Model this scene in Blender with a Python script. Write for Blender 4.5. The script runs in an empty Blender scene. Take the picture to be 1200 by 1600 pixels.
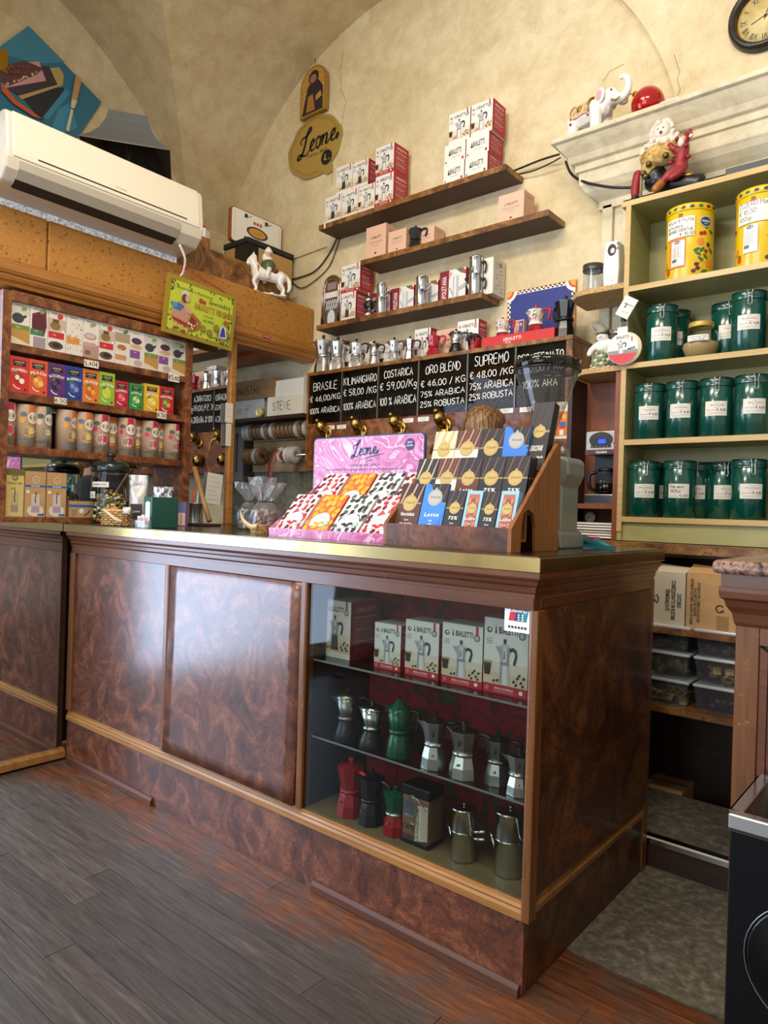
import bpy, bmesh, math, random
from mathutils import Vector, Matrix
random.seed(7)
S = bpy.context.scene
COL = S.collection
PI = math.pi

# ------------------------------------------------------------------ camera
CAM = Vector((0.792, -1.521, 1.15)); FPX = 1098.0
YAW, PIT, ROL = math.radians(129.75), math.radians(-.05), math.radians(1.76)
_f = Vector((math.cos(PIT)*math.cos(YAW), math.cos(PIT)*math.sin(YAW), math.sin(PIT)))
_r = _f.cross(Vector((0, 0, 1))).normalized(); _u = _r.cross(_f)
_R = math.cos(ROL)*_r + math.sin(ROL)*_u; _U = math.cos(ROL)*_u - math.sin(ROL)*_r
cd = bpy.data.cameras.new('camera'); cam = bpy.data.objects.new('camera', cd); COL.objects.link(cam)
cd.sensor_fit = 'VERTICAL'; cd.sensor_height = 36; cd.lens = FPX*36/1600; cd.clip_start = .05
cam.matrix_world = Matrix(((_R.x, _U.x, -_f.x, CAM.x), (_R.y, _U.y, -_f.y, CAM.y), (_R.z, _U.z, -_f.z, CAM.z), (0, 0, 0, 1)))
S.camera = cam

# ------------------------------------------------------------------ light
S.view_settings.view_transform = 'Standard'; S.view_settings.look = 'None'
S.view_settings.exposure = 0.15; S.view_settings.gamma = 1.0; S.view_settings.use_curve_mapping = False
w = bpy.data.worlds.new('world'); S.world = w; w.use_nodes = True
w.node_tree.nodes['Background'].inputs[0].default_value = (1, .95, .89, 1)
w.node_tree.nodes['Background'].inputs[1].default_value = .6
def area(name, loc, target, size, power, color, sy=None):
    l = bpy.data.lights.new(name, 'AREA'); l.energy = power; l.color = color
    l.shape = 'RECTANGLE'; l.size = size; l.size_y = sy or size
    o = bpy.data.objects.new(name, l); COL.objects.link(o); o.location = loc
    o.rotation_euler = (Vector(target)-Vector(loc)).to_track_quat('-Z', 'Y').to_euler()
    return o
WARM = (1, .88, .71)
area('ceiling_lamp', (-.9, -.8, 3.6), (-1.0, .3, 1), .9, 33, WARM, .25)
area('ceiling_lamp', (.5, -1.1, 3.6), (.1, .6, 1.6), .9, 29, WARM, .25)
area('ceiling_lamp', (-1.0, -2.6, 3.4), (-1.2, 1.4, 2.0), 1.2, 48, WARM, .3)
area('daylight_fill', (-.6, -4.3, 1.7), (-.8, 0, .9), 2.8, 75, (.76, .87, 1), 2.0)  # added cool fill behind the camera to lift the counter front and bay
area('daylight_door', (-2.9, -1.4, 1.3), (0, -1.0, 1.0), 1.8, 105, (.55, .72, 1), 2.3)

# ------------------------------------------------------------------ helpers
def at(px, py, **k):
    d = _R*(px-600) + _U*(800-py) + _f*FPX
    (a, v), = k.items(); i = 'xyz'.index(a)
    return CAM + d*((v-CAM[i])/d[i])
def lin(h):
    h = h.lstrip('#'); c = [int(h[i:i+2], 16)/255 for i in (0, 2, 4)]
    return tuple(x/12.92 if x <= .04045 else ((x+.055)/1.055)**2.4 for x in c) + (1,)
MATS = {}
def M(name, col='#888888', rough=.5, metal=0., coat=0., spec=.5, emit=0, sub=0):
    if name in MATS: return MATS[name]
    m = bpy.data.materials.new(name); m.use_nodes = True; b = m.node_tree.nodes['Principled BSDF']
    b.inputs['Base Color'].default_value = lin(col); b.inputs['Roughness'].default_value = rough
    b.inputs['Metallic'].default_value = metal; b.inputs['Coat Weight'].default_value = coat
    b.inputs['Specular IOR Level'].default_value = spec; b.inputs['Coat Roughness'].default_value = .12
    if emit: b.inputs['Emission Color'].default_value = lin(col); b.inputs['Emission Strength'].default_value = emit
    MATS[name] = m; return m
def pm(col, rough=.55):
    return M('print_'+col.lstrip('#')+('' if rough == .55 else '_%02d' % int(rough*100)), col, rough)
def nodes(m): return m.node_tree.nodes, m.node_tree.links, m.node_tree.nodes['Principled BSDF']
def N(m, t, **kw):
    n = m.node_tree.nodes.new(t)
    for k, v in kw.items():
        if k in n.inputs: n.inputs[k].default_value = v
        else: setattr(n, k, v)
    return n
def ramp(m, fac, stops):
    r = m.node_tree.nodes.new('ShaderNodeValToRGB'); e = r.color_ramp.elements
    while len(e) < len(stops): e.new(.5)
    for i, (p, c) in enumerate(stops): e[i].position = p; e[i].color = lin(c) if isinstance(c, str) else c
    m.node_tree.links.new(fac, r.inputs[0]); return r
def coord(m, kind='Object', scale=(1, 1, 1), rot=(0, 0, 0)):
    if kind == 'World': t = m.node_tree.nodes.new('ShaderNodeNewGeometry').outputs['Position']
    else: t = m.node_tree.nodes.new('ShaderNodeTexCoord').outputs[kind]
    mp = m.node_tree.nodes.new('ShaderNodeMapping'); mp.inputs['Scale'].default_value = scale; mp.inputs['Rotation'].default_value = rot
    m.node_tree.links.new(t, mp.inputs[0]); return mp.outputs[0]
def mixc(m, a, b, fac, mode='MIX'):
    x = m.node_tree.nodes.new('ShaderNodeMix'); x.data_type = 'RGBA'; x.blend_type = mode
    L = m.node_tree.links
    for s, v in ((0, fac), (6, a), (7, b)):
        if hasattr(v, 'links'): L.new(v, x.inputs[s])
        else: x.inputs[s].default_value = lin(v) if isinstance(v, str) else v
    return x.outputs[2]
def bump(m, h, strength=.2, dist=.01):
    n, L, b = nodes(m); k = n.new('ShaderNodeBump'); k.inputs['Strength'].default_value = strength; k.inputs['Distance'].default_value = dist
    L.new(h, k.inputs['Height']); L.new(k.outputs[0], b.inputs['Normal'])
def burl(name, dark, mid, light, scale=6, rough=.3, coat=.3, kind='World', spec=.5):
    m = M(name, mid, rough, 0, coat, spec); n, L, b = nodes(m); c = coord(m, kind)
    a = N(m, 'ShaderNodeTexNoise', Scale=scale, Detail=7, Roughness=.62, Distortion=1.6); L.new(c, a.inputs['Vector'])
    f = N(m, 'ShaderNodeTexNoise', Scale=scale*7, Detail=4, Roughness=.7, Distortion=2.2); L.new(c, f.inputs['Vector'])
    r = ramp(m, a.outputs[0], [(.3, dark), (.5, mid), (.68, light)])
    r2 = ramp(m, f.outputs[0], [(.36, (.25, .2, .18, 1)), (.52, (1, 1, 1, 1))])
    L.new(mixc(m, r.outputs[0], r2.outputs[0], .75, 'MULTIPLY'), b.inputs['Base Color'])
    return m
def grain(name, c1, c2, sc=(40, 40, 3), rough=.4, coat=.1, kind='World', wear=None):
    m = M(name, c1, rough, 0, coat); n, L, b = nodes(m); c = coord(m, kind, sc)
    a = N(m, 'ShaderNodeTexNoise', Scale=1, Detail=6, Roughness=.65, Distortion=.6); L.new(c, a.inputs['Vector'])
    col = ramp(m, a.outputs[0], [(.3, c1), (.7, c2)]).outputs[0]
    if wear:
        q = N(m, 'ShaderNodeTexNoise', Scale=55, Detail=3, Roughness=.7); L.new(coord(m, kind), q.inputs['Vector'])
        wr = ramp(m, q.outputs[0], [(.66, (0, 0, 0, 1)), (.74, (1, 1, 1, 1))])
        col = mixc(m, col, wear, wr.outputs[0])
    L.new(col, b.inputs['Base Color']); return m
def spotty(name, cols, scale=30, rough=.5, kind='Object', bumpy=0, detail=4, dist=.5):
    m = M(name, cols[0], rough); n, L, b = nodes(m); c = coord(m, kind)
    a = N(m, 'ShaderNodeTexNoise', Scale=scale, Detail=detail, Roughness=.6, Distortion=dist); L.new(c, a.inputs['Vector'])
    k = len(cols); r = ramp(m, a.outputs[0], [(.3+.4*i/(k-1), x) for i, x in enumerate(cols)])
    L.new(r.outputs[0], b.inputs['Base Color'])
    if bumpy: bump(m, a.outputs[0], bumpy)
    return m
def glass(name, tint='#f4f8f6', rough=.02, gl=1.0, ior=1.45, haze=0):
    if name in MATS: return MATS[name]
    m = M(name); n, L, b = nodes(m); n.remove(b); o = n['Material Output']
    t = N(m, 'ShaderNodeBsdfTransparent'); t.inputs[0].default_value = lin(tint)
    g = N(m, 'ShaderNodeBsdfGlossy'); g.inputs['Roughness'].default_value = rough
    fr = N(m, 'ShaderNodeLayerWeight'); p5 = N(m, 'ShaderNodeMath', operation='POWER'); L.new(fr.outputs['Facing'], p5.inputs[0]); p5.inputs[1].default_value = 4.0
    mu = N(m, 'ShaderNodeMath', operation='MULTIPLY_ADD'); L.new(p5.outputs[0], mu.inputs[0]); mu.inputs[1].default_value = .55*gl; mu.inputs[2].default_value = .025*gl
    x = n.new('ShaderNodeMixShader'); L.new(mu.outputs[0], x.inputs[0]); L.new(t.outputs[0], x.inputs[1]); L.new(g.outputs[0], x.inputs[2])
    if haze:
        d = N(m, 'ShaderNodeBsdfDiffuse'); d.inputs[0].default_value = (.75, .76, .78, 1); y = n.new('ShaderNodeMixShader'); y.inputs[0].default_value = haze
        L.new(x.outputs[0], y.inputs[1]); L.new(d.outputs[0], y.inputs[2]); x = y
    L.new(x.outputs[0], o.inputs[0]); return m

class MB:
    def __init__(s): s.v = []; s.f = []; s.m = []; s.sm = []; s.mats = []
    def mi(s, m):
        if m not in s.mats: s.mats.append(m)
        return s.mats.index(m)
    def add(s, vs, fs, m, smooth=False):
        o = len(s.v); i = s.mi(m); s.v += [tuple(v) for v in vs]
        for f in fs: s.f.append([o+k for k in f]); s.m.append(i); s.sm.append(smooth)
        return s
    def box(s, x0, x1, y0, y1, z0, z1, m):
        return s.add([(x, y, z) for z in (z0, z1) for y in (y0, y1) for x in (x0, x1)],
                     [(0, 2, 3, 1), (4, 5, 7, 6), (0, 1, 5, 4), (2, 6, 7, 3), (0, 4, 6, 2), (1, 3, 7, 5)], m)
    def lathe(s, prof, n, m, c=(0, 0, 0), smooth=True, rot=0, sx=1, sy=1, caps=True, flat=False):
        vs = []; fs = []
        for r, z in prof:
            for k in range(n):
                a = 2*PI*k/n+rot; vs.append((c[0]+r*sx*math.cos(a), c[1]+r*sy*math.sin(a), c[2]+z))
        for i in range(len(prof)-1):
            for k in range(n):
                k2 = (k+1) % n; fs.append((i*n+k, i*n+k2, (i+1)*n+k2, (i+1)*n+k))
        if caps:
            fs.append(tuple(range(n-1, -1, -1))); fs.append(tuple((len(prof)-1)*n+k for k in range(n)))
        return s.add(vs, fs, m, smooth and not flat)
    def tube(s, pts, r, m, n=8, closed=False, caps=True):
        pts = [Vector(p) for p in pts]; rs = r if isinstance(r, (list, tuple)) else [r]*len(pts)
        vs = []; fs = []; prev = None; L = len(pts)
        for i, p in enumerate(pts):
            t = (pts[(i+1) % L]-pts[i-1]) if (closed or 0 < i < L-1) else (pts[1]-pts[0] if i == 0 else pts[-1]-pts[-2])
            t.normalize()
            if prev is None: a = t.orthogonal().normalized()
            else: a = (prev-t*prev.dot(t)); a = a.normalized() if a.length > 1e-6 else t.orthogonal().normalized()
            prev = a; b = t.cross(a)
            for k in range(n):
                q = 2*PI*k/n; vs.append(p+(a*math.cos(q)+b*math.sin(q))*rs[i])
        for i in range(L if closed else L-1):
            j = (i+1) % L
            for k in range(n):
                k2 = (k+1) % n; fs.append((i*n+k, i*n+k2, j*n+k2, j*n+k))
        if caps and not closed: fs.append(tuple(range(n-1, -1, -1))); fs.append(tuple((L-1)*n+k for k in range(n)))
        return s.add(vs, fs, m, True)
    def prism(s, poly, a, b, m, axis='y', smooth=False):
        """polygon in the two other axes, extruded from a to b along axis"""
        def mk(u, v, w): return {'x': (w, u, v), 'y': (u, w, v), 'z': (u, v, w)}[axis]
        n = len(poly); vs = [mk(u, v, a) for u, v in poly]+[mk(u, v, b) for u, v in poly]
        fs = [tuple(range(n)), tuple(range(2*n-1, n-1, -1))]
        s.add(vs, fs, m)
        return s.add(vs, [(k, n+k, n+(k+1) % n, (k+1) % n) for k in range(n)], m, smooth)
    def ball(s, c, r, m, seg=12, rings=8):
        r = r if isinstance(r, (tuple, list)) else (r, r, r); vs = []; fs = []
        for i in range(rings+1):
            t = PI*i/rings
            for k in range(seg):
                a = 2*PI*k/seg; vs.append((c[0]+r[0]*math.sin(t)*math.cos(a), c[1]+r[1]*math.sin(t)*math.sin(a), c[2]-r[2]*math.cos(t)))
        for i in range(rings):
            for k in range(seg):
                k2 = (k+1) % seg; fs.append((i*seg+k, i*seg+k2, (i+1)*seg+k2, (i+1)*seg+k))
        return s.add(vs, fs, m, True)
    def xf(s, mat, start=0):
        for i in range(start, len(s.v)): s.v[i] = tuple(mat @ Vector(s.v[i]))
        return s
    def build(s, name, parent=None, loc=None, rz=0, bev=0, seg=2):
        me = bpy.data.meshes.new(name); me.from_pydata(s.v, [], s.f)
        for m in s.mats: me.materials.append(m)
        me.polygons.foreach_set('material_index', s.m); me.polygons.foreach_set('use_smooth', s.sm)
        bm = bmesh.new(); bm.from_mesh(me); bmesh.ops.remove_doubles(bm, verts=bm.verts, dist=1e-6) if not getattr(s, 'flatprint', 0) else None
        if not getattr(s, 'flatprint', 0): bmesh.ops.recalc_face_normals(bm, faces=bm.faces)
        bm.to_mesh(me); bm.free()
        o = bpy.data.objects.new(name, me); COL.objects.link(o)
        if parent: o.parent = parent
        if loc is not None: o.location = loc
        if rz: o.rotation_euler = (0, 0, rz)
        if bev:
            b = o.modifiers.new('bevel', 'BEVEL'); b.width = bev; b.segments = seg; b.limit_method = 'ANGLE'; b.angle_limit = .6
        return o
def remesh(o, voxel=.006, it=4):
    r = o.modifiers.new('remesh', 'REMESH'); r.mode = 'VOXEL'; r.voxel_size = voxel; r.use_smooth_shade = True
    k = o.modifiers.new('smooth', 'SMOOTH'); k.iterations = it; k.factor = .5
    return o
def tag(o, label, cat, group=None):
    o['label'] = label; o['category'] = cat
    if group: o['group'] = group
    return o
def thing(name, label, cat, loc=(0, 0, 0), rz=0, group=None):
    o = bpy.data.objects.new(name, None); COL.objects.link(o); o.empty_display_size = .02
    o.location = loc; o.rotation_euler = (0, 0, rz); return tag(o, label, cat, group)
def struct(o): o['kind'] = 'structure'; return o
def stuff(o): o['kind'] = 'stuff'; return o
def dup(root, loc=None, rz=None, label=None, group=None, scale=None):
    r = root.copy(); COL.objects.link(r)
    if loc is not None: r.location = loc
    if rz is not None: r.rotation_euler = (0, 0, rz)
    if scale is not None: r.scale = scale
    if label: r['label'] = label
    if group: r['group'] = group
    for ch in list(root.children):
        c = ch.copy(); COL.objects.link(c); c.parent = r
        for g in list(ch.children):
            d = g.copy(); COL.objects.link(d); d.parent = c
    return r

# ---- printed lettering: glyph outlines of Blender's own font
GLY = {}
def load_glyphs():
    chars = 'ABCDEFGHIJKLMNOPQRSTUVWXYZabcdefghijklmnopqrstuvwxyz0123456789%€,.&+\'-/°àé()!:'
    obs = []
    for bold in (0, 1):
        for ch in chars:
            c = bpy.data.curves.new('g', 'FONT'); c.body = ch; c.size = 1; c.resolution_u = 2; c.offset = .022 if bold else 0; c.fill_mode = 'FRONT'
            o = bpy.data.objects.new('g', c); COL.objects.link(o); obs.append((bold, ch, o, c))
    dg = bpy.context.evaluated_depsgraph_get()
    for bold, ch, o, c in obs:
        me = o.evaluated_get(dg).to_mesh(); vs = [(v.co.x, v.co.y) for v in me.vertices]; fs = [tuple(p.vertices) for p in me.polygons]
        x0 = min((v[0] for v in vs), default=0); x1 = max((v[0] for v in vs), default=.3)
        GLY[bold, ch] = ([(v[0]-x0, v[1]) for v in vs], fs, x1-x0)
        o.to_mesh_clear()
    for bold, ch, o, c in obs: bpy.data.objects.remove(o); bpy.data.curves.remove(c)
load_glyphs()
CAPH = max(v[1] for v in GLY[0, 'H'][0])
# ---- handwriting: single strokes on a 4 x 6 grid
HF = {'A': '0,0 2,6 4,0|.8,2.2 3.2,2.2', 'B': '0,0 0,6 2.6,6 3.5,5.1 3.3,3.8 2.4,3.2 0,3.2|2.4,3.2 3.8,2.4 3.8,.9 2.6,0 0,0', 'C': '3.8,5 2.6,6 1,5.6 0,3.5 .2,1.5 1.4,0 3,.1 3.9,1',
 'D': '0,0 0,6 2,5.8 3.8,4 3.8,2 2,.1 0,0', 'E': '3.4,6 0,6 0,0 3.5,0|0,3.1 2.8,3.1', 'F': '3.4,6 0,6 0,0|0,3.1 2.6,3.1', 'G': '3.8,5 2.5,6 .8,5.4 0,3.2 .5,1 2,0 3.8,.6 3.8,2.6 2.2,2.6',
 'H': '0,0 0,6|3.6,0 3.6,6|0,3 3.6,3', 'I': '1,0 1,6', 'J': '3,6 3,1 2,0 .6,.3', 'K': '0,0 0,6|3.7,6 0,2.6|1.2,3.6 3.8,0', 'L': '0,6 0,0 3.2,0', 'M': '0,0 .4,6 2.2,2.4 4,6 4.4,0', 'N': '0,0 0,6 3.6,0 3.6,6',
 'O': '2,6 .5,5 0,3 .6,.8 2,0 3.5,1 4,3 3.4,5.2 2,6', 'P': '0,0 0,6 2.6,6 3.7,5 3.6,3.6 2.4,2.8 0,2.8', 'Q': '2,6 .5,5 0,3 .6,.8 2,0 3.5,1 4,3 3.4,5.2 2,6|2.6,1.4 4,-.4', 'R': '0,0 0,6 2.6,6 3.6,5 3.4,3.6 2.4,2.9 0,2.9|1.7,2.9 3.8,0',
 'S': '3.6,5.2 2.4,6 .8,5.6 .3,4.4 1.4,3.4 2.8,2.7 3.6,1.6 2.8,.2 1.2,0 .1,.9', 'T': '2,0 2,6|0,6 4,6', 'U': '0,6 .1,1.4 1.4,0 2.8,.2 3.6,1.6 3.6,6', 'V': '0,6 2,0 4,6', 'W': '0,6 1.1,0 2.3,4 3.5,0 4.6,6', 'X': '0,0 3.8,6|0,6 3.8,0', 'Y': '0,6 2,3 4,6|2,3 2,0', 'Z': '0,6 3.8,6 0,0 3.8,0',
 '0': '1.7,6 .3,5 0,3 .4,.8 1.6,0 3,1 3.4,3 3,5.2 1.7,6', '1': '.3,4.4 1.6,6 1.6,0', '2': '.2,4.8 1.4,6 3,5.6 3.2,4.2 0,0 3.5,0', '3': '.2,5.4 1.8,6 3.2,5 2.8,3.6 1.4,3.2 3,2.8 3.4,1.2 2,0 .2,.5', '4': '2.4,0 2.4,6 0,1.8 3.6,1.8', '5': '3.2,6 .6,6 .3,3.4 2,3.7 3.4,2.4 3,.7 1.6,0 .1,.5', '6': '3,5.8 1.2,4.6 .2,2.4 .6,.5 2,0 3.2,1 3,2.6 1.8,3.2 .4,2.2', '7': '0,6 3.4,6 1.2,0', '8': '1.7,3.2 .4,4.4 .8,5.8 2.4,6 3.2,5 2.4,3.6 .6,2.4 .2,1 1.4,0 2.8,.3 3.2,1.6 1.7,3.2', '9': '3.1,4.4 1.8,3 .4,3.8 .4,5.2 1.8,6 3,5.2 3.1,3 2.2,0',
 '€': '3.8,5.2 2.6,6 1.2,5.2 .8,3 1.4,.6 2.8,0 3.8,.8|0,3.6 2.8,3.6|0,2.4 2.6,2.4', '%': '.4,4 1.2,5.6 .2,5.8 0,4.6 .4,4|3.6,6 .4,0|3.4,.2 4,1.4 3.2,2 2.8,1 3.4,.2', '/': '0,-.6 2.4,6.6', ',': '.6,.6 .2,-1', '.': '.3,0 .5,.4', '"': '.2,6 .2,4.8|1,6 1,4.8', "'": '.4,6 .3,4.8', '-': '0,3 2,3',
 'a': '2.6,3.4 1,3.8 0,2 .6,.2 1.8,.4 2.6,3|2.6,3.6 2.6,.6 3.2,0', 'b': '0,6 0,0 1.8,0 2.6,1.6 2,3.2 0,2.8', 'c': '2.4,3.2 1,3.8 0,2 .8,.2 2.4,.6', 'd': '2.6,6 2.6,0|2.6,3 1,3.6 0,1.8 .8,.1 2.6,1', 'e': '0,2 2.5,2.2 1.6,3.8 .2,2.8 .2,.8 1.4,0 2.6,.7', 'f': '2.4,5.6 1.4,6 .9,5 .9,0|0,3.6 2,3.6', 'g': '2.5,3.2 1,3.8 0,2.2 1,.6 2.5,1.4|2.5,3.6 2.4,-1.4 1,-2 0,-1.2', 'i': '.4,3.6 .4,0|.4,5 .5,5.3', 'k': '0,6 0,0|2.2,3.6 0,1.6 2.4,0', 'l': '.4,6 .4,.4 1,0', 'm': '0,0 0,3.6|0,2.6 1,3.8 1.6,3 1.6,0|1.6,2.8 2.6,3.8 3.2,3 3.2,0', 'n': '0,0 0,3.6|0,2.6 1.4,3.8 2.2,3 2.2,0', 'o': '1.3,3.8 .2,3 0,1.6 .8,.1 2,.4 2.6,2 2.2,3.4 1.3,3.8', 'p': '0,3.6 0,-2|0,3 1.6,3.8 2.6,2.4 1.8,.4 0,.8', 'r': '0,3.6 0,0|0,2.4 1,3.6 2,3.4', 's': '2.2,3.4 .8,3.8 .2,2.8 1.8,1.6 2,.6 .8,0 0,.5', 't': '.9,5.4 .9,.6 1.8,0|0,3.6 2,3.6', 'u': '0,3.6 .2,.6 1.2,0 2.2,.8|2.3,3.6 2.3,.4 2.8,0', 'v': '0,3.6 1.2,0 2.4,3.6', 'z': '0,3.6 2.4,3.6 0,0 2.5,0', 'è': '0,2 2.5,2.2 1.6,3.8 .2,2.8 .2,.8 1.4,0 2.6,.7|.6,5.8 1.6,4.8', 'x': '0,0 2.4,3.6|0,3.6 2.4,0'}
HF = {k: [[tuple(map(float, q.split(','))) for q in st.split()] for st in v.split('|')] for k, v in HF.items()}

def spline(pts, k=6):
    P = [Vector(p) for p in pts]; out = []
    for i in range(len(P)-1):
        a, b, c, d = P[max(i-1, 0)], P[i], P[i+1], P[min(i+2, len(P)-1)]
        for j in range(k):
            t = j/k; out.append(.5*((2*b)+(c-a)*t+(2*a-5*b+4*c-d)*t*t+(3*b-a-3*c+d)*t**3))
    out.append(P[-1]); return out

class D:
    """flat print laid on a face: u right, v up; every shape is a sliver above the one before"""
    def __init__(s, o=(0, 0, 0), U=(1, 0, 0), V=(0, 0, 1), Nn=(0, -1, 0), base=.0003, step=.00008, mapf=None):
        s.o, s.U, s.V, s.N = Vector(o), Vector(U), Vector(V), Vector(Nn); s.h = base; s.st = step; s.mb = MB(); s.mb.flatprint = 1; s.mapf = mapf
    def p(s, u, v): return s.mapf(u, v, s.h) if s.mapf else s.o+s.U*u+s.V*v+s.N*s.h
    def raw(s, pts, fs, col): s.mb.add([s.p(*q) for q in pts], fs, col if not isinstance(col, str) else pm(col))
    def up(s): s.h += s.st
    def poly(s, pts, col):
        pts = list(pts); a = sum(pts[i][0]*pts[(i+1) % len(pts)][1]-pts[(i+1) % len(pts)][0]*pts[i][1] for i in range(len(pts)))
        if a < 0: pts.reverse()
        s.raw(pts, [tuple(range(len(pts)))], col); s.up()
    def rect(s, u0, v0, u1, v1, col, nu=1):
        for i in range(nu):
            a = u0+(u1-u0)*i/nu; b = u0+(u1-u0)*(i+1)/nu
            s.raw([(a, v0), (b, v0), (b, v1), (a, v1)], [(0, 1, 2, 3)], col)
        s.up()
    def circ(s, u, v, r, col, ry=None, n=16, rot=0):
        ry = ry or r; c, q = math.cos(rot), math.sin(rot)
        s.poly([(u+r*math.cos(2*PI*k/n)*c-ry*math.sin(2*PI*k/n)*q, v+r*math.cos(2*PI*k/n)*q+ry*math.sin(2*PI*k/n)*c) for k in range(n)], col)
    def stroke(s, pts, w, col):
        pts = [Vector((p[0], p[1])) for p in pts]; n = len(pts); ws = w if isinstance(w, (list, tuple)) else [w]*n; L = []; Rr = []
        for i, p in enumerate(pts):
            t = pts[min(i+1, n-1)]-pts[max(i-1, 0)]
            if t.length < 1e-9: t = Vector((1, 0))
            t.normalize(); q = Vector((-t.y, t.x))*ws[i]/2; L.append(p+q); Rr.append(p-q)
        s.raw([tuple(x) for x in L+Rr], [(i, n+i, n+i+1, i+1) for i in range(n-1)], col); s.up()
    def text(s, t, u, v, h, col, bold=0, w=None, align='c', slant=0, sx=1, arc=None):
        """h = cap height, w = fit to this width"""
        k = h/CAPH; x = 0; items = []
        for ch in t:
            if ch == ' ': x += .3; continue
            g = GLY.get((bold, ch)) or GLY[bold, '-']; items.append((g, x)); x += g[2]+.09
        tot = max(x-.09, .01)*k*sx
        if w: sx *= w/tot; tot = w
        u0 = u-tot/2 if align == 'c' else (u if align == 'l' else u-tot)
        for g, gx in items:
            pts = [(u0+(gx+a)*k*sx+b*k*slant, v+b*k) for a, b in g[0]]
            if arc:
                pts = [(u+(arc+(b-v))*math.sin((a-u)/arc), v-arc+(arc+(b-v))*math.cos((a-u)/arc)) for a, b in pts]
            s.raw(pts, g[1], col)
        s.up()
    def hand(s, t, u, v, h, col, wd=None, w=None, align='l', jit=.35, slope=0, rng=random.Random(3)):
        k = h/6; wd = wd or h*.1; x = 0; it = []
        for ch in t:
            if ch == ' ': x += 2.6; continue
            g = HF.get(ch) or HF.get(ch.upper()) or HF['-']; it.append((g, x)); x += max(p[0] for st in g for p in st)+1.3
        tot = (x-1.3)*k; sx = 1
        if w: sx = w/tot; tot = w
        u0 = u-tot/2 if align == 'c' else u
        for g, gx in it:
            dy = rng.uniform(-jit, jit)
            for st in g:
                pts = [(u0+(gx+a+rng.uniform(-.12, .12))*k*sx, v+(b+dy+rng.uniform(-.12, .12))*k) for a, b in st]
                pts = [(a, b+slope*(a-u0)) for a, b in pts]
                if len(pts) > 3: pts = [tuple(q) for q in spline(pts, 2)]
                s.stroke(pts, wd, col); s.h -= s.st
        s.up()
    def build(s, name, parent): return s.mb.build(name, parent)
ORD = ['first', 'second', 'third', 'fourth', 'fifth', 'sixth', 'seventh', 'eighth', 'ninth', 'tenth', 'eleventh', 'twelfth', 'thirteenth', 'fourteenth', 'fifteenth', 'sixteenth', 'seventeenth', 'eighteenth', 'nineteenth', 'twentieth']
# ------------------------------------------------------------------ materials
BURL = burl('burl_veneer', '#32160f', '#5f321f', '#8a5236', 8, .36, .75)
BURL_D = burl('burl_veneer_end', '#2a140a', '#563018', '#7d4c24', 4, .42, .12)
BURL_S = burl('burl_shelf', '#4a2a12', '#835528', '#aa7c44', 9, .42, .1)
BURL_L = burl('burl_case', '#42200f', '#784222', '#a46a3a', 11, .4, .15)
BURL.node_tree.nodes['Principled BSDF'].inputs['Coat Roughness'].default_value = .2
WOODM = grain('moulding_wood', '#4a2410', '#6a3a1a', (3, 40, 60), .32, .3, wear='#8d5a2a')
WOODV = grain('post_wood', '#54300f', '#7a4a20', (60, 60, 4), .38, .2, wear='#9c6a34')
WOODL = grain('light_rail_wood', '#7c5024', '#a6733a', (3, 30, 50), .4, .2)
WOODT = grain('honey_trim', '#8a5720', '#b4772f', (50, 3, 50), .38, .25)
WOODK = grain('dark_wood', '#24140b', '#3d2313', (4, 40, 40), .5)
WOODD = grain('display_wood', '#6a3512', '#8f5524', (50, 50, 5), .42, .15)
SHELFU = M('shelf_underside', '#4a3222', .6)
PLAST = None
def plaster(name, a, b_, c_, d_):
    m = M(name, b_, .9, spec=.2); n, L, b = nodes(m); c = coord(m, 'World')
    x = N(m, 'ShaderNodeTexNoise', Scale=1.5, Detail=9, Roughness=.68, Distortion=.3); L.new(c, x.inputs['Vector'])
    y = N(m, 'ShaderNodeTexNoise', Scale=9, Detail=9, Roughness=.72, Distortion=.25); L.new(c, y.inputs['Vector'])
    r = ramp(m, x.outputs[0], [(.3, a), (.5, b_), (.7, c_)]); r2 = ramp(m, y.outputs[0], [(.3, d_), (.62, (1, 1, 1, 1))])
    L.new(mixc(m, r.outputs[0], r2.outputs[0], .55, 'MULTIPLY'), b.inputs['Base Color']); bump(m, y.outputs[0], .3, .01); return m
PLAST = plaster('wall_plaster', '#d2c29c', '#decfab', '#e8dcbd', '#cdbd9a')
PLASTV = plaster('vault_plaster', '#c8b792', '#d6c6a2', '#e1d4b4', '#c6b693')
STONE = spotty('carved_stone', ['#b3a68a', '#c9bd9f', '#d8cdb0'], 9, .85, 'World', .35)
BRASS = M('brass', '#b08d4a', .28, 1); BRASSE = spotty('worn_brass_edge', ['#8f7a48', '#b7a06a', '#a89a78'], 3, .24, 'World'); BRASSE.node_tree.nodes['Principled BSDF'].inputs['Metallic'].default_value = 1
TOPM = M('counter_top_metal', '#7d725e', .22, 1)
STEEL = M('polished_steel', '#c9c9c6', .16, 1); ALU = M('cast_aluminium', '#cfcfcd', .24, 1); ALUD = M('dark_aluminium', '#9a9a98', .3, 1)
BLACKP = M('black_plastic', '#0d0d0e', .35); REDP = M('red_plastic', '#b5121b', .32); GREYM = M('grinder_paint', '#7d7f76', .36, .25, .2)
REDL = M('red_lacquer', '#a3101c', .28, .25, .4); GREENL = M('green_lacquer', '#0b5a3c', .28, .25, .4); BLACKL = M('black_lacquer', '#101116', .3, .3, .3)
TINGREEN = M('tin_green', '#07463a', .2, .1, .5)
WHITE = M('white_card', '#e6e1d8', .6); PORC = M('porcelain', '#ece7dc', .18, 0, .4); KRAFT = spotty('kraft_board', ['#b58d5c', '#c29a68'], 30, .8); CARDW = M('white_board', '#d9d2c4', .7)
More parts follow.
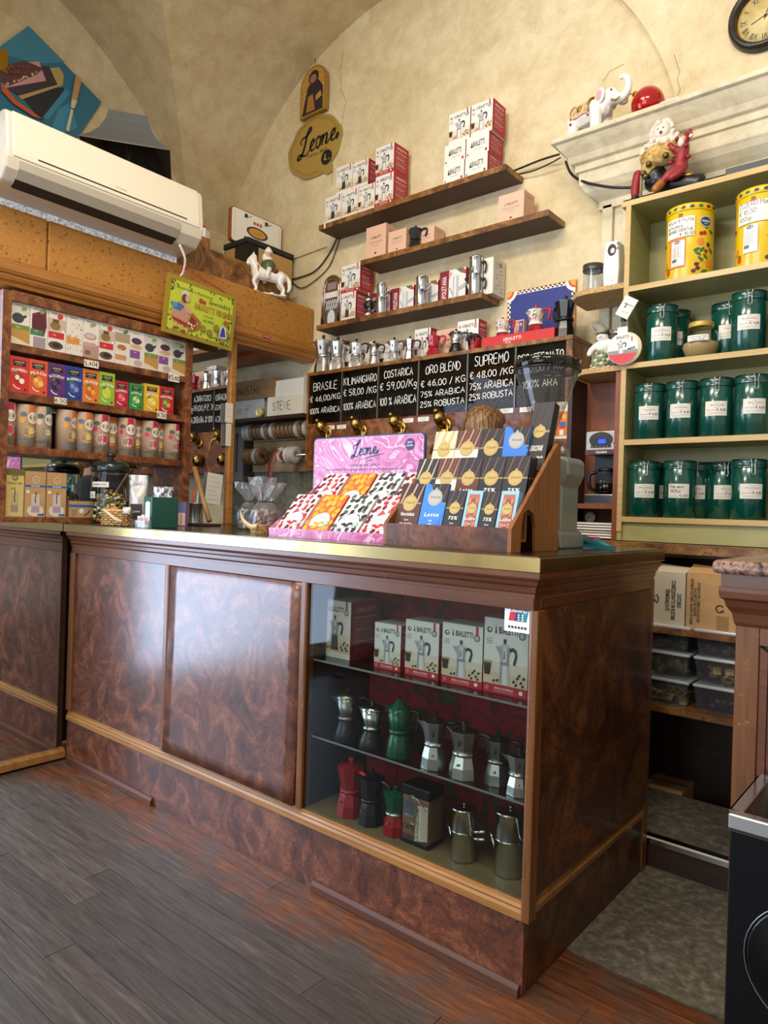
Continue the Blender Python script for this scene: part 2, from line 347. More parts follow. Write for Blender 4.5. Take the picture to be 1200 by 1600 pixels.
GLASS = glass('clear_glass'); GLASSD = glass('dusty_glass', '#e6e9e6', .03); PLAS = glass('clear_plastic', '#f0f3f6', .12, 1.3, haze=.06); CELLO = glass('cellophane', '#f0f0f0', .08, 2.2, haze=.08)
MIRROR = M('mirror_silver', '#c9ccd0', .02, 1)
GOLD = M('gold_paint', '#b88a2c', .35, .7); GOLDF = M('gold_foil', '#b99a4e', .4, .3)
LINO = spotty('grey_linoleum', ['#514b40', '#696152', '#8d8472'], 34, .5, 'World', .1, 8, .3)
GRANITE = spotty('pink_granite', ['#241c1a', '#6f5147', '#a5816f', '#3c302c'], 60, .2, 'World', 0, 3, .3)
SHELFG = grain('olive_board', '#8e8a58', '#a29c66', (6, 6, 20), .5); EDGEP = grain('pine_edge', '#b2935a', '#c5a76c', (4, 30, 60), .5)
CABW = grain('cabinet_wood', '#6a3417', '#8a4a24', (40, 40, 5), .4); CHIP = spotty('chipboard', ['#8f6c3e', '#b5925c', '#c8a873'], 120, .7, 'World')
def padded():
    m = M('ochre_brocade', '#a9752c', .6); n, L, b = nodes(m); c = coord(m, 'World', (1, 24, 24))
    v = N(m, 'ShaderNodeTexNoise', Scale=1.6, Detail=1, Distortion=2.2); L.new(c, v.inputs['Vector'])
    q = N(m, 'ShaderNodeTexVoronoi', Scale=1.5); L.new(c, q.inputs['Vector'])
    r = ramp(m, v.outputs[0], [(.0, '#a97128'), (.455, '#a97128'), (.48, '#c9974c'), (.505, '#a97128'), (.6, '#a26a24'), (.625, '#c08f46'), (.65, '#a26a24')]); r2 = ramp(m, q.outputs['Distance'], [(.1, (.45, .36, .28, 1)), (.2, (.55, .45, .35, 1)), (.24, (1, 1, 1, 1))])
    L.new(mixc(m, r.outputs[0], r2.outputs[0], .8, 'MULTIPLY'), b.inputs['Base Color']); return m
PAD = padded()
def frosted():
    m = M('frosted_pane', '#c9ced6', .25, .6); n, L, b = nodes(m); q = N(m, 'ShaderNodeTexNoise', Scale=110, Detail=2); L.new(coord(m, 'World'), q.inputs['Vector'])
    r = ramp(m, q.outputs[0], [(.35, '#9aa2b0'), (.6, '#eef0f2')]); L.new(r.outputs[0], b.inputs['Base Color']); L.new(r.outputs[0], b.inputs['Emission Color']); b.inputs['Emission Strength'].default_value = .28; bump(m, q.outputs[0], .6); return m
FROST = frosted()
def marble(name, a, b_, c_):
    m = M(name, a, .35, 0, .3); n, L, b = nodes(m); q = N(m, 'ShaderNodeTexNoise', Scale=4.5, Detail=2, Distortion=3.2); L.new(coord(m, 'Object', (1, 1, 1)), q.inputs['Vector'])
    r = ramp(m, q.outputs[0], [(.3, a), (.4, b_), (.46, a), (.5, c_), (.54, a), (.6, b_), (.68, c_)]); L.new(r.outputs[0], b.inputs['Base Color']); return m
PINKM = marble('pink_marbled_card', '#a02c66', '#c06092', '#dda8c2')
def beans():
    m = M('coffee_beans', '#2e1d12', .4); n, L, b = nodes(m); v = N(m, 'ShaderNodeTexVoronoi', Scale=130); L.new(coord(m, 'World'), v.inputs['Vector'])
    r = ramp(m, v.outputs['Distance'], [(.1, '#7d5638'), (.5, '#4a2f1c'), (.8, '#1a0f0a')]); L.new(r.outputs[0], b.inputs['Base Color']); bump(m, v.outputs['Distance'], 1, .01); return m
BEANS = beans()
def floral():
    m = M('red_floral_cloth', '#5d1118', .85); n, L, b = nodes(m); c = coord(m, 'World', (1, 1, 1)); q = N(m, 'ShaderNodeTexNoise', Scale=9, Detail=6, Roughness=.7, Distortion=1.5); L.new(c, q.inputs['Vector'])
    r = ramp(m, q.outputs[0], [(.46, '#9a1f2c'), (.55, '#7d1a26'), (.58, '#26361a'), (.66, '#43562c'), (.72, '#741c22')]); L.new(r.outputs[0], b.inputs['Base Color']); return m
FLORAL = floral()
def wicker():
    m = M('wicker', '#b98f55', .7); n, L, b = nodes(m); c = coord(m, 'Object', (1, 1, 1)); v = N(m, 'ShaderNodeTexChecker', Scale=130); L.new(c, v.inputs['Vector'])
    r = ramp(m, v.outputs['Fac'], [(.0, '#8f6733'), (1, '#d3ab6c')]); L.new(r.outputs[0], b.inputs['Base Color']); return m
WICK = wicker()
def plankmat(name, tone):
    m = M(name, '#55463d', .42); n, L, b = nodes(m)
    g = N(m, 'ShaderNodeTexNoise', Scale=1, Detail=7, Roughness=.65, Distortion=1.2); L.new(coord(m, 'World', (5, 75, 5)), g.inputs['Vector'])
    grey = ramp(m, g.outputs[0], [(.3, tone[0]), (.55, tone[1]), (.75, tone[2])]).outputs[0]
    red = ramp(m, g.outputs[0], [(.3, '#42210f'), (.55, '#6d3d20'), (.75, '#8d5a34')]).outputs[0]
    # wear: the walked middle of the shop is scuffed grey, the strip along the counter keeps its red stain
    sep = n.new('ShaderNodeSeparateXYZ'); geo = n.new('ShaderNodeNewGeometry'); L.new(geo.outputs['Position'], sep.inputs[0])
    q = N(m, 'ShaderNodeTexNoise', Scale=3.2, Detail=5, Roughness=.6); L.new(geo.outputs['Position'], q.inputs['Vector'])
    a = N(m, 'ShaderNodeMath', operation='MULTIPLY_ADD'); L.new(q.outputs[0], a.inputs[0]); a.inputs[1].default_value = .55; L.new(sep.outputs[1], a.inputs[2])
    fac = ramp(m, a.outputs[0], [(.07, (0, 0, 0, 1)), (.15, (1, 1, 1, 1))])
    q2 = N(m, 'ShaderNodeTexNoise', Scale=7, Detail=5, Roughness=.65); L.new(geo.outputs['Position'], q2.inputs['Vector'])
    pat = ramp(m, q2.outputs[0], [(.36, (.3, .3, .3, 1)), (.56, (1, 1, 1, 1))])
    mm = N(m, 'ShaderNodeMath', operation='MULTIPLY'); L.new(fac.outputs[0], mm.inputs[0]); L.new(pat.outputs[0], mm.inputs[1])
    L.new(mixc(m, grey, red, mm.outputs[0]), b.inputs['Base Color']); bump(m, g.outputs[0], .12, .004); return m
PLANKS = [plankmat('worn_plank', ('#312923', '#4b413a', '#62564d')), plankmat('worn_plank_dark', ('#2d2520', '#453c35', '#5a4f47')), plankmat('worn_plank_pale', ('#362d26', '#51473f', '#695d53'))]
def darkglass():
    return glass('dark_bin_glass', '#8a8f92', .03, 1.2)

# ------------------------------------------------------------------ setting
XL, YB = -2.32, 1.5          # left fittings, back wall
fl = bpy.data.objects.new('floor', None); COL.objects.link(fl); struct(fl)
MB().box(-3.3, 2.4, -3.2, 1.6, -.08, -.021, WOODK).build('subfloor', fl)
pcache = {}
y = .245; row = 0; rg = random.Random(5)
while y > -2.15:
    x = -2.34 - rg.uniform(0, .9) if row else -2.34
    while x < 1.6:
        L_ = rg.choice((.9, 1.2, 1.5)); x1 = min(x+L_, 1.62); xa = max(x, -2.6)
        if x1-xa > .05:
            k = (round(x1-xa, 1), rg.randrange(3))
            MB().box(xa+.0007, x1-.0007, y-.0843, y-.0007, -.02, rg.uniform(-.0008, 0), PLANKS[k[1]]).build('plank', fl)
        x = x1 if x1 < 1.6 else 9
    y -= .085; row += 1
lf = MB()
edge = [(.0, .252)]+[(.02+.05*i, .25+.003*math.sin(i*2.3)+(.012 if i in (7, 8) else 0)) for i in range(20)]+[(1.0, .252)]
lf.prism(edge+[(1.0, .88), (-.03, .88), (-.03, .252)], -.02, .003, LINO, 'z').build('linoleum_sheet', fl)
MB().box(-2.9, 2.0, .86, 1.3, -.02, .095, LINO).build('raised_floor', fl)
nb = MB(); nb.prism([(.845, .082), (.845, .098), (.852, .102), (.885, .101), (.885, .096), (.86, .096), (.86, .082)], -.06, .9, STEEL, 'x').build('step_nosing', fl)
MB().box(-.06, .9, .853, .86, .003, .09, WOODK).build('step_riser', fl)

CX, CZ, CR = -1.709, 2.489, 1.583           # back lunette
LY, LZ, LR = -.405, 2.42, 1.69              # left lunette
wb = struct(MB().box(-3.5, 2.4, YB, YB+.12, -.1, 4.7, PLAST).build('wall_back'))
def arcp(a): return (CX+CR*math.cos(a), CZ+CR*math.sin(a))
A0 = math.asin((2.93-CZ)/CR)
pier = MB(); n = 26; arc = [arcp(A0+(PI*.47-A0)*i/n) for i in range(n+1)]
yf = 1.455
poly = [(2.4, 2.6), (2.4, 4.7), (arc[-1][0], 4.7)]+arc[::-1]+[(arc[0][0], 2.6)]
for i in range(n):
    (xa, za), (xb, zb) = arc[i], arc[i+1]; xr = 2.4
    pier.add([(xa, yf, za), (xr, yf, za), (xr, yf, zb), (xb, yf, zb)], [(0, 1, 2, 3)], PLAST)
    pier.add([(xa, yf, za), (xb, yf, zb), (xb, YB, zb), (xa, YB, za)], [(0, 1, 2, 3)], PLAST, True)
pier.add([(arc[0][0], yf, 2.6), (2.4, yf, 2.6), (2.4, yf, arc[0][1]), (arc[0][0], yf, arc[0][1])], [(0, 1, 2, 3)], PLAST)
pier.add([(arc[0][0], yf, 2.6), (arc[0][0], YB, 2.6), (arc[0][0], YB, arc[0][1]), (arc[0][0], yf, arc[0][1])], [(0, 1, 2, 3)], PLAST)
struct(pier.build('wall_right_pier')).name = 'trim_1'
# groin vault: two webs meeting along the groin
def fx(x): return CZ+math.sqrt(max(CR*CR-(x-CX)**2, 0))
def gy(z): return LY+math.sqrt(max(LR*LR-(z-LZ)**2, 0))
ce = MB(); G = 40; Q = 14
aS = PI-math.asin((2.95-CZ)/CR); aE = math.acos((-.95-CX)/CR)
row0 = []
for i in range(G+1):
    a = aS+(aE-aS)*i/G; x, z = arcp(a); g = gy(z)
    row0.append([(x, YB+.005+(g-YB-.005)*j/Q, z) for j in range(Q+1)])
for i in range(G): 
    ce.add(row0[i]+row0[i+1], [(j, j+1, Q+2+j, Q+1+j) for j in range(Q)], PLASTV, True)
row1 = []
for i in range(G+1):
    a = aS+(PI/2-aS)*i/G; x, z = arcp(a); g = gy(z)
    row1.append([(-3.2+(x+3.2)*j/Q, g, z) for j in range(Q+1)])
for i in range(G):
    ce.add(row1[i]+row1[i+1], [(j, j+1, Q+2+j, Q+1+j) for j in range(Q)], PLASTV, True)
# far half of the left web beyond the crown
yc = gy(CZ+CR); row2 = []
for i in range(25):
    y_ = yc-(yc+2.3)*i/24; z = LZ+math.sqrt(max(LR*LR-(y_-LY)**2, .0)); row2.append([(-3.2, y_, z), (-2.4, y_, z), (-1.0, y_, z)])
for i in range(24): ce.add(row2[i]+row2[i+1], [(0, 1, 4, 3), (1, 2, 5, 4)], PLASTV, True)
struct(ce.build('ceiling'))
# left wall: lower part, splayed lunette with its reveal
wl = MB(); K = 40
top = []
for i in range(K+1):
    y_ = 1.19-(1.19+1.9)*i/K; top.append((y_, LZ+math.sqrt(max(LR*LR-(y_-LY)**2, 0))))
wl.box(-3.32, -3.2, -2.6, 1.62, -.1, 2.72, PLAST)
inner = []
for i in range(K+1): y_ = 1.12-2.7*i/K; inner.append((y_, 2.21+math.sqrt(max(1.65**2-(y_+.235)**2, 0))))
for i in range(K):
    a, b = top[i], top[i+1]; c, d = inner[i], inner[i+1]
    wl.add([(-3.2, a[0], a[1]), (-3.2, b[0], b[1]), (-3.36, d[0], d[1]), (-3.36, c[0], c[1])], [(0, 1, 2, 3)], PLASTV, True)
    wl.add([(-3.36, c[0], c[1]), (-3.36, d[0], d[1]), (-3.36, d[0], 2.6), (-3.36, c[0], 2.6)], [(0, 1, 2, 3)], PLAST)
wl.add([(-3.2, 1.19, 2.6), (-3.2, 1.62, 2.6), (-3.2, 1.62, 3.1), (-3.2, 1.19, top[0][1])], [(0, 1, 2, 3)], PLASTV)
wl.add([(-3.2, 1.19, 2.6), (-3.2, 1.19, top[0][1]), (-3.36, inner[0][0], inner[0][1]), (-3.36, inner[0][0], 2.6)], [(0, 1, 2, 3)], PLASTV)
struct(wl.build('wall_left'))
# stone cornice on the right and the pilaster under it
prof = [(1.27, 2.79), (1.27, 2.772), (1.285, 2.766), (1.30, 2.745), (1.325, 2.715), (1.335, 2.69), (1.35, 2.682), (1.35, 2.655), (1.362, 2.65), (1.365, 2.6), (1.372, 2.592), (1.385, 2.572), (1.41, 2.55), (1.43, 2.535), (1.43, 2.50), (1.5, 2.50), (1.5, 2.79)]
xc0 = at(860, 222, y=1.27).x
co = MB(); nP = len(prof)
def cring(x, sgn=0): return [(xc0+(p[0]-1.27)*.85, p[0], p[1]) for p in prof]
ringA = [(xc0+(p[0]-1.27), p[0], p[1]) for p in prof]; ringB = [(2.3, p[0], p[1]) for p in prof]
ringC = [(xc0+(p[0]-1.27), YB, p[1]) for p in prof]
co.add(ringA+ringB, [(i, i+1, nP+i+1, nP+i) for i in range(nP-1)], STONE)
co.add(ringA+ringC, [(i, i+1, nP+i+1, nP+i) for i in range(nP-2)], STONE)
struct(co.build('trim_2', bev=.003))
xp = at(940, 330, y=1.43).x
pl = MB(); pl.box(xp, xp+.05, 1.43, YB, 1.0, 2.52, STONE); pl.box(xp+.05, xp+.09, 1.445, YB, 1.0, 2.52, STONE); pl.box(xp+.09, 2.3, 1.43, YB, 1.0, 2.52, STONE)
struct(pl.build('trim_3', bev=.006))
for ck in (((537, 80), (532, 108), (533, 140), (541, 158), (536, 180), (533, 205)), ((942, 128), (952, 112), (975, 100)), ((524, 215), (521, 250), (518, 290))):
    MB().tube([at(px, py, y=1.4995) for px, py in ck], .0011, M('plaster_crack', '#8a7a58', .9), 4).build('plaster_crack', wb)
MB().tube([at(px, py, y=1.4545) for px, py in ((1053, 85), (1062, 112), (1058, 125), (1063, 140), (1059, 150))], .0011, M('plaster_crack'), 4).build('plaster_crack', bpy.data.objects['trim_1'])
# partition behind the left-hand fittings, recess, boards over it
pa = MB(); pa.box(-2.5, -2.47, -.36, .905, .02, 2.06, WOODK); struct(pa.build('trim_4'))
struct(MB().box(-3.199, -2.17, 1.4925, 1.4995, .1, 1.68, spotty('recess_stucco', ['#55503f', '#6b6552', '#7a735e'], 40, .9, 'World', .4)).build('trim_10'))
rb = MB(); rb.box(-3.2, -2.36, -.4, 1.5, 2.09, 2.11, CABW); struct(rb.build('trim_5'))
for yb in (.2, .75, 1.25): MB().box(-3.2, -2.36, yb, yb+.05, 2.05, 2.09, CABW).build('batten', bpy.data.objects['trim_5'])
# honey-coloured cornice boards with padded brocade panels above
tr = MB()
tp = [(-2.40, 2.045), (-2.31, 2.045), (-2.305, 2.06), (-2.296, 2.066), (-2.29, 2.078), (-2.29, 2.086), (-2.28, 2.09), (-2.276, 2.1), (-2.276, 2.128), (-2.30, 2.131), (-2.30, 2.148), (-2.40, 2.148)]
tr.prism([(-2.30, 2.100), (-2.276, 2.100), (-2.276, 2.128), (-2.30, 2.131)], -.7, -.005, WOODT, 'y'); tr.prism([(-2.30, 2.100), (-2.276, 2.100), (-2.276, 2.128), (-2.30, 2.131)], -.0, 1.49, WOODT, 'y')
tr.prism([p if p[0] < -2.285 else (p[0]-.002, p[1]) for p in tp], -.7, 1.49, WOODT, 'y')
struct(tr.build('trim_6', bev=.002))
pd = bpy.data.objects.new('trim_7', None); COL.objects.link(pd); struct(pd)
for ya, yb in ((-.7, -.128), (-.124, 1.488)):
    q = MB().box(-2.40, -2.318, ya, yb, 2.149, 2.375, PAD).build('brocade_panel', pd, bev=.008)
D((-2.2755, .99, 2.108), (0, 1, 0), (0, 0, 1), (1, 0, 0)).mb
# burl beam over the recess, frosted strip left of it
bl = MB(); bl.box(-2.85, -2.405, .545, 1.37, 2.36, 2.545, BURL_S); bl.box(-2.85, -2.43, .545, .80, 2.545, 2.61, BURL_S); struct(bl.build('trim_8', bev=.004))
fr = MB(); fr.box(-2.37, -2.36, -.7, .545, 2.376, 2.74, FROST); struct(fr.build('window_1'))
MB().box(-2.86, -2.372, -.7, .54, 2.735, 2.755, WOODK).build('window_sill', bpy.data.objects['window_1'])

# ------------------------------------------------------------------ shop counter
ct = thing('shop_counter', 'long burl veneered shop counter with brass edged top and glazed end bay', 'counter')
def part(mb, name, parent=None, **k): return mb.build(name, parent or ct, **k)
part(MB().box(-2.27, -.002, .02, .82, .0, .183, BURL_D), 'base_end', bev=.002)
part(MB().box(-2.27, 0, 0, .02, .0, .183, BURL), 'base_panel')
for xa, xb in ((-2.24, -1.575), (-.705, -.005)):
    part(MB().prism([(-.014, .001), (0, .001), (0, .03), (-.006, .03), (-.013, .02)], xa, xb, grain('base_wood', '#3f2010', '#5a3019', (3, 40, 60), .6, 0), 'x'), 'base_moulding')
rail = lambda xa, xb: MB().prism([(-.006, .183), (-.006, .2), (.0, .206), (-.002, .211), (.003, .216), (.004, .226), (.03, .226), (.03, .183)], xa, xb, WOODL, 'x')
part(rail(-2.27, -.0), 'bottom_rail')
part(MB().box(-2.27, .002, -.004, .03, .922, .954, WOODM), 'top_rail', bev=.002)
for xa, xb in ((-2.275, -2.235), (-1.533, -1.505), (-.792, -.765), (-.006, .016)):
    part(MB().prism([(xa, -.006), (xa+.006, -.008), (xb-.006, -.008), (xb, -.006), (xb, .03), (xa, .03)], .226 if xb < 0 else .183, .924, WOODV, 'z'), 'post', bev=.0015)
part(MB().box(-2.236, -1.532, .004, .02, .226, .923, BURL), 'burl_panel')
# the middle door has warped: its foot stands proud at both corners
wp = MB(); nx, nz = 14, 14; vs = []
for j in range(nz+1):
    for i in range(nx+1):
        u, v = i/nx, j/nz; b_ = -.004-.012*(1-v)**2*(1-math.sin(u*PI)*.4)-.006*math.sin(u*PI)*math.sin(v*PI)
        vs.append((-1.503+u*.709, b_, .23+v*.69))
fs = [(j*(nx+1)+i, j*(nx+1)+i+1, (j+1)*(nx+1)+i+1, (j+1)*(nx+1)+i) for j in range(nz) for i in range(nx)]
wp.add(vs, fs, BURL, True); o = part(wp, 'burl_door'); sd = o.modifiers.new('thick', 'SOLIDIFY'); sd.thickness = .012; sd.offset = -1
part(MB().box(-2.27, -.79, .03, .04, .2, 1.0, WOODK), 'backing_board')
# mouldings under the top, mitred round the corner
mp = [(0, .950), (.004, .954), (.004, .962), (.008, .968), (.010, .980), (.016, .985), (.018, .994), (.024, .998), (.027, 1.003), (.027, 1.016)]
cm = MB(); rings = []
for x, y, dx, dy in ((-2.275, 0, 0, -1), (0, 0, 1, -1), (0, .82, 1, 0)):
    rings.append([(x+p[0]*dx, y+p[0]*dy, p[1]) for p in mp])
for a, b in ((0, 1), (1, 2)): cm.add(rings[a]+rings[b], [(i, len(mp)+i, len(mp)+i+1, i+1) for i in range(len(mp)-1)], WOODM)
part(cm, 'cornice_moulding')
part(MB().box(-2.3, .028, -.028, .85, 1.016, 1.052, BRASSE), 'brass_edging', bev=.002)
part(MB().box(-2.29, .02, -.02, .842, 1.0521, 1.0545, TOPM), 'counter_top', bev=.001)
# end face
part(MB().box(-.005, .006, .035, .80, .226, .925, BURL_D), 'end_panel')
part(MB().box(-.03, .004, .79, .83, .0, .954, WOODV), 'rear_post', bev=.002)
part(MB().box(-.03, .004, .0305, .79, .925, .954, WOODM), 'end_top_rail', bev=.002)
er = MB().prism([(.004, .183), (.006, .2), (.0, .206), (.002, .211), (-.003, .216), (-.004, .226), (-.03, .226), (-.03, .183)], .0305, .79, WOODL, 'y'); part(er, 'end_bottom_rail')
part(MB().box(-.016, .002, .0305, .045, .226, .925, WOODV), 'end_bead', bev=.001)
part(MB().box(-2.27, -.03, .80, .82, .1, 1.0, WOODK), 'rear_panel')
# glazed bay
part(MB().box(-.763, -.011, .30, .304, .226, .95, FLORAL), 'floral_backcloth'); part(MB().box(-.78, -.765, .03, .30, .226, .95, BLACKP), 'bay_side'); part(MB().box(-.0105, -.0055, .03, .30, .226, .95, WOODK), 'bay_side')
part(MB().box(-.763, -.011, .012, .30, .214, .228, spotty('dusty_brass_floor', ['#6e6040', '#837350'], 12, .5, 'World')), 'bay_floor')
zs1 = at(822, 1105, y=.03).z; zs2 = at(822, 1258, y=.03).z
SH1, SH2 = zs1+.004, zs2+.004
GEDGE = M('shelf_glass_edge', '#8b938c', .15, .3)
for z in (SH1, SH2):
    s_ = part(MB().box(-.762, -.0115, .028, .296, z-.006, z, glass('shelf_glass', '#c9cfc6', .06, 1.6)), 'glass_shelf'); part(MB().box(-.762, -.0115, .0275, .0279, z-.006, z, GEDGE), 'polished_edge', s_)
xm = at(627, 990, y=.006).x
part(MB().box(-.765, xm-.0008, .003, .007, .228, .922, GLASSD), 'glass_pane'); part(MB().box(xm+.0008, -.0065, .003, .007, .228, .922, GLASSD), 'glass_pane')
# payment sticker inside the top right corner of the pane
st = D((at(789, 952, y=.0025).x, .0022, at(789, 985, y=.0025).z)); sw = at(828, 958, y=.0025).x-st.o.x; sh = .073
st.rect(0, 0, sw, sh, '#e9eaec'); st.poly([(.16*sw, .36*sh), (.27*sw, .9*sh), (.55*sw, .9*sh), (.44*sw, .36*sh)], '#c01f2e'); st.poly([(.4*sw, .36*sh), (.5*sw, .9*sh), (.78*sw, .9*sh), (.68*sw, .36*sh)], '#1c3468'); st.poly([(.62*sw, .36*sh), (.72*sw, .9*sh), (.98*sw, .9*sh), (.88*sw, .36*sh)], '#1f7a86')
st.text('UnionPay', .56*sw, .66*sh, .11*sh, '#ffffff', 1, w=.68*sw, slant=.2)
for k in range(2):
    u = (.52+.16*k)*sw
    for a, b, c, d in ((0, .2, .1, .2), (0, .12, .1, .12), (.05, .02, .05, .24), (0, .03, .1, .03)): st.stroke([(u+a*sw, (.38+b)*sh), (u+c*sw, (.38+d)*sh)], .018*sw, '#ffffff')
for k in range(6): st.rect((.16+.13*k)*sw, .12*sh, (.24+.13*k)*sw, .2*sh, '#222222')
tag(st.build('payment_sticker', None), 'white card payment sticker with red blue and teal emblem inside the glass', 'sticker')
# ------------------------------------------------------------------ mirrors and the left shelf unit
t = thing('wall_mirror', 'low floor mirror at the left end of the counter in a light wood sill', 'mirror', (0, 0, 0))
MB().box(-2.312, -2.302, -.36, -.03, .05, 1.056, MIRROR).build('mirror_glass', t)
MB().prism([(-2.315, .012), (-2.277, .012), (-2.277, .04), (-2.285, .043), (-2.29, .05), (-2.315, .052)], -.36, -.0, WOODL, 'y').build('wood_sill', t)
MB().box(-2.33, -2.29, -.36, -.015, .0, .012, BLACKP).build('plinth', t); MB().box(-2.34, -2.313, -.36, .0, .03, 1.056, WOODK).build('backing', t)
t = thing('wall_mirror', 'tall mirror strip between the tea shelves and the wooden post', 'mirror')
MB().box(-2.34, -2.325, .637, .872, 1.056, 2.04, MIRROR).build('mirror_glass', t); MB().box(-2.36, -2.341, .637, .872, 1.056, 2.04, WOODK).build('backing', t)
t = tag(MB().box(-2.36, -2.305, .873, .905, 1.056, 2.044, WOODT).build('door_post', bev=.003), 'worn honey wood post at the right edge of the mirror strip', 'post')

SY0, SY1 = -.302, .634
S1, S2, S3, S4 = 1.812, 1.608, 1.381, 1.079
lu = thing('shelf_unit', 'burl veneered wall shelf unit full of tea boxes above the left mirror', 'shelf')
MB().box(-2.46, -2.32, SY0, -.266, 1.05, 2.03, BURL_L).build('side_panel', lu, bev=.002); MB().box(-2.46, -2.32, .598, SY1, 1.05, 2.04, BURL_L).build('side_panel', lu, bev=.002)
MB().box(-2.46, -2.32, -.266, .598, 1.99, 2.035, BURL_L).build('top_board', lu, bev=.002)
for z in (S1, S2, S3, S4): MB().box(-2.46, -2.322, -.266, .598, z-.032, z, BURL_L).build('shelf_board', lu, bev=.0015)
MB().box(-2.466, -2.46, SY0, SY1, 1.05, 2.03, MIRROR).build('mirror_back', lu)
def ycut(px, py): return at(px, py, x=XL).y
def tkt(px0, px1, py0, py1, txt, label):
    y0, y1 = ycut(px0, py1), ycut(px1, py1); z0 = at(px0, py1, x=XL).z; z1 = at(px0, py0, x=XL).z
    o = MB().box(0, y1-y0, 0, .0006, 0, z1-z0, pm('#e6e0cc')).build('price_ticket', None, (XL+.0012, y0, z0), PI/2)
    tag(o, label, 'price tag'); d = D((0, 0, 0), base=.0002); d.hand(txt, .04*(y1-y0), .22*(z1-z0), .55*(z1-z0), '#26221c', .006 if 0 else .1*(z1-z0), w=.9*(y1-y0)); d.build('handwriting', o)
tkt(131, 154, 561, 572, '5,40€', 'small cream price ticket 5,40 on the middle of the top tea shelf edge')
tkt(263, 280, 583, 595, '€5,40', 'small price ticket 5,40 at the right end of the top tea shelf edge')
tkt(85, 104, 620, 630, '6.50', 'small price ticket 6.50 on the left of the second tea shelf edge')
tkt(245, 260, 642, 653, '6.50', 'small price ticket 6.50 at the right end of the second tea shelf edge')

def card(name, w, d, h, loc, rz, label, cat, group, body, printer, side=None, pname='printed_front'):
    t = thing(name, label, cat, loc, rz, group)
    c_ = MB().box(0, w, 0, d, 0, h, body).build('carton', t)
    k = D((0, 0, 0)); printer(k, w, h); k.build(pname, c_)
    if side:
        q = D((w, 0, 0), (0, 1, 0), (0, 0, 1), (1, 0, 0)); side(q, d, h); q.build('printed_side', c_)
    return t
# top row: eleven white cartons with tea pictures
def tea(kind):
    def f(k, w, h):
        k.rect(0, 0, w, h, '#dcd4c8')
        if kind == 'green':
            k.rect(0, .72*h, w, h, '#c9c6bb'); k.rect(0, 0, w, .46*h, '#b98a45'); k.poly([(0, .18*h), (w, .05*h), (w, 0), (0, 0)], '#d9c9a8'); k.circ(.35*w, .62*h, .33*w, '#3a3b3f', .12*h); k.poly([(.55*w, .58*h), (.85*w, .68*h), (.8*w, .72*h), (.5*w, .68*h)], '#3a3b3f'); k.rect(.02*w, .36*h, .98*w, .47*h, '#6c8a3e'); k.circ(.68*w, .86*h, .18*w, '#7d9a4a', .05*h, rot=.5)
        elif kind == 'dark':
            k.poly([(.1*w, .8*h), (.9*w, .95*h), (.95*w, .55*h), (.8*w, .3*h), (.1*w, .4*h)], '#6e2130'); k.circ(.5*w, .6*h, .4*w, '#57202c', .2*h); k.rect(.02*w, .3*h, .75*w, .44*h, '#3f7a4a'); k.rect(.2*w, 0, .9*w, .27*h, '#9a8a92'); k.circ(.7*w, .9*h, .2*w, '#8a9a6a', .05*h, rot=.7)
        elif kind == 'red':
            k.rect(0, .5*h, w, .8*h, '#bfae9a'); k.circ(.4*w, .62*h, .3*w, '#8a6a3a', .1*h); k.rect(.25*w, .7*h, .6*w, .78*h, '#5a4a34'); k.rect(.02*w, .32*h, .9*w, .48*h, '#bf2b33'); k.circ(.45*w, .15*h, .42*w, '#5e4a3a', .1*h); k.circ(.5*w, .16*h, .25*w, '#2d2620', .06*h); k.circ(.66*w, .86*h, .17*w, '#c23a30', .06*h, rot=.6); k.circ(.85*w, .52*h, .07*w, '#f0ece4')
        elif kind == 'herb':
            rr = random.Random(4)
            for i in range(46): k.circ(rr.random()*w*.9+.05*w, h*(.1+.85*rr.random()), w*.05, rr.choice(['#8a8f6a', '#6d7a6a', '#c98a3a', '#9a9a8a', '#d9a04a']), h*.012, n=6, rot=rr.random()*3); k.h -= k.st*.8
            k.rect(.02*w, .28*h, .8*w, .44*h, '#d08a3c')
        elif kind == 'pink':
            k.circ(.45*w, .55*h, .4*w, '#a98a88', .09*h); k.circ(.45*w, .56*h, .3*w, '#cdb3ad', .06*h); k.rect(0, 0, w, .36*h, '#b08a80'); k.rect(.05*w, .3*h, .8*w, .4*h, '#bf9a94'); k.circ(.6*w, .85*h, .22*w, '#8f9a72', .05*h, rot=.5); k.circ(.3*w, .14*h, .2*w, '#7d5a52', .06*h)
        elif kind == 'cup':
            k.rect(0, .6*h, w, .85*h, '#a98f76'); k.circ(.45*w, .4*h, .4*w, '#d9d2c6', .16*h); k.circ(.45*w, .46*h, .32*w, '#b06a3a', .08*h); k.rect(.02*w, .12*h, .8*w, .26*h, '#c98a5a'); k.circ(.7*w, .9*h, .2*w, '#5e7a4a', .05*h, rot=.5)
        elif kind == 'purple':
            k.circ(.45*w, .72*h, .36*w, '#4a3550', .09*h); k.circ(.45*w, .56*h, .4*w, '#c9a878', .07*h); k.rect(.02*w, .24*h, .7*w, .46*h, '#7d4a8f'); k.circ(.6*w, .12*h, .3*w, '#b8a79a', .09*h)
        k.text('INFUSO', .4*w, .9*h, .035*h, '#4a443c'); k.text('tea', .35*w, .39*h, .04*h, '#efe9df')
    return f
xs = [60, 155, 247, 340, 427, 508, 590, 665, 740, 812, 884, 950]
kinds = ['green', 'dark', 'red', 'herb', 'pink', 'red', 'cup', 'purple', 'green', 'purple', 'green']
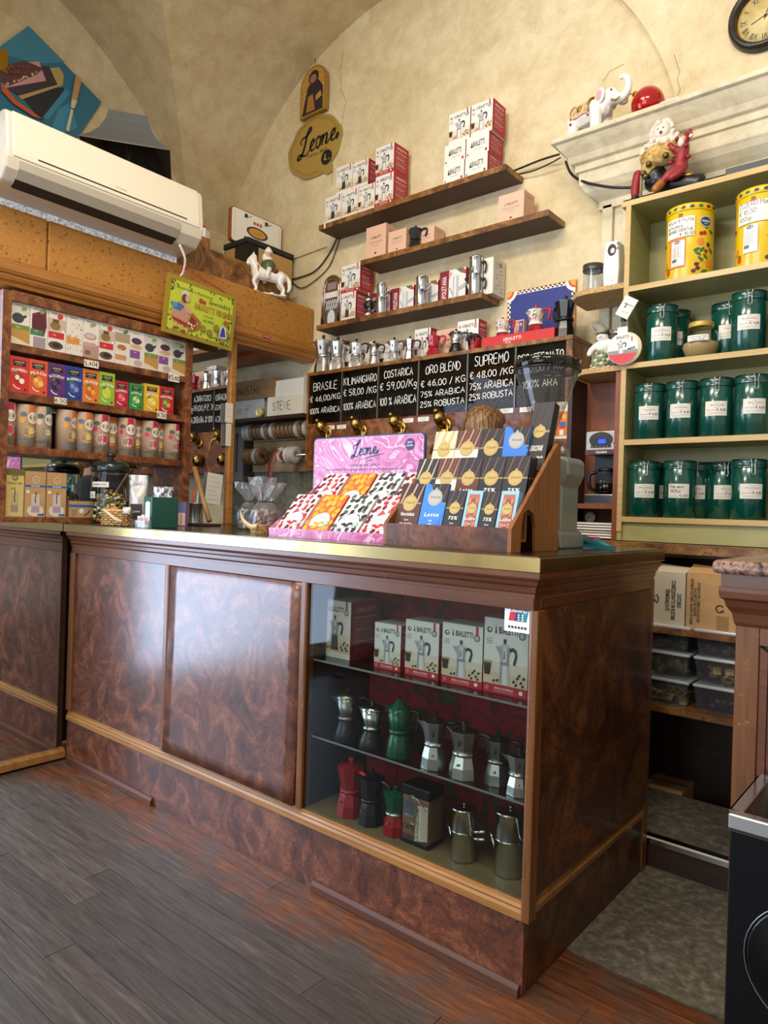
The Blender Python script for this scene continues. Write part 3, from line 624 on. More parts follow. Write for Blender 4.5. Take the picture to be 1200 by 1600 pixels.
desc = {'green': 'white tea carton with a grey teapot and green band', 'dark': 'tea carton with a dark red glass and green band', 'red': 'tea carton with a bronze teapot and red band', 'herb': 'tea carton scattered with dried herbs and orange band', 'pink': 'pinkish tea carton with a glass cup', 'cup': 'tea carton with a full white cup', 'purple': 'tea carton with stacked cakes and purple band'}
seen = {}
for i in range(11):
    y0 = ycut(xs[i]/3.243, 560); y1 = ycut(xs[i+1]/3.243, 570)-.003; k = kinds[i]; h = .182 if i < 6 else .176
    card('tea_carton', y1-y0, .07, h, (-2.335, y0, S1+.0003), PI/2, desc[k]+', %s from left, top row' % ORD[i], 'tea box', 'tea cartons on the top shelf', WHITE, tea(k))
# second row: ten bright cartons
FR = [('#c9302f', 'strawberry', '#b02020', '#f0e4c8'), ('#d4502f', 'peach', '#e08a3a', '#f0c060'), ('#5c2a6a', 'blackcurrant', '#241a30', '#5a4070'), ('#1d3a8a', 'blueberry', '#3f5690', '#7f8fc0'), ('#d9762a', 'orange', '#c05a1a', '#f0a040'), ('#8cb52e', 'lemon and lime', '#d9d04a', '#b8d050'), ('#b01f33', 'raspberry', '#d94060', '#f08090'), ('#2a8a4a', 'apple', '#7ab84a', '#d9e0a0'), ('#dfae2a', 'lemon and ginger', '#e8c84a', '#f0e08a'), ('#c22029', 'mixed fruit', '#5a8a3a', '#e0a050')]
def fruit(c, f1, f2, name):
    def f(k, w, h):
        k.rect(0, 0, w, h, c); k.poly([(.14*w, .74*h), (.86*w, .74*h), (.82*w, .81*h), (.86*w, .9*h), (.14*w, .9*h), (.18*w, .81*h)], '#1b1a1c'); k.text('LONDON', .5*w, .825*h, .045*h, '#d9c9a0', 1, w=.5*w); k.text('FRUIT', .5*w, .765*h, .03*h, '#d9c9a0', w=.3*w)
        k.text(name.split()[0].upper(), .5*w, .6*h, .075*h, '#f4ece0', 1, w=.8*w, arc=1.1*w)
        k.circ(.48*w, .38*h, .27*w, f1, .17*h); k.circ(.4*w, .42*h, .12*w, f2, .07*h); k.circ(.64*w, .33*h, .14*w, f2, .08*h); k.circ(.33*w, .52*h, .13*w, '#4d7a34', .035*h, rot=.5)
        k.stroke([(.5*w+.4*w*math.sin(a), .38*h-.27*h*math.cos(a)) for a in [-.9+.15*i for i in range(8)]], .05*w, '#f4ece0'); k.circ(.82*w, .1*h, .06*w, '#2a1a1a')
    return f
bx = [52, 150, 246, 337, 424, 508, 588, 663, 738, 815, 888]
for i in range(10):
    y0 = ycut(bx[i]/3.243, 620); y1 = ycut(bx[i+1]/3.243, 630)-.002; small = i in (6, 7)
    h = .125 if small else (.153 if i < 6 else .135); y1 = min(y1, y0+.07) if small else y1
    c, nm, f1, f2 = FR[i]; cn = ['coral red', 'coral', 'purple', 'dark blue', 'orange', 'lime', 'crimson', 'green', 'yellow', 'bright red'][i]
    card('tea_carton', y1-y0, .065, h, (-2.333, y0, S2+.0003), PI/2, '%s fruit tea carton with %s on the second shelf' % (cn, nm), 'tea box', 'fruit teas on the second shelf', M('carton_'+nm.replace(' ', '_'), c, .5), fruit(c, f1, f2, nm))
# third row: kraft tubes
def tube(kind, w, h):
    t = thing('tea_tube', 'x', 'tea tube', (0, 0, 0), 0, 'kraft tea tubes on the third shelf'); r = w/2
    MB().lathe([(r, 0), (r, h-.006), (r-.002, h-.003), (r-.002, h)], 28, M('tube_kraft', '#b89b80', .65)).build('tube', t)
    mp = lambda u, v, hh: Vector(((r+hh)*math.sin(u/r), -(r+hh)*math.cos(u/r), v))
    k = D(mapf=mp); c = {'o': '#d9772b', 'p': '#b5224a', 'g': '#3f6a64'}[kind]
    k.rect(-.1*w, .8*h, .28*w, .995*h, c, 3)
    f1, f2, f3 = {'o': ('#d9b25a', '#e0a030', '#5f6f7f'), 'p': ('#e0b8b4', '#c9385a', '#4a5a4a'), 'g': ('#6f9a98', '#d9b8a8', '#3a5a5a')}[kind]
    if 1:
        def fan(u, v, rx, ry, col, n=12):
            k.raw([(u+rx*math.cos(2*PI*i/n), v+ry*math.sin(2*PI*i/n)) for i in range(n)]+[(u, v)], [(i, (i+1) % n, n) for i in range(n)], col); k.up()
        fan(-.05*w, .36*h, .34*w, .14*h, f1); fan(.05*w, .38*h, .18*w, .08*h, f2 if kind == 'p' else '#e8cf8a'); fan(-.42*w, .62*h, .14*w, .07*h, f2); fan(-.36*w, .76*h, .16*w, .06*h, f3); fan(.46*w, .24*h, .16*w, .1*h, f2 if kind != 'o' else '#d9602a'); fan(-.35*w, .14*h, .24*w, .035*h, f3); fan(.05*w, .1*h, .08*w, .08*h, f3); fan(.5*w, .5*h, .1*w, .05*h, f1)
        fan(.12*w, .69*h, .33*w, .155*h, c, 16); fan(.12*w, .69*h, .3*w, .14*h, '#ece6da', 16)
        for j, q in enumerate((.74, .70, .66, .62)): k.rect(-.06*w, q*h, .28*w, q*h+.012*h, '#8a8478', 2)
    k.build('printed_label', t); return t
tb = [(45, 97, 'p', 0), (103, 193, 'o', 0), (195, 265, 'g', 0), (312, 398, 'o', 0), (400, 487, 'o', 0), (490, 572, 'p', 0), (568, 628, 'o', 1), (625, 707, 'p', 0), (703, 745, 'o', 1), (743, 822, 'p', 0), (818, 855, 'o', 1), (853, 930, 'p', 0)]
proto = {}
for i, (a, b, k, back) in enumerate(tb):
    ya, yb = ycut(a/3.243, 700), ycut(b/3.243, 705); wdt = .088
    if k not in proto:
        proto[k] = tube(k, .086, .182); o = proto[k]
    else: o = dup(proto[k])
    if i == 0: c = yb-.043
    elif back: c = (ya+yb)/2
    else: c = (ya+yb)/2
    o.location = (-2.37 if not back else -2.414, c, S3+.0003); o.rotation_euler = (0, 0, PI/2+.25*math.sin(i*7))
    if i in (3,): o.rotation_euler.z = PI/2+.45
    o['label'] = 'kraft tea tube with %s flowers, %s from left, third shelf' % ({'o': 'yellow and orange', 'p': 'pink', 'g': 'teal'}[k], ORD[i])
# bottom row: three filter boxes, one low kraft box
def filt(c, band):
    def f(k, w, h):
        k.circ(.52*w, .82*h, .17*w, '#d9ccb0' if band else '#6a5a34', .075*h); k.circ(.52*w, .82*h, .14*w, '#b08d62' if band else '#8a7a4a', .06*h); k.text('bio', .52*w, .8*h, .035*h, '#efe6d0')
        if band: k.rect(0, .655*h, w, .7*h, '#2a62b0'); k.text('TEA FILTER', .5*w, .665*h, .024*h, '#ffffff', 1)
        else: k.rect(0, .86*h, w, h, '#6f6038'); k.text('TEEFILTER', .5*w, .67*h, .045*h, '#5a4a2a', w=.8*w); k.text('100', .45*w, .56*h, .05*h, '#5a4a2a')
        k.circ(.52*w, .14*h, .4*w, '#d9cdb8' if band else '#cdbb80', .13*h, n=24); k.rect(.32*w, .08*h, .72*w, .5*h, '#cbbcb4' if band else '#b8a878'); k.rect(.32*w, .1*h, .72*w, .24*h, '#a893a8' if band else '#a08a70'); k.stroke([(.52*w, .3*h), (.5*w, .42*h), (.54*w, .5*h), (.52*w, .55*h)], .05*w, '#4a4038')
        if band: k.rect(.62*w, .03*h, .95*w, .07*h, '#2a62b0'); k.circ(.14*w, .55*h, .09*w, '#e8e2d6', .035*h)
    return f
for i, (a, b, bd) in enumerate(((30, 130, 0), (132, 240, 1), (243, 345, 1))):
    y0, y1 = ycut(a/3.243, 800), ycut(b/3.243, 800)
    card('filter_box', y1-y0-.003, .05, .198 if i else .205, (-2.337, y0, S4+.0003), PI/2, ['yellow tea filter box with a dark top at the left of the bottom shelf', 'kraft tea filter box with blue stripe beside the yellow one', 'kraft tea filter box with blue stripe, right one of the pair'][i], 'filter box', 'tea filter boxes', M('filter_yellow', '#cdb86e', .6) if i == 0 else KRAFT, filt('', bd))
def lowp(k, w, h): k.rect(0, .62*h, w, .78*h, '#2a62b0'); k.circ(.5*w, .4*h, .1*w, '#e8e2d6'); k.stroke([(.62*w, .1*h), (.8*w, .3*h), (.85*w, .5*h)], .05*w, '#4a4038'); k.rect(.1*w, .1*h, .3*w, .5*h, '#9a8070')
card('filter_box', .115, .06, .075, (-2.345, ycut(112, 800), S4+.0003), PI/2, 'low kraft box with a blue stripe behind the glass candy jar', 'filter box', None, KRAFT, lowp)

# ------------------------------------------------------------------ things standing on the left end of the counter
CT = 1.0547
def jar(name, label, r, h, mats, loc, lid, fill):
    t = thing(name, label, 'jar', loc)
    MB().lathe([(.001, .002), (r*.8, .002), (r*.96, .02), (r, .05), (r, h*.72), (r*.93, h*.78), (r*.93, h*.8)], 32, GLASS, caps=False).build('glass_body', t)
    return t
jc = at(171, 800, y=.15); jx = jc.x; jr = .083
t = thing('candy_jar', 'large glass jar of wrapped sweets with a dark domed lid', 'jar', (jx, .15, CT))
MB().lathe([(.03, .001), (jr*.85, .001), (jr*.98, .02), (jr, .06), (jr, .2), (jr*.93, .225), (jr*.93, .235)], 32, GLASS, caps=False).build('glass_body', t)
MB().lathe([(jr*.99, .235), (jr*1.02, .24), (jr*1.02, .26), (jr*.9, .277), (jr*.5, .29), (.014, .294), (.01, .3), (.02, .308), (.02, .318), (.012, .326)], 28, M('jar_lid_green', '#14201f', .25, .2, .4)).build('lid', t)
rr = random.Random(2); sw = MB(); swm = [M('sweet_'+c, h_, .5) for c, h_ in (('green', '#8a9a5a'), ('yellow', '#c9b25a'), ('cream', '#d9cfae'), ('olive', '#5f6640'), ('orange', '#c9773a'))]
for i in range(190):
    a = rr.random()*6.28; q = math.sqrt(rr.random())*(jr-.014); z = .012+rr.random()*.155*(1-.35*(q/jr))
    sw.ball((q*math.cos(a), q*math.sin(a), z), (rr.uniform(.006, .011), rr.uniform(.006, .011), rr.uniform(.005, .008)), rr.choice(swm), 6, 4)
stuff(sw.build('sweets', t))
lb = lambda u, v, hh: Vector(((jr+.001+hh)*math.sin(u/jr), -(jr+.001+hh)*math.cos(u/jr), v))
for (u, v, ww, hh_, tx) in ((.02, .165, .085, .024, 'caramelle miste'), (-.03, .115, .06, .03, '3,50 hg')):
    k = D(mapf=lb); k.rect(u-ww/2+.02, v, u+ww/2+.02, v+hh_, '#d9d4c6', 6); k.hand(tx, u-ww*.42+.02, v+.008, .01, '#3a3a3a', .0012, w=ww*.8); k.build('paper_label', t)
# wicker basket with packets
bc = at(181, 815, y=.055); t = thing('wicker_basket', 'low woven wicker basket in front of the candy jar', 'basket', (bc.x+.005, .055, CT))
wk = MB()
for j in range(6):
    z = .006+j*.0095
    for i in range(26):
        a0, a1 = 2*PI*i/26, 2*PI*(i+1)/26; off = .004 if (i+j) % 2 else 0
        wk.tube([((.088+off)*math.cos(a), (.04+off)*math.sin(a), z) for a in (a0, (a0+a1)/2, a1)], .0042, WICK, 5)
wk.lathe([(.085, .002), (.085, .006)], 26, WICK, sy=.46)
stuff(wk.build('weave', t)); MB().tube([(.09*math.cos(a), .042*math.sin(a), .064) for a in [2*PI*i/30 for i in range(30)]], .006, WICK, 6, True).build('rim', t)
MB().tube(spline([(-.02, -.044, .065), (.03, -.05, .05), (.075, -.045, .03), (.098, -.03, .02)], 5), .007, M('pale_strap', '#c8a878', .6), 6).build('handle_strap', t)
def pouch(name, label, w, h, d, loc, rz, m, pr=None, tilt=0, crink=.006, seed=1, cat='packet', group=None):
    r = random.Random(seed); mb = MB(); nx, nz = 8, 10; vs = []; fs = []
    for s in (0, 1):
        for j in range(nz+1):
            for i in range(nx+1):
                u, v = i/nx, j/nz; bul = math.sin(PI*u)**.6*math.sin(PI*min(v*1.25, 1))**.7*d/2
                sg = -1 if s == 0 else 1; jx = r.uniform(-crink, crink) if 0 < i < nx else 0
                vs.append(((u-.5)*w*(1-.12*math.sin(PI*v)), sg*bul+jx*.8, v*h))
    o_ = (nx+1)*(nz+1)
    for s in (0, 1):
        for j in range(nz):
            for i in range(nx):
                q = [s*o_+j*(nx+1)+i, s*o_+j*(nx+1)+i+1, s*o_+(j+1)*(nx+1)+i+1, s*o_+(j+1)*(nx+1)+i]; fs.append(q if s == 0 else q[::-1])
    mb.add(vs, fs, m, True)
    if pr:
        t = thing(name, label, cat, loc, rz, group); mb.build('pouch', t); k = D((0, -d/2-.004, 0)); pr(k, w, h); k.build('printed_label', t); return t
    return tag(mb.build(name, None, loc, rz), label, cat, group)
FOILW = M('white_foil', '#c9c5bd', .35, .3); FOILS = M('silver_foil', '#b0aeb2', .22, .85)
def pp(k, w, h): k.rect(-.3*w, .12*h, .3*w, .42*h, '#2a2022'); k.text('CAFFE', 0, .25*h, .035*h, '#e0d8d0', w=.4*w)
pc = at(217, 745, y=.2); pouch('coffee_pouch', 'white foil pouch with a dark label standing behind the napkin holder', .088, .225, .05, (pc.x, .2, CT), .75, FOILW, pp, seed=3)
pc = at(252, 760, y=.25); pouch('foil_packet', 'crinkled silver foil packet behind the green napkin holder', .1, .175, .05, (pc.x, .26, CT), .6, FOILS, None, crink=.016, seed=6)
for j, (px, yy, c, nm) in enumerate(((178, .052, '#c97a3a', 'orange'), (198, .05, '#cfc8bb', 'white'))):
    q = at(px, 800, y=yy); pouch('sweet_packet', '%s wrapped packet lying in the wicker basket' % nm, .05, .03, .03, (q.x, yy, CT+.05), .2, M('wrap_'+nm, c, .45), None, crink=.006, seed=9+j)
q0 = at(275, 800, y=.3)
def pk(k, w, h): k.rect(.05*w, .55*h, .95*w, .95*h, '#5a6a8a'); k.rect(.05*w, .05*h, .95*w, .55*h, '#c9b09a'); k.rect(.4*w, .1*h, .52*w, .5*h, '#8a6a5a')
card('picture_card', .06, .012, .11, (q0.x-.03, .33, CT), 0, 'small purple edged picture box right of the napkin holder', 'box', None, M('purple_card', '#7a4a78', .5), pk)
# napkin holder
na = at(219, 824, y=.04); nb_ = at(273, 824, y=.04); t = thing('napkin_holder', 'dark green metal napkin holder with white napkins in its front slot', 'napkin holder', (na.x+.004, .05, CT), -.18)
gm = M('napkin_green', '#0a4a3c', .35, .1, .2)
MB().box(0, .085, 0, .11, 0, .125, gm).build('case', t, bev=.003)
def nap(k, w, h): k.rect(.26*w, .02*h, .8*w, .82*h, '#e4e0d8'); k.circ(.53*w, .8*h, .27*w, '#e4e0d8', .05*h); k.text('Bar', .53*w, .55*h, .05*h, '#3a3530', slant=.2)
k = D((0, 0, 0)); nap(k, .085, .125); k.build('napkins', t)
# sugar sachets in a glass box
q = at(220, 826, y=.0); t = thing('sachet_box', 'small clear box of sugar sachets in front of the napkin holder', 'box', (q.x-.035, -.005, CT))
g_ = MB(); g_.box(-.0, .07, 0, .03, 0, .003, PLAS); g_.box(0, .07, 0, .0015, .003, .03, PLAS); g_.box(0, .07, .0285, .03, .003, .03, PLAS); g_.box(0, .0015, .0015, .0285, .003, .03, PLAS); g_.box(.0685, .07, .0015, .0285, .003, .03, PLAS); g_.build('clear_tray', t)
for i in range(3):
    s_ = MB().box(.004+.02*i, .024+.02*i, .008+.004*i, .011+.004*i, .004, .052-.005*(i != 1), WHITE).build('sachet', t); k = D((.004+.02*i, .008+.004*i, .004)); k.rect(.011, .008, .018, .04, '#b5602a'); k.rect(.003, .012, .009, .036, '#9a3a4a'); k.build('sachet_print', s_)

# ------------------------------------------------------------------ air conditioner, poster, lampshade, hanging sign
AX = -2.13; ya, yb = at(12, 200, x=AX).y, at(320, 330, x=AX).y; zt = at(318, 300, x=AX).z
ac = thing('air_conditioner', 'white wall air conditioner above the brocade panels on the left', 'air conditioner', (AX-.2265, ya, zt-.278), PI/2)
W_ = yb-ya; ACW = M('ac_plastic', '#d8d0bd', .4, 0, .2); ACG = M('ac_shade', '#b5ad9c', .45)
# local: x along the wall, -y towards the room
body = [(-.004, 0), (-.004, .285), (-.05, .29), (-.17, .288), (-.195, .28), (-.205, .26), (-.222, .12), (-.222, .09), (-.21, .05), (-.17, .01), (-.10, 0)]
MB().prism(body, 0, W_, ACW, 'x').build('housing', ac, bev=.008)
MB().prism([(-.196, .285), (-.207, .262), (-.2265, .118), (-.2265, .095), (-.215, .1), (-.205, .2), (-.19, .27)], .025, W_-.025, M('ac_front', '#e2dac6', .32, 0, .3), 'x').build('front_panel', ac, bev=.004)
MB().box(.12, W_-.1, -.229, -.222, .113, .117, BLACKP).build('intake_slot', ac)
MB().prism([(-.224, .086), (-.218, .055), (-.185, .018), (-.18, .02), (-.212, .058), (-.218, .088)], .05, W_-.13, ACG, 'x').build('louvre', ac)
MB().prism([(-.19, .02), (-.15, -.002), (-.145, .004), (-.185, .026)], .05, W_-.13, M('ac_outlet', '#2a2622', .5), 'x').build('outlet_slot', ac)
k = D((W_*.5, -.2235, .13), (1, 0, 0), Vector((0, .14, 1)).normalized(), Vector((0, -1, .14)).normalized(), base=.006); k.text('air inverter', .02, .0, .008, '#8a8272'); k.build('lettering', ac)
MB().tube(spline([(W_-.1, -.17, .005), (W_-.06, -.16, -.05), (W_-.04, -.12, -.10), (W_-.045, -.102, -.12)], 5), .006, WHITE, 7).build('drain_hose', ac)
# poster on the lunette wall
PXX = -3.34; c0 = at(44, 41, x=PXX); c1 = at(158, 160, x=PXX); cL = at(-35, 112, x=PXX)
U = (c1-c0); Wp = U.length; U.normalize(); Vv = (cL-c0); Vv = Vv-U*Vv.dot(U); Hp = .62; Vv.normalize()
t = thing('poster', 'tilted blue poster of stacked chocolate slabs and a chisel under the vault', 'poster')
org = c0+Vv*Hp+Vector((.006, 0, 0)); pb = MB()
q = [c0, c1, c1+Vv*Hp, c0+Vv*Hp]; pb.add([tuple(x-Vector((.004, 0, 0))) for x in q]+[tuple(x+Vector((.005, 0, 0))) for x in q], [(3, 2, 1, 0), (4, 5, 6, 7), (0, 1, 5, 4), (1, 2, 6, 5), (2, 3, 7, 6), (3, 0, 4, 7)], M('poster_blue', '#2f6f8c', .4)).build('board', t)
k = D(tuple(c0+Vector((.005, 0, 0))), U, Vv, (1, 0, 0), base=.0008, step=.0004)
def pp2(px, py):
    a = at(px, py, x=PXX)-c0; return (a.dot(U), a.dot(Vv))
def ppoly(l, c): k.poly([pp2(*p) for p in l], c)
ppoly([(44, 41), (100, 98), (60, 100), (0, 85), (-10, 80)], '#3d84a2'); ppoly([(99, 137), (99, 148), (64, 190), (40, 160), (20, 145)], '#20242c'); ppoly([(101, 140), (110, 145), (75, 187), (66, 184)], '#3a86a4'); ppoly([(110, 160), (90, 172), (78, 205), (100, 210), (120, 200)], '#3a8aa8')
ppoly([(78, 107), (92, 106), (99, 118), (97, 134), (33, 156), (28, 150)], '#b09a62'); ppoly([(62, 103), (76, 105), (89, 133), (30, 150), (12, 140), (20, 128)], '#3a2f38'); ppoly([(40, 98), (60, 97), (71, 127), (8, 138), (5, 120)], '#c9929a'); ppoly([(0, 104), (38, 96), (67, 108), (55, 118), (14, 135), (0, 128)], '#5f3538')
rr = random.Random(3)
for i in range(15): u = rr.random(); ppoly([(10+46*u+rr.uniform(-2, 2)+dx, 133-18*u+rr.uniform(-2, 1)+dy) for dx, dy in ((-2, 0), (0, 2), (2, 0), (0, -2))], '#cbb48a')
for i in range(16): u, v = rr.uniform(4, 55), rr.uniform(102, 118); ppoly([(u-3, v), (u, v+2), (u+3, v), (u, v-2)], '#7a4c4a')
ppoly([(0, 130), (22, 158), (64, 188), (50, 184), (20, 165), (0, 144)], '#c9562f'); ppoly([(116, 118), (125, 127), (117, 160), (109, 157)], '#b98f5a'); ppoly([(109, 157), (118, 160), (113, 172), (108, 170)], '#d9c09a'); ppoly([(108, 172), (112, 174), (105, 208), (100, 205)], '#cfc4a0')
k.build('printed_picture', t)
# picture frame edge far left
q0 = at(3, 75, x=PXX+.02); o = MB().box(-3.345, -3.325, q0.y-.25, q0.y+.035, q0.z-.12, q0.z+.0, GOLD).build('gilt_picture'); tag(o, 'edge of a gilt picture behind the poster at the far left', 'picture')
# lampshade standing on the sill behind the air conditioner
la = at(133, 213, x=-2.5); lb_ = at(258, 233, x=-2.5); lw = (lb_.y-la.y); lz = (la.z+lb_.z)/2
lq = at(195, 223, x=-2.5); lw = .43; lz = lq.z
t = thing('lampshade', 'grey flared square lampshade with a dark lining behind the air conditioner', 'lampshade', (-2.5-lw/2*.82, lq.y+lw/2*.57, lz), -.6)
def shade(inset, m, name):
    mb = MB(); pf = [(1, 0), (.78, .05), (.62, .1), (.5, .16), (.44, .215)]; vs = []; fs = []
    for f, z in pf:
        r = lw/2*f-inset; vs += [(r, -r, z), (r, r, z), (-r, r, z), (-r, -r, z)]
    for i in range(4):
        for j in range(4): fs.append((i*4+j, i*4+(j+1) % 4, i*4+4+(j+1) % 4, i*4+4+j))
    mb.add(vs, fs, m); return mb.build(name, t)
shade(0, M('shade_grey', '#5f6264', .6), 'outer_cloth'); shade(.005, M('shade_lining', '#2e231b', .7), 'lining')
MB().tube([(lw/2*s, lw/2*c, 0) for s, c in ((1, -1), (1, 1), (-1, 1), (-1, -1))], .003, M('shade_rim', '#8a867c', .5), 6, True).build('rim_wire', t); zb = 2.756-lz
MB().lathe([(.05, zb), (.05, zb+.012), (.012, zb+.025), (.012, .1), (.02, .1), (.02, .14)], 14, BLACKP).build('stem', t); MB().box(-lw*.22, lw*.22, -.006, .006, .205, .213, BLACKP).build('spider', t)
# hanging tin sign
SX = -2.245
tl, tr_, br, bl_ = at(244, 421, x=SX), at(353, 459, x=SX), at(361, 549, x=SX-.02), at(252, 517, x=SX-.02)
t = thing('hanging_sign', 'tilted lime green enamel sign for amaretti hung from a red cord', 'sign', tuple(bl_))
Us = (br-bl_); sw_ = Us.length; Us.normalize(); Vs = (tl-bl_); sh_ = Vs.length; Vs -= Us*Vs.dot(Us); Vs.normalize(); Ns = Us.cross(Vs).normalized()
q = [Vector((0, 0, 0)), Us*sw_, Us*sw_+Vs*sh_, Vs*sh_]; mb = MB(); mb.add([tuple(a-Ns*.006) for a in q]+[tuple(a+Ns*.006) for a in q], [(3, 2, 1, 0), (4, 5, 6, 7), (0, 1, 5, 4), (1, 2, 6, 5), (2, 3, 7, 6), (3, 0, 4, 7)], M('sign_gold_edge', '#9a8428', .4)).build('board', t)
k = D(tuple(Ns*.006), Us, Vs, Ns, base=.0006, step=.0002); a, b = sw_, sh_
k.rect(.055*a, .08*b, .945*a, .92*b, '#b9c63a')
for i in range(70):
    e = rr.random(); u, v = ((e, rr.choice((.11, .88))) if i % 2 else (rr.choice((.08, .92)), e)); u = min(max(u, .08), .92); v = min(max(v, .11), .89); k.circ(u*a+rr.uniform(-.01, .01), v*b+rr.uniform(-.012, .012), .008, rr.choice(['#5a6a2a', '#8a4a2a', '#46601e', '#3a4a2a']), .004, n=6, rot=rr.random()*3); k.h -= k.st*.9
k.up(); k.text('Biscotteria e Pasticceria', .38*a, .80*b, .045*b, '#4a5a22', w=.5*a, slant=.2); k.text('Specialità', .74*a, .71*b, .07*b, '#3d4a1e', w=.32*a, slant=.25)
k.text('AMARETTI VIRGINIA', .665*a, .545*b, .105*b, '#6a4a14', 1, w=.56*a); k.text('AMARETTI VIRGINIA', .663*a, .55*b, .1*b, '#b58a2a', 1, w=.55*a); k.circ(.47*a, .71*b, .03*a, '#b03a2a'); k.circ(.52*a, .7*b, .025*a, '#b03a2a'); k.text('di Sassello', .6*a, .46*b, .035*b, '#4a5a22', slant=.2); k.text('dal 1860', .6*a, .37*b, .05*b, '#4a5a22', slant=.3)
# girl with basket: bonnet, face, bow, apron, skirt
k.poly([(.08*a, .34*b), (.2*a, .62*b), (.31*a, .5*b), (.33*a, .3*b), (.26*a, .2*b), (.13*a, .22*b)], '#b98a78'); k.poly([(.09*a, .3*b), (.13*a, .24*b), (.3*a, .18*b), (.33*a, .24*b), (.2*a, .28*b)], '#a02a2a'); k.poly([(.1*a, .44*b), (.16*a, .56*b), (.26*a, .52*b), (.2*a, .42*b)], '#3f6aa0'); k.circ(.12*a, .5*b, .04*a, '#5a86b8', .05*b); k.poly([(.22*a, .58*b), (.3*a, .54*b), (.42*a, .42*b), (.4*a, .38*b), (.27*a, .46*b)], '#cf9a7a'); k.circ(.25*a, .71*b, .06*a, '#cdbdb0', .085*b); k.circ(.245*a, .66*b, .04*a, '#5a3420', .07*b); k.circ(.285*a, .665*b, .035*a, '#d0a080', .06*b); k.stroke([(.2*a, .75*b), (.25*a, .79*b), (.3*a, .75*b)], .012*a, '#e6d8cc')
k.poly([(.36*a, .46*b), (.5*a, .34*b), (.47*a, .2*b), (.36*a, .12*b), (.3*a, .22*b)], '#a3622e'); k.poly([(.36*a, .4*b), (.43*a, .32*b), (.4*a, .18*b), (.33*a, .2*b)], '#7a2f2a')
for i in range(18): k.circ((.32+.14*rr.random())*a, (.17+.2*rr.random())*b, .011*a, rr.choice(['#e0cfae', '#8a2f2a', '#c9a05a']), n=7); k.h -= k.st*.8
k.up(); k.rect(.14*a, .12*b, .17*a, .22*b, '#cf9a7a'); k.rect(.23*a, .1*b, .26*a, .2*b, '#cf9a7a'); k.circ(.16*a, .12*b, .03*a, '#a02a2a', .02*b); k.circ(.27*a, .1*b, .03*a, '#a02a2a', .02*b)
for u, v in ((.53, .24), (.63, .2), (.72, .32), (.78, .22), (.82, .14), (.88, .26)): k.circ(u*a, v*b, .042*a, '#7d6a24', .06*b, rot=.5); k.circ(u*a, v*b, .03*a, '#94803a', .045*b, rot=.5)
k.poly([(.76*a, .16*b), (.88*a, .18*b), (.86*a, .34*b), (.82*a, .4*b), (.78*a, .34*b)], '#e0dce4'); k.poly([(.775*a, .18*b), (.865*a, .2*b), (.84*a, .34*b), (.815*a, .38*b), (.79*a, .32*b)], '#3a3f9a'); k.circ(.84*a, .46*b, .03*a, '#b5502a'); k.circ(.88*a, .47*b, .02*a, '#6a7a2a', rot=.4)
k.build('printed_picture', t)
hk = at(288, 418, x=SX)-bl_
for e in (Vs*sh_+Us*sw_*.12, Vs*sh_+Us*sw_*.86): MB().tube([tuple(e), tuple(hk)], .0025, REDP, 6).build('cord', t)
MB().ball(tuple(hk), (.012, .018, .01), REDP, 8, 6).build('knot', t)
# little red label on the trim
o = MB().box(0, .055, -.001, 0, 0, .018, M('label_red', '#9a1f2a', .4)).build('brand_plate', None, (-2.2752, at(411, 522, x=-2.276).y, 2.105), PI/2); tag(o, 'small red name plate on the honey wood cornice', 'plate'); k = D((0, -.001, 0)); k.text('HYPEROLIS', .0275, .006, .0065, '#e8c8c0', 1, w=.045); k.build('lettering', o)
# lantern box peeping out beside the air conditioner
o = thing('gift_box', 'red and white patterned gift box peeping out right of the air conditioner', 'box', (-2.62, .86, 2.612))
mb = MB(); mb.lathe([(.04, 0), (.055, .03), (.055, .11), (.0, .17)], 6, WHITE, flat=True, caps=True).build('carton', o)
mb = MB(); mb.lathe([(.056, .11), (.001, .172)], 6, REDP, flat=True).build('red_top', o); mb = MB(); mb.lathe([(.041, 0), (.0555, .03), (.0555, .045)], 6, BLACKP, flat=True, caps=False).build('dark_foot', o)
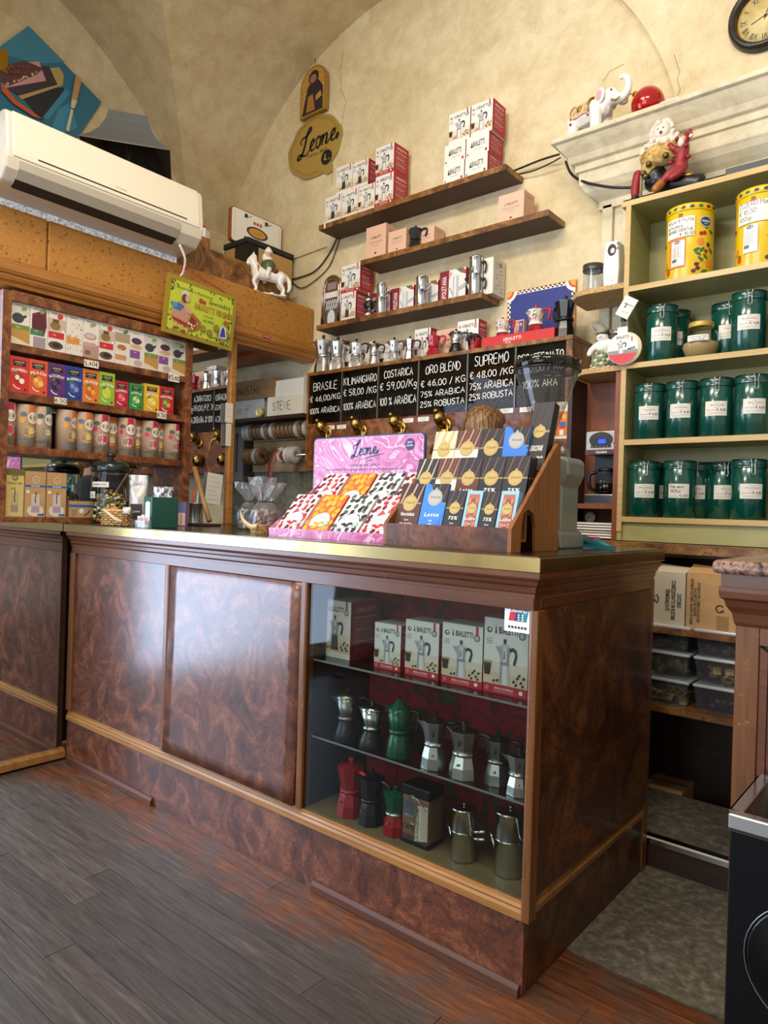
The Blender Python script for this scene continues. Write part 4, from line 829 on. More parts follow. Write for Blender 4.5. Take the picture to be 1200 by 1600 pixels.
# ------------------------------------------------------------------ coffee makers
def moka(h=.19, body=ALU, top=None, handle=BLACKP, collar=None, knob=None, style='oct', base=None, pat=None, lid=None, r=None):
    """returns a builder: parts under the given root; the spout points to local -x, the handle to +x"""
    top = top or body; base = base or body; collar = collar or top; knob = knob or handle; lid = lid or top
    def f(t):
        R0 = r or h*.255; n = 8 if style == 'oct' else 24; ro = PI/8; fl = style == 'oct'
        if style == 'dome': MB().lathe([(R0*1.05, 0), (R0*1.12, .03*h), (R0*.98, .18*h), (R0*.74, .36*h), (R0*.68, .40*h)], n, base, rot=ro, flat=fl).build('boiler', t)
        else: MB().lathe([(R0*.98, 0), (R0, .012*h), (R0*.93, .2*h), (R0*.76, .37*h), (R0*.72, .40*h)], n, base, rot=ro, flat=fl).build('boiler', t)
        MB().lathe([(R0*.72, .40*h), (R0*.8, .405*h), (R0*.8, .465*h), (R0*.7, .475*h)], 28, collar).build('collar', t)
        MB().lathe([(R0*.68, .472*h), (R0*.72, .49*h), (R0*.98, .835*h)], n, top, rot=ro, flat=fl).build('jug', t)
        if style == 'dome': MB().lathe([(R0*1.0, .835*h), (R0*1.0, .85*h), (R0*.75, .9*h), (R0*.3, .925*h), (.001, .93*h)], n, lid, caps=False).build('lid', t)
        elif style == 'tall': MB().lathe([(R0*.98, .78*h), (R0*.98, .80*h), (R0*.15, .995*h)], 8, lid, rot=ro, flat=True).build('lid', t)
        else: MB().lathe([(R0*1.0, .835*h), (R0*1.0, .848*h), (R0*.3, .9*h), (R0*.18, .905*h)], n, lid, rot=ro, flat=fl).build('lid', t)
        MB().lathe([(.05*R0*2, .89*h), (R0*.14, .91*h), (R0*.2, .985*h), (R0*.17, 1.0*h)], 8, knob, flat=True).build('knob', t)
        sp = MB(); a = R0*.9
        sp.add([(-a*.88, -a*.38, .83*h), (-a*.88, a*.38, .83*h), (-R0*1.42, 0, .85*h), (-a*.78, 0, .62*h)], [(0, 2, 1), (0, 3, 2), (1, 2, 3), (0, 1, 3)], top); sp.build('spout', t)
        hp = spline([(R0*.9, 0, .80*h), (R0*1.3, 0, .83*h), (R0*1.75, 0, .80*h), (R0*1.85, 0, .7*h), (R0*1.7, 0, .56*h), (R0*1.62, 0, .5*h)], 4)
        MB().tube(hp, [R0*.12]*4+[R0*.15]*(len(hp)-6)+[R0*.11]*2, handle, 8).build('handle', t)
        MB().lathe([(R0*.08, 0), (R0*.08, R0*.1), (R0*.04, R0*.14)], 8, BRASS).xf(Matrix.Translation((0, -R0*.86, .27*h)) @ Matrix.Rotation(PI/2, 4, 'X')).build('safety_valve', t)
        k = D((0, -R0*.77, .58*h), (1, 0, 0), Vector((0, -.22*R0, .35*h*.5)).normalized(), (0, -1, 0), base=.0022)
        if pat is None and style == 'oct':
            k.circ(0, .10*h, .018*h, '#2a2a2a', n=8); k.poly([(-.02*h, .02*h), (.02*h, .02*h), (.012*h, .08*h), (-.012*h, .08*h)], '#2a2a2a'); k.build('engraved_mark', t)
        if pat:
            for s in range(8):
                a0 = 2*PI*(s+.5)/8+ro-PI/8; nx, ny = math.cos(a0), math.sin(a0)
                q = D((nx*R0*.69, ny*R0*.69, .5*h), (-ny, nx, 0), Vector((nx*.24*R0, ny*.24*R0, .34*h)).normalized(), (nx, ny, 0), base=.0018); w_ = R0*.52; rr = random.Random(s)
                for i in range(20): q.circ(rr.uniform(-.4, .4)*w_, rr.uniform(.03, .3)*h, rr.uniform(.09, .17)*w_, rr.choice(pat), n=7); q.h -= q.st*.7
                q.build('painted_pattern', t)
    return f
def pot(name, label, loc, rz, f, group=None): t = thing(name, label, 'coffee maker', loc, rz, group); f(t); return t
def napoli(h, r, handles=STEEL, tallbars=True):
    def f(t):
        MB().lathe([(r*.98, 0), (r, .004), (r, .50*h), (r*1.03, .505*h), (r*1.03, .53*h), (r, .535*h)], 30, STEEL).build('lower_vessel', t)
        MB().lathe([(r, .535*h), (r, .9*h), (r*1.03, .905*h), (r*1.03, .925*h), (r*.9, .94*h), (.002, .95*h)], 30, STEEL, caps=False).build('upper_vessel', t)
        MB().lathe([(r*.07, .945*h), (r*.07, .97*h), (r*.12, .98*h), (r*.09, 1.0*h)], 10, STEEL).build('lid_knob', t)
        MB().tube([(-r*.9, 0, .14*h), (-r*1.5, 0, .34*h), (-r*1.95, 0, .5*h)], [r*.24, r*.16, r*.11], STEEL, 10).build('spout', t)
        for z, dz in ((.46, .02), (.58, .0)):
            if tallbars: MB().tube([(r*.95, 0, z*h), (r*1.3, 0, (z-.0)*h), (r*2.3, 0, (z+.1-dz*3 if z > .5 else z+.08)*h)], [r*.1, r*.13, r*.13], handles, 8).build('handle', t)
            else: MB().tube(spline([(r*.95, 0, (z+.18)*h), (r*1.4, 0, (z+.2)*h), (r*1.6, 0, (z+.08)*h), (r*1.4, 0, (z-.08)*h)] if z > .5 else [(r*.95, 0, .34*h), (r*1.4, 0, .38*h), (r*1.6, 0, .26*h), (r*1.4, 0, .12*h)], 4), r*.13, BLACKP, 7).build('handle', t)
    return f
# flat picture of a coffee maker for the cartons (unit panel)
def mokapic(k, u, v, h, dark=0):
    w = h*.62; b = '#2a2a2c' if dark else '#c4c4c4'; c = '#161618' if dark else '#9c9c9e'; e = '#3a3a3c' if dark else '#dadada'
    Q = lambda pts, col: k.poly([(u+x*w, v+y*h) for x, y in pts], col)
    Q([(-.32, 0), (-.12, 0), (-.1, .42), (-.24, .42)], c); Q([(-.12, 0), (.16, 0), (.13, .42), (-.1, .42)], e); Q([(.16, 0), (.34, 0), (.25, .42), (.13, .42)], b)
    Q([(-.26, .42), (.27, .42), (.27, .49), (-.26, .49)], '#8a8a8c'); Q([(-.23, .49), (-.08, .49), (-.1, .82), (-.36, .82)], '#a6a6a8'); Q([(-.08, .49), (.12, .49), (.16, .82), (-.1, .82)], '#d2d2d2'); Q([(.12, .49), (.24, .49), (.34, .82), (.16, .82)], '#8f8f92')
    Q([(-.36, .82), (-.56, .83), (-.3, .62)], '#a0a0a2'); Q([(-.36, .82), (.34, .82), (.08, .9), (-.06, .9)], '#bdbdbf'); Q([(-.06, .89), (.07, .89), (.09, 1.0), (-.08, 1.0)], '#161616')
    k.stroke([(u+x*w, v+y*h) for x, y in ((.32, .76), (.5, .8), (.66, .76), (.7, .66), (.62, .52), (.58, .46))], .13*w, '#161616'); k.poly([(u-.05*w, v+.56*h), (u+.03*w, v+.56*h), (u+.02*w, v+.68*h), (u-.03*w, v+.68*h)], '#303030'); k.circ(u-.01*w, v+.71*h, .035*w, '#303030', n=8)
def man(k, u, v, h, col='#1a1a1a'):
    k.circ(u, v+.62*h, .12*h, col, n=10); k.poly([(u-.16*h, v), (u+.16*h, v), (u+.13*h, v+.45*h), (u-.13*h, v+.45*h)], col); k.stroke([(u+.05*h, v+.75*h), (u-.02*h, v+.85*h), (u-.04*h, v+1.0*h)], .05*h, col)
def front_express(k, dark=0, band=1, cup=1):
    k.rect(0, 0, 1, 1, '#e3dfd8'); k.rect(0, .1, 1, .42, '#ddd0bd'); k.rect(0, .1, 1, .28, '#d4c0a2')
    if band: k.rect(0, 0, 1, .125, '#b3202c'); k.text('MOKA EXPRESS', .48, .06, .028, '#f0dcd8', 1, w=.42); k.rect(.25, .03, .7, .04, '#d98a8c'); k.circ(.86, .065, .045, '#f0e4e0', .03, n=10); k.circ(.09, .065, .05, '#c9606a', .035, n=10)
    man(k, .27, .80, .12); k.text('BIALETTI', .55, .805, .085, '#161616', 1, w=.42)
    k.rect(.83, .84, .89, 1, '#b3202c'); k.circ(.86, .81, .075, '#3c3c40', .055, n=14); k.circ(.86, .81, .055, '#b8b8b4', .04, n=12)
    k.circ(.12, .84, .06, '#2a2a2a', .04, n=10); k.circ(.13, .845, .035, '#e3dfd8', .022, n=8)
    for i in range(3): k.rect(.05, .72-.03*i, .19, .73-.03*i, '#8a8a86')
    mokapic(k, .48, .14, .6, dark)
    if cup: k.poly([(.03, .24), (.15, .24), (.18, .4), (.01, .4)], '#3a2216'); k.rect(.01, .4, .18, .43, '#c9a070')
    for u, v in ((.7, .2), (.78, .25), (.86, .2), (.82, .29), (.92, .26), (.75, .16), (.9, .16), (.25, .17), (.33, .18)): k.circ(u, v, .03, '#2a160e', .018, n=7, rot=.6)
def side_red(k):
    k.rect(0, 0, 1, 1, '#a51f2b'); man(k, .2, .82, .1, '#ecd9d6'); k.text('BIALETTI', .55, .82, .075, '#ecd9d6', 1, w=.58)
    for i in range(15): k.rect(.14, .72-.042*i, (.88, .8, .7)[i % 3], .735-.042*i, '#c97a80' if i % 5 else '#ecd9d6')
def uboxproto(kind, col):
    t = thing('coffee_maker_carton', 'x', 'box'); m = M('carton_'+col.strip('#'), col, .55)
    c_ = MB().box(0, 1, 0, 1, 0, 1, m).build('carton', t)
    k = D((0, 0, 0), base=.002, step=.0006); s = D((1, 0, 0), (0, 1, 0), (0, 0, 1), (1, 0, 0), base=.002, step=.0006)
    if kind in ('express', 'plain', 'dark'):
        front_express(k, kind == 'dark', kind == 'express', kind != 'dark'); side_red(s)
        MB().box(.004, .996, .004, .996, 1.0005, 1.002, pm('#d9d4ca')).build('top_flap', t)
    elif kind == 'flat':
        k.rect(0, 0, 1, 1, '#e3ded4'); man(k, .25, .42, .3); k.text('BIALETTI', .56, .44, .26, '#161616', 1, w=.5); k.text('moka express', .55, .28, .06, '#5a5650', w=.4); k.circ(.88, .14, .05, '#b3202c', .08); k.rect(.04, .08, .12, .18, '#8a8680'); side_red(s)
        for i in (.33, .66): s.rect(i-.006, 0, i+.006, 1, '#7d1620')
    elif kind == 'peach':
        k.rect(0, 0, 1, 1, '#d9b096'); man(k, .27, .6, .1, '#2a2220'); k.text('BIALETTI', .55, .6, .08, '#2a2220', 1, w=.4); k.text('MOKA EXCLUSIVE', .5, .47, .045, '#7a5a4c', w=.66); k.rect(.2, .43, .8, .435, '#9a7a6a'); k.text('limited edition', .5, .36, .03, '#8a6a5a'); k.circ(.5, .15, .05, '#7a2a22', .035); s.rect(0, 0, 1, 1, '#cfa488'); s.text('BIALETTI', .5, .8, .05, '#7a5a4c', 1, w=.5)
    elif kind == 'napoli':
        k.rect(0, 0, 1, 1, '#dfdcd6'); k.rect(0, 0, .36, 1, '#7d1a28'); k.poly([(.36, .72), (.5, .9), (.36, 1)], '#c9a0a4'); k.poly([(.62, 1), (.82, .86), (.9, 1)], '#3a7a4a'); k.poly([(.82, .86), (.9, 1), (1, .9), (1, .8)], '#c04048'); k.poly([(.52, .1), (.74, .1), (.74, .8), (.52, .8)], '#b6b8ba'); k.rect(.58, .1, .64, .8, '#e2e2e2'); k.poly([(.52, .3), (.52, .2), (.38, .48), (.42, .5)], '#a0a2a4'); k.stroke([(.74, .42), (1, .52)], .04, '#9a9c9e'); k.stroke([(.74, .36), (1, .44)], .04, '#9a9c9e'); s.rect(0, 0, 1, 1, '#7d1a28')
        q = D((.26, .05, 0)); 
        kk = D((.27, 0, .04), (0, 0, 1), (-1, 0, 0), (0, -1, 0), base=.011, step=.0006); kk.text('NAPOLETANA', 0, 0, .17, '#ecd9d6', 1, w=.8, align='l'); kk.build('vertical_lettering', t)
    elif kind == 'sketch':
        k.rect(0, 0, 1, 1, '#dad6cc'); s.rect(0, 0, 1, 1, '#cfcabd')
        for u, v in ((.3, .2), (.6, .35), (.35, .5), (.65, .65), (.3, .8), (.7, .15)): s.stroke([(u-.1, v-.05), (u-.08, v+.06), (u+.08, v+.06), (u+.1, v-.05), (u-.1, v-.05)], .02, '#6a6a68')
        s.circ(.6, .85, .16, '#8a8a88', .07)
    k.build('printed_front', c_); s.build('printed_side', c_); return t
UB = {}
def ubox(kind, loc, size, label, group, rz=0, col=None):
    col = col or {'peach': '#d3a98e', 'flat': '#d9d4ca', 'napoli': '#d3cfc8', 'sketch': '#cfcabd'}.get(kind, '#d9d4ca')
    if kind not in UB: UB[kind] = o = uboxproto(kind, col)
    else: o = dup(UB[kind])
    o.location = loc; o.scale = size; o.rotation_euler = (0, 0, rz); o['label'] = label; o['group'] = group; return o
def pbox(kind, xl, xr, yt, yb, Y, z, depth, label, group, rz=0, hz=None):
    a, b = at(xl, yb, y=Y), at(xr, yb, y=Y); h = hz or at(xl, yt, y=Y).z-at(xl, yb, y=Y).z
    return ubox(kind, (a.x+.0008, Y, z+.0004), (b.x-a.x-.0016, depth, h), label, group, rz)

# ------------------------------------------------------------------ wall shelves
FY = YB-.17
def wshelf(pl, pr, label, ydepth=.17):
    Y = YB-ydepth; a = at(*pl, y=Y); b = at(*pr, y=Y); z = (a.z+b.z)/2
    t = thing('wall_shelf', label, 'shelf', (a.x, Y, z)); L = b.x-a.x
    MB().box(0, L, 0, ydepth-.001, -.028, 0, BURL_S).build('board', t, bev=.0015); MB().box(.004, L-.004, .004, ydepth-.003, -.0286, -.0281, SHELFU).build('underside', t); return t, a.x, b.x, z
sh1, X1a, X1b, Z1 = wshelf((498, 344), (790, 266), 'topmost burl wall shelf stacked with coffee maker cartons')
sh2, X2a, X2b, Z2 = wshelf((563, 409), (857, 324), 'middle burl wall shelf with the peach cartons')
sh3, X3a, X3b, Z3 = wshelf((494, 509), (752, 455), 'lowest burl wall shelf with the flip pots')
o = MB().box(0, .012, -.001, 0, -.028, .004, WHITE).build('tape_tab', sh1, (.045, 0, 0)); o['label'] = 'white tape tab'
G1 = 'coffee maker cartons on the top wall shelf'
Y1 = FY+.012
for i, (a, b, yt, yb) in enumerate(((508, 533, 300, 345), (533.5, 559, 292, 337), (559.5, 585, 284, 329))):
    pbox('dark' if i < 2 else 'plain', a, b, yt+3, yb-2, Y1, Z1, .11, 'small pot carton, %s of the bottom three at the left of the top shelf' % ORD[i], G1)
hA = at(508, 303, y=Y1).z-at(508, 343, y=Y1).z
pbox('dark', 525, 550, 253, 295, Y1+.005, Z1+hA, .11, 'small carton, left one of the two standing on the bottom three cartons', G1); pbox('dark', 550.5, 575, 245, 285, Y1+.005, Z1+hA, .11, 'small carton with red side, right one of the two on the bottom three cartons', G1)
hB = at(586, 267, y=Y1).z-at(586, 315, y=Y1).z
pbox('express', 586, 614, 268, 315, Y1, Z1, .125, 'white and red carton at the foot of the two high stack', G1); pbox('express', 586.5, 615, 222, 266, Y1+.002, Z1+hB, .125, 'white and red carton topping the two high stack', G1)
za = at(693, 246, y=Y1).z-at(693, 276, y=Y1).z
for i, (a, b, lv, nm) in enumerate(((694, 726, 0, 'lower left'), (727, 762, 0, 'lower right'), (694.5, 727, 1, 'upper left'), (728, 763.5, 1, 'upper right'))):
    pbox('flat', a, b, 0, 245, Y1+.003*lv, Z1+za*lv, .13, 'flat white carton, %s of the four at the right of the top shelf' % nm, G1, hz=za)
hC = at(702, 173, y=Y1).z-at(702, 219, y=Y1).z
pbox('plain', 701, 734, 173, 220, Y1+.004, Z1+2*za, .12, 'white carton with pot picture, left one on top of the four flat cartons', G1); pbox('plain', 735.5, 769, 160, 206, Y1+.004, Z1+2*za, .12, 'white and red carton, right one on top of the four flat cartons', G1, hz=hC*1.03)
G2 = 'peach cartons on the middle wall shelf'; Y2 = FY+.015
pbox('peach', 571, 602, 356, 405, Y2, Z2, .12, 'peach carton at the left end of the middle shelf', G2); pbox('peach', 606, 634, 360, 394, Y2+.005, Z2, .09, 'smaller peach carton left of the black coffee maker', G2)
pbox('peach', 651, 678, 352, 384, Y2+.05, Z2, .09, 'peach carton half hidden by the black coffee maker', G2); pbox('peach', 778, 818, 301, 345, Y2+.01, Z2, .1, 'peach carton alone at the right of the middle shelf', G2)
q = at(648, 380, y=Y2+.03); pot('moka_pot', 'black moka pot with a silver front on the middle shelf', (q.x, Y2+.035, Z2+.0003), .15, moka(.125, BLACKL, top=M('black_steel', '#3a3a3e', .22, .7), base=BLACKP, lid=BLACKL, r=.036))
# lowest shelf
Y3 = FY+.03
a = at(505, 506, y=Y3); b = at(531, 500, y=Y3); jw = b.x-a.x+.02; jh = at(505, 433, y=Y3).z-at(505, 508, y=Y3).z
t = thing('mini_jukebox', 'small chrome arched jukebox with copper tubes at the left of the lowest shelf', 'jukebox', (a.x-.01, Y3-.015, Z3+.0003)); COPP = M('copper_tube', '#b8785a', .25, .9)
arch_ = lambda i, o=0: [(i, o)]+[(jw/2-(jw/2-i)*math.cos(PI*s/12), jh-jw/2+(jw/2-i)*math.sin(PI*s/12)) for s in range(13)]+[(jw-i, o)]
MB().prism(arch_(.004), .012, .075, M('jukebox_body', '#6a3a2a', .4), 'y').build('cabinet', t)
for i, m_ in ((.004, STEEL), (.013, COPP), (.022, STEEL)): MB().tube([(x, .008, z) for x, z in arch_(i)], .0045, m_, 8).build('arch_tube', t)
k = D((0, .0118, 0)); k.rect(.03, .09*jh, jw-.03, .52*jh, '#4a4a4e')
for i in range(5): u = .03+(jw-.06)*i/5; k.stroke([(u, .3*jh), (u+(jw-.06)/5, .5*jh)], .004, '#e0e0de'); k.stroke([(u+(jw-.06)/5, .3*jh), (u, .5*jh)], .004, '#e0e0de')
k.rect(.02, .54*jh, jw-.02, .66*jh, '#d9d4ca'); k.rect(.04, .7*jh, jw-.04, .85*jh, '#8a7a70'); k.circ(jw/2, .12*jh, .03, '#c9c9c6', .05); k.build('front_grille', t)
for x in (.004, jw-.016): MB().box(x, x+.012, .0, .02, 0, .04, BLACKP).build('foot', t)
z3b = at(531, 456, y=Y3).z-at(531, 500, y=Y3).z
pbox('dark', 530, 555, 456, 500, Y3, Z3, .1, 'small carton at the foot of the pair beside the jukebox', 'cartons on the lowest wall shelf', hz=z3b); pbox('express', 533, 562, 414, 456, Y3, Z3+z3b, .11, 'white and red carton standing on another beside the jukebox', 'cartons on the lowest wall shelf')
q = at(572, 490, y=Y3); t = thing('french_press', 'small glass french press with a black lid on the lowest shelf', 'coffee maker', (q.x, Y3+.02, Z3+.0003))
MB().lathe([(.027, .004), (.027, .085), (.028, .09)], 22, GLASS, caps=False).build('beaker', t); MB().lathe([(.029, .086), (.029, .1), (.02, .112), (.004, .118), (.004, .13), (.008, .134), (.004, .142)], 20, STEEL).build('lid', t); MB().lathe([(.0285, 0), (.0285, .02), (.028, .022)], 22, STEEL).build('base_band', t); MB().lathe([(.0285, .058), (.0285, .075)], 22, BLACKP, caps=False).build('upper_band', t); MB().tube(spline([(.028, 0, .08), (.05, 0, .08), (.052, 0, .04), (.03, 0, .02)], 4), .004, BLACKP, 7).build('handle', t)
G3 = 'flip pot cartons on the lowest wall shelf'
for i, (a, b, yt, yb, lab) in enumerate(((578, 609, 448, 488, 'half hidden behind the first flip pot'), (611, 646, 441, 482, 'between the first and the second flip pot'), (648, 684, 433, 474, 'behind the second flip pot'), (686, 727, 415, 467, 'tallest, left of the tall silver pot'))):
    pbox('napoli', a, b, yt, yb, Y3+.055, Z3, .075, 'white and wine red flip pot carton '+lab, G3)
for (px, yt, yb, lab) in ((594, 438, 489, 'silver flip pot with two bar handles, left one on the lowest shelf'), (657, 425, 474, 'silver flip pot with two bar handles, right one on the lowest shelf')):
    q = at(px, yb, y=Y3); h = at(px, yt, y=Y3).z-q.z; pot('flip_pot', lab, (q.x, Y3+.01, Z3+.0003), -.3, napoli(h, .029 if px < 600 else .032), 'flip pots on the lowest shelf')
q = at(741, 457, y=Y3); h = at(741, 393, y=Y3).z-q.z; pot('flip_pot', 'tall silver flip pot with two black handles at the right end of the lowest shelf', (q.x, Y3+.015, Z3+.0003), -.1, napoli(h, .036, tallbars=False))
pbox('sketch', 755, 770, 399, 455, Y3+.02, Z3, .11, 'white carton with grey sketches at the right end of the lowest shelf', 'sketch carton')

# ------------------------------------------------------------------ coffee dispenser on the back wall
DY = 1.3; DX0 = at(480, 584, y=DY).x; DX1 = at(895.5, 524, y=DY).x; DZ = 1.934; DB = 1.638; DBot = 1.372
dp = thing('coffee_dispenser', 'burl cabinet of glass fronted coffee bean bins with chalk writing on the back wall', 'dispenser')
MB().box(DX0, DX1, DY-.004, YB-.002, DZ-.02, DZ, BURL_S).build('top_board', dp, bev=.0015)
pan = [-2.145, -1.883, -1.621, -1.354, -1.062, -.804, DX1-.03]
MB().box(DX0+.004, pan[0], DY, YB-.002, DBot, DZ-.021, BURL_S).build('side_panel', dp); MB().box(pan[-1], DX1-.002, DY, YB-.002, DBot, DZ-.021, BURL_S).build('side_panel', dp)
MB().box(pan[0], pan[-1], DY, YB-.002, DBot, DB, BURL_L).build('tap_board', dp); MB().box(pan[0], pan[-1], YB-.03, YB-.002, DB, DZ-.021, WOODK).build('bin_back', dp)
chalk = M('chalk', '#e4e2da', .9)
DARKIN = glass('smoked_glass', '#dcd8d0', .03, .45)
txt = [[('BRASILE', .68, .26, .14), ('€ 46,00/KG', .45, .3, .1), ('100% ARABICA', .2, .34, .1)], [('KILIMANGIARO', .72, .4, .13), ('€ 58,00 /KG', .5, .34, .11), ('100% ARABICA', .22, .36, .12)], [('COSTARICA', .76, .36, .12), ('€ 59,00/Kg', .53, .34, .12), ('100 % ARABICA', .24, .4, .13)],
       [('ORO BLEND', .74, .36, .13), ('€ 46,00 / KG', .51, .36, .1), ('75% ARABICA', .32, .38, .09), ('25% ROBUSTA', .14, .36, .09)], [('SUPREMO', .77, .36, .15), ('€ 48,00 /KG', .56, .38, .1), ('75% ARABICA', .36, .38, .1), ('25% ROBUSTA', .19, .38, .09)], [('DECAFFEINATO', .74, .4, .1), ('€ 50,00 / KG', .55, .36, .1), ('100% ARA', .3, .3, .11)]]
fills = [.0, .10, .05, .1, .74, .6]; hgt = DZ-.021-DB
rg2 = random.Random(11)
for i in range(6):
    a, b = pan[i], pan[i+1]; wd = b-a
    MB().box(a+.002, b-.002, DY+.001, DY+.005, DB, DZ-.022, DARKIN).build('bin_window', dp)
    if i: MB().box(a-.004, a+.004, DY-.003, YB-.03, DB, DZ-.022, M('bin_divider', '#6d675c', .35, .6)).build('bin_divider', dp)
    MB().box(a+.005, b-.005, DY+.03, DY+.034, DB, DZ-.022, M('bin_dark', '#12100e', .6)).build('bin_lining', dp)
    if fills[i]:
        f = fills[i]; pts = [(a+.005, DB)]+[(a+.005+(wd-.01)*j/8, DB+hgt*f*(1+.07*math.sin(j*1.9+i)+(.16*math.sin(PI*j/8) if f > .3 else 0))) for j in range(9)]+[(b-.005, DB)]
        stuff(MB().prism(pts, DY+.006, DY+.028, BEANS, 'y').build('coffee_beans', dp))
    for s, v, wf, hf in txt[i]:
        k = D((a, DY+.0005, DB), base=.0006)
        k.hand(s, wd*.5, v*hgt, hf*hgt*1.1, chalk, .0037, w=wd*(.9 if len(s) > 9 else .7), align='c', rng=rg2, slope=.02)
        k.build('chalk_line', dp)
for px, py in ((516, 668), (534, 667), (638, 657), (662, 655), (792, 642), (823, 640)):
    q = at(px, py, y=DY); MB().box(q.x-.034, q.x+.034, DY-.003, DY-.0005, q.z-.011, q.z+.011, WHITE).build('name_tab', dp); k = D((q.x, DY-.003, q.z), base=.0004); k.text('caffe in grani', 0, .002, .005, '#5a5650'); k.text('miscela', 0, -.006, .005, '#7a7670'); k.build('tab_print', dp)
# brass taps: a cone on the board and a curved chute
tapm = MB()
def tapbuild(loc):
    MB().lathe([(.045, 0), (.045, .004), (.04, .008), (.036, .01)], 22, BRASS).xf(Matrix.Translation(loc) @ Matrix.Rotation(PI/2, 4, 'X')).build('tap_rose', dp)
    MB().lathe([(.026, 0), (.03, .03), (.03, .06), (.022, .075), (.01, .082), (.008, .088), (.012, .096), (.008, .105), (.001, .107)], 18, BRASS).xf(Matrix.Translation(Vector(loc)+Vector((0, -.005, .0))) @ Matrix.Rotation(PI/2-.75, 4, 'X')).build('tap_body', dp)
    MB().tube(spline([Vector(loc)+Vector(p) for p in ((.018, -.03, .012), (.05, -.05, .0), (.06, -.06, -.04), (.05, -.065, -.075))], 5), [.012]*3+[.007]*13, BRASS, 8).build('tap_chute', dp)
for i in range(6):
    x = (pan[i]+pan[i+1])/2+.02; tapbuild((x, DY, 1.575)); 
    MB().lathe([(.001, .0), (.042, .004), (.045, .02), (.03, .04), (.012, .05)], 20, BRASS, caps=False).xf(Matrix.Translation((x-.02, DY-.005, 1.45)) @ Matrix.Rotation(PI/2, 4, 'X')).build('tap_scoop', dp)
# payment card on its right end
q = at(872, 685, y=DY-.002); q2 = at(889, 640, y=DY-.002); cw, ch = .075, .16; o = MB().box(0, cw, -.0015, 0, 0, ch, pm('#e0dccb')).build('payment_card', None, (at(889, 685, y=DY).x-cw, DY-.0005, at(889, 685, y=DY).z)); tag(o, 'cream and orange card payment sticker at the right end of the coffee dispenser', 'sticker')
k = D((0, -.0015, 0)); k.rect(.004, .012, cw-.008, .118, '#d9772b'); k.text('SI', .6*cw, .128, .016, '#4a6a5a'); k.circ(.5*cw, .095, .011, '#c02a2a'); k.circ(.68*cw, .095, .011, '#e0a83a'); k.rect(.4*cw, .055, .8*cw, .072, '#3f66b0'); k.rect(.4*cw, .046, .8*cw, .055, '#b03a3a'); k.rect(.42*cw, .016, .66*cw, .038, '#e8e4dc'); k.build('printed_marks', o)

# things standing on the dispenser
TZ = DZ+.0004; TY = DY+.055
GM = 'silver moka pots on the coffee dispenser'
for i, (px, yt, yb, st) in enumerate(((504, 527, 584, 'oct'), (527, 529, 580, 'oct'), (556, 531, 575, 'oct'), (584, 533, 570, 'dome2'), (615, 529, 567, 'oct'), (640, 527, 563, 'oct'))):
    q = at(px, yb, y=TY); h = at(px, yt, y=TY).z-q.z+.008; 
    pot('moka_pot', 'silver moka pot with black handle, %s from the left on the coffee dispenser' % ORD[i], (q.x, TY, TZ), .35+.1*math.sin(i*3), moka(h, ALU, style='oct' if st == 'oct' else 'round', r=h*.23, lid=ALU), GM)
q = at(677, 557, y=TY); pot('moka_pot', 'all red moka pot on the coffee dispenser', (q.x, TY, TZ), .1, moka(.125, REDL, handle=REDP, r=.036))
q = at(712, 552, y=TY); pot('moka_pot', 'silver moka pot with a black domed base on the coffee dispenser', (q.x, TY, TZ), .2, moka(.125, ALU, base=BLACKP, style='dome', r=.033))
q = at(740, 548, y=TY); t = thing('capsule_cup', 'clear red ribbed plastic cup with a clip on the coffee dispenser', 'cup', (q.x, TY+.01, TZ)); MB().lathe([(.03, 0), (.034, .03), (.036, .065)], 16, M('clear_red', '#8f1420', .2, 0, .4), flat=True).build('ribbed_cup', t); MB().tube(spline([(-.01, -.034, .03), (-.005, -.05, .055), (.012, -.045, .075), (.02, -.036, .05)], 4), .005, BLACKP, 7).build('clip', t); MB().lathe([(.033, .066), (.036, .07), (.012, .09)], 16, BLACKP).build('lid', t)
GB = 'cartons behind the moka pots'
YBk = DY+.115
for i, (k_, a, b, yt, yb, lab) in enumerate((('plain', 505, 533, 526, 578, 'white and red carton behind the first two silver pots'), ('plain', 537, 581, 530, 572, 'wide white carton behind the third silver pot'), ('plain', 592, 636, 530, 566, 'wide white carton behind the fifth silver pot'), ('plain', 647, 672, 506, 558, 'tall white and red carton behind the red pot'), ('peach', 681, 722, 510, 556, 'peach carton behind the red and black pots'), ('express', 714, 747, 487, 540, 'large white and red carton left of the red tray'))):
    pbox(k_, a, b, yt, yb, YBk if i != 5 else DY+.09, DZ, .075, lab, GB)
ta, tb_ = at(753, 540, y=DY+.012), at(866, 520, y=DY+.012); t = thing('display_tray', 'bright red cardboard tray holding patterned coffee makers', 'tray', (ta.x, DY+.012, TZ)); tw = tb_.x-ta.x; RC = M('tray_red', '#c1251f', .5)
MB().box(0, tw, 0, .003, 0, .047, RC).build('front_wall', t); MB().box(0, tw, .13, .133, 0, .03, RC).build('rear_wall', t); MB().box(0, .003, .003, .13, 0, .04, RC).build('side_wall', t); MB().box(tw-.003, tw, .003, .13, 0, .047, RC).build('side_wall', t); MB().box(.003, tw-.003, .003, .13, 0, .02, RC).build('tray_floor', t)
k = D((0, 0, 0)); man(k, .32*tw, .018, .018, '#f0dcd8'); k.text('BIALETTI', .45*tw, .019, .014, '#f0dcd8', 1, w=.22*tw); k.hand('Sicilia', .34*tw, .007, .009, '#f0dcd8', .0012); k.build('lettering', t)
PT = ['#e8e2d4', '#c03a2a', '#2f4f8a', '#d9a03a', '#e8e2d4', '#b02a2a', '#3a3a4a']
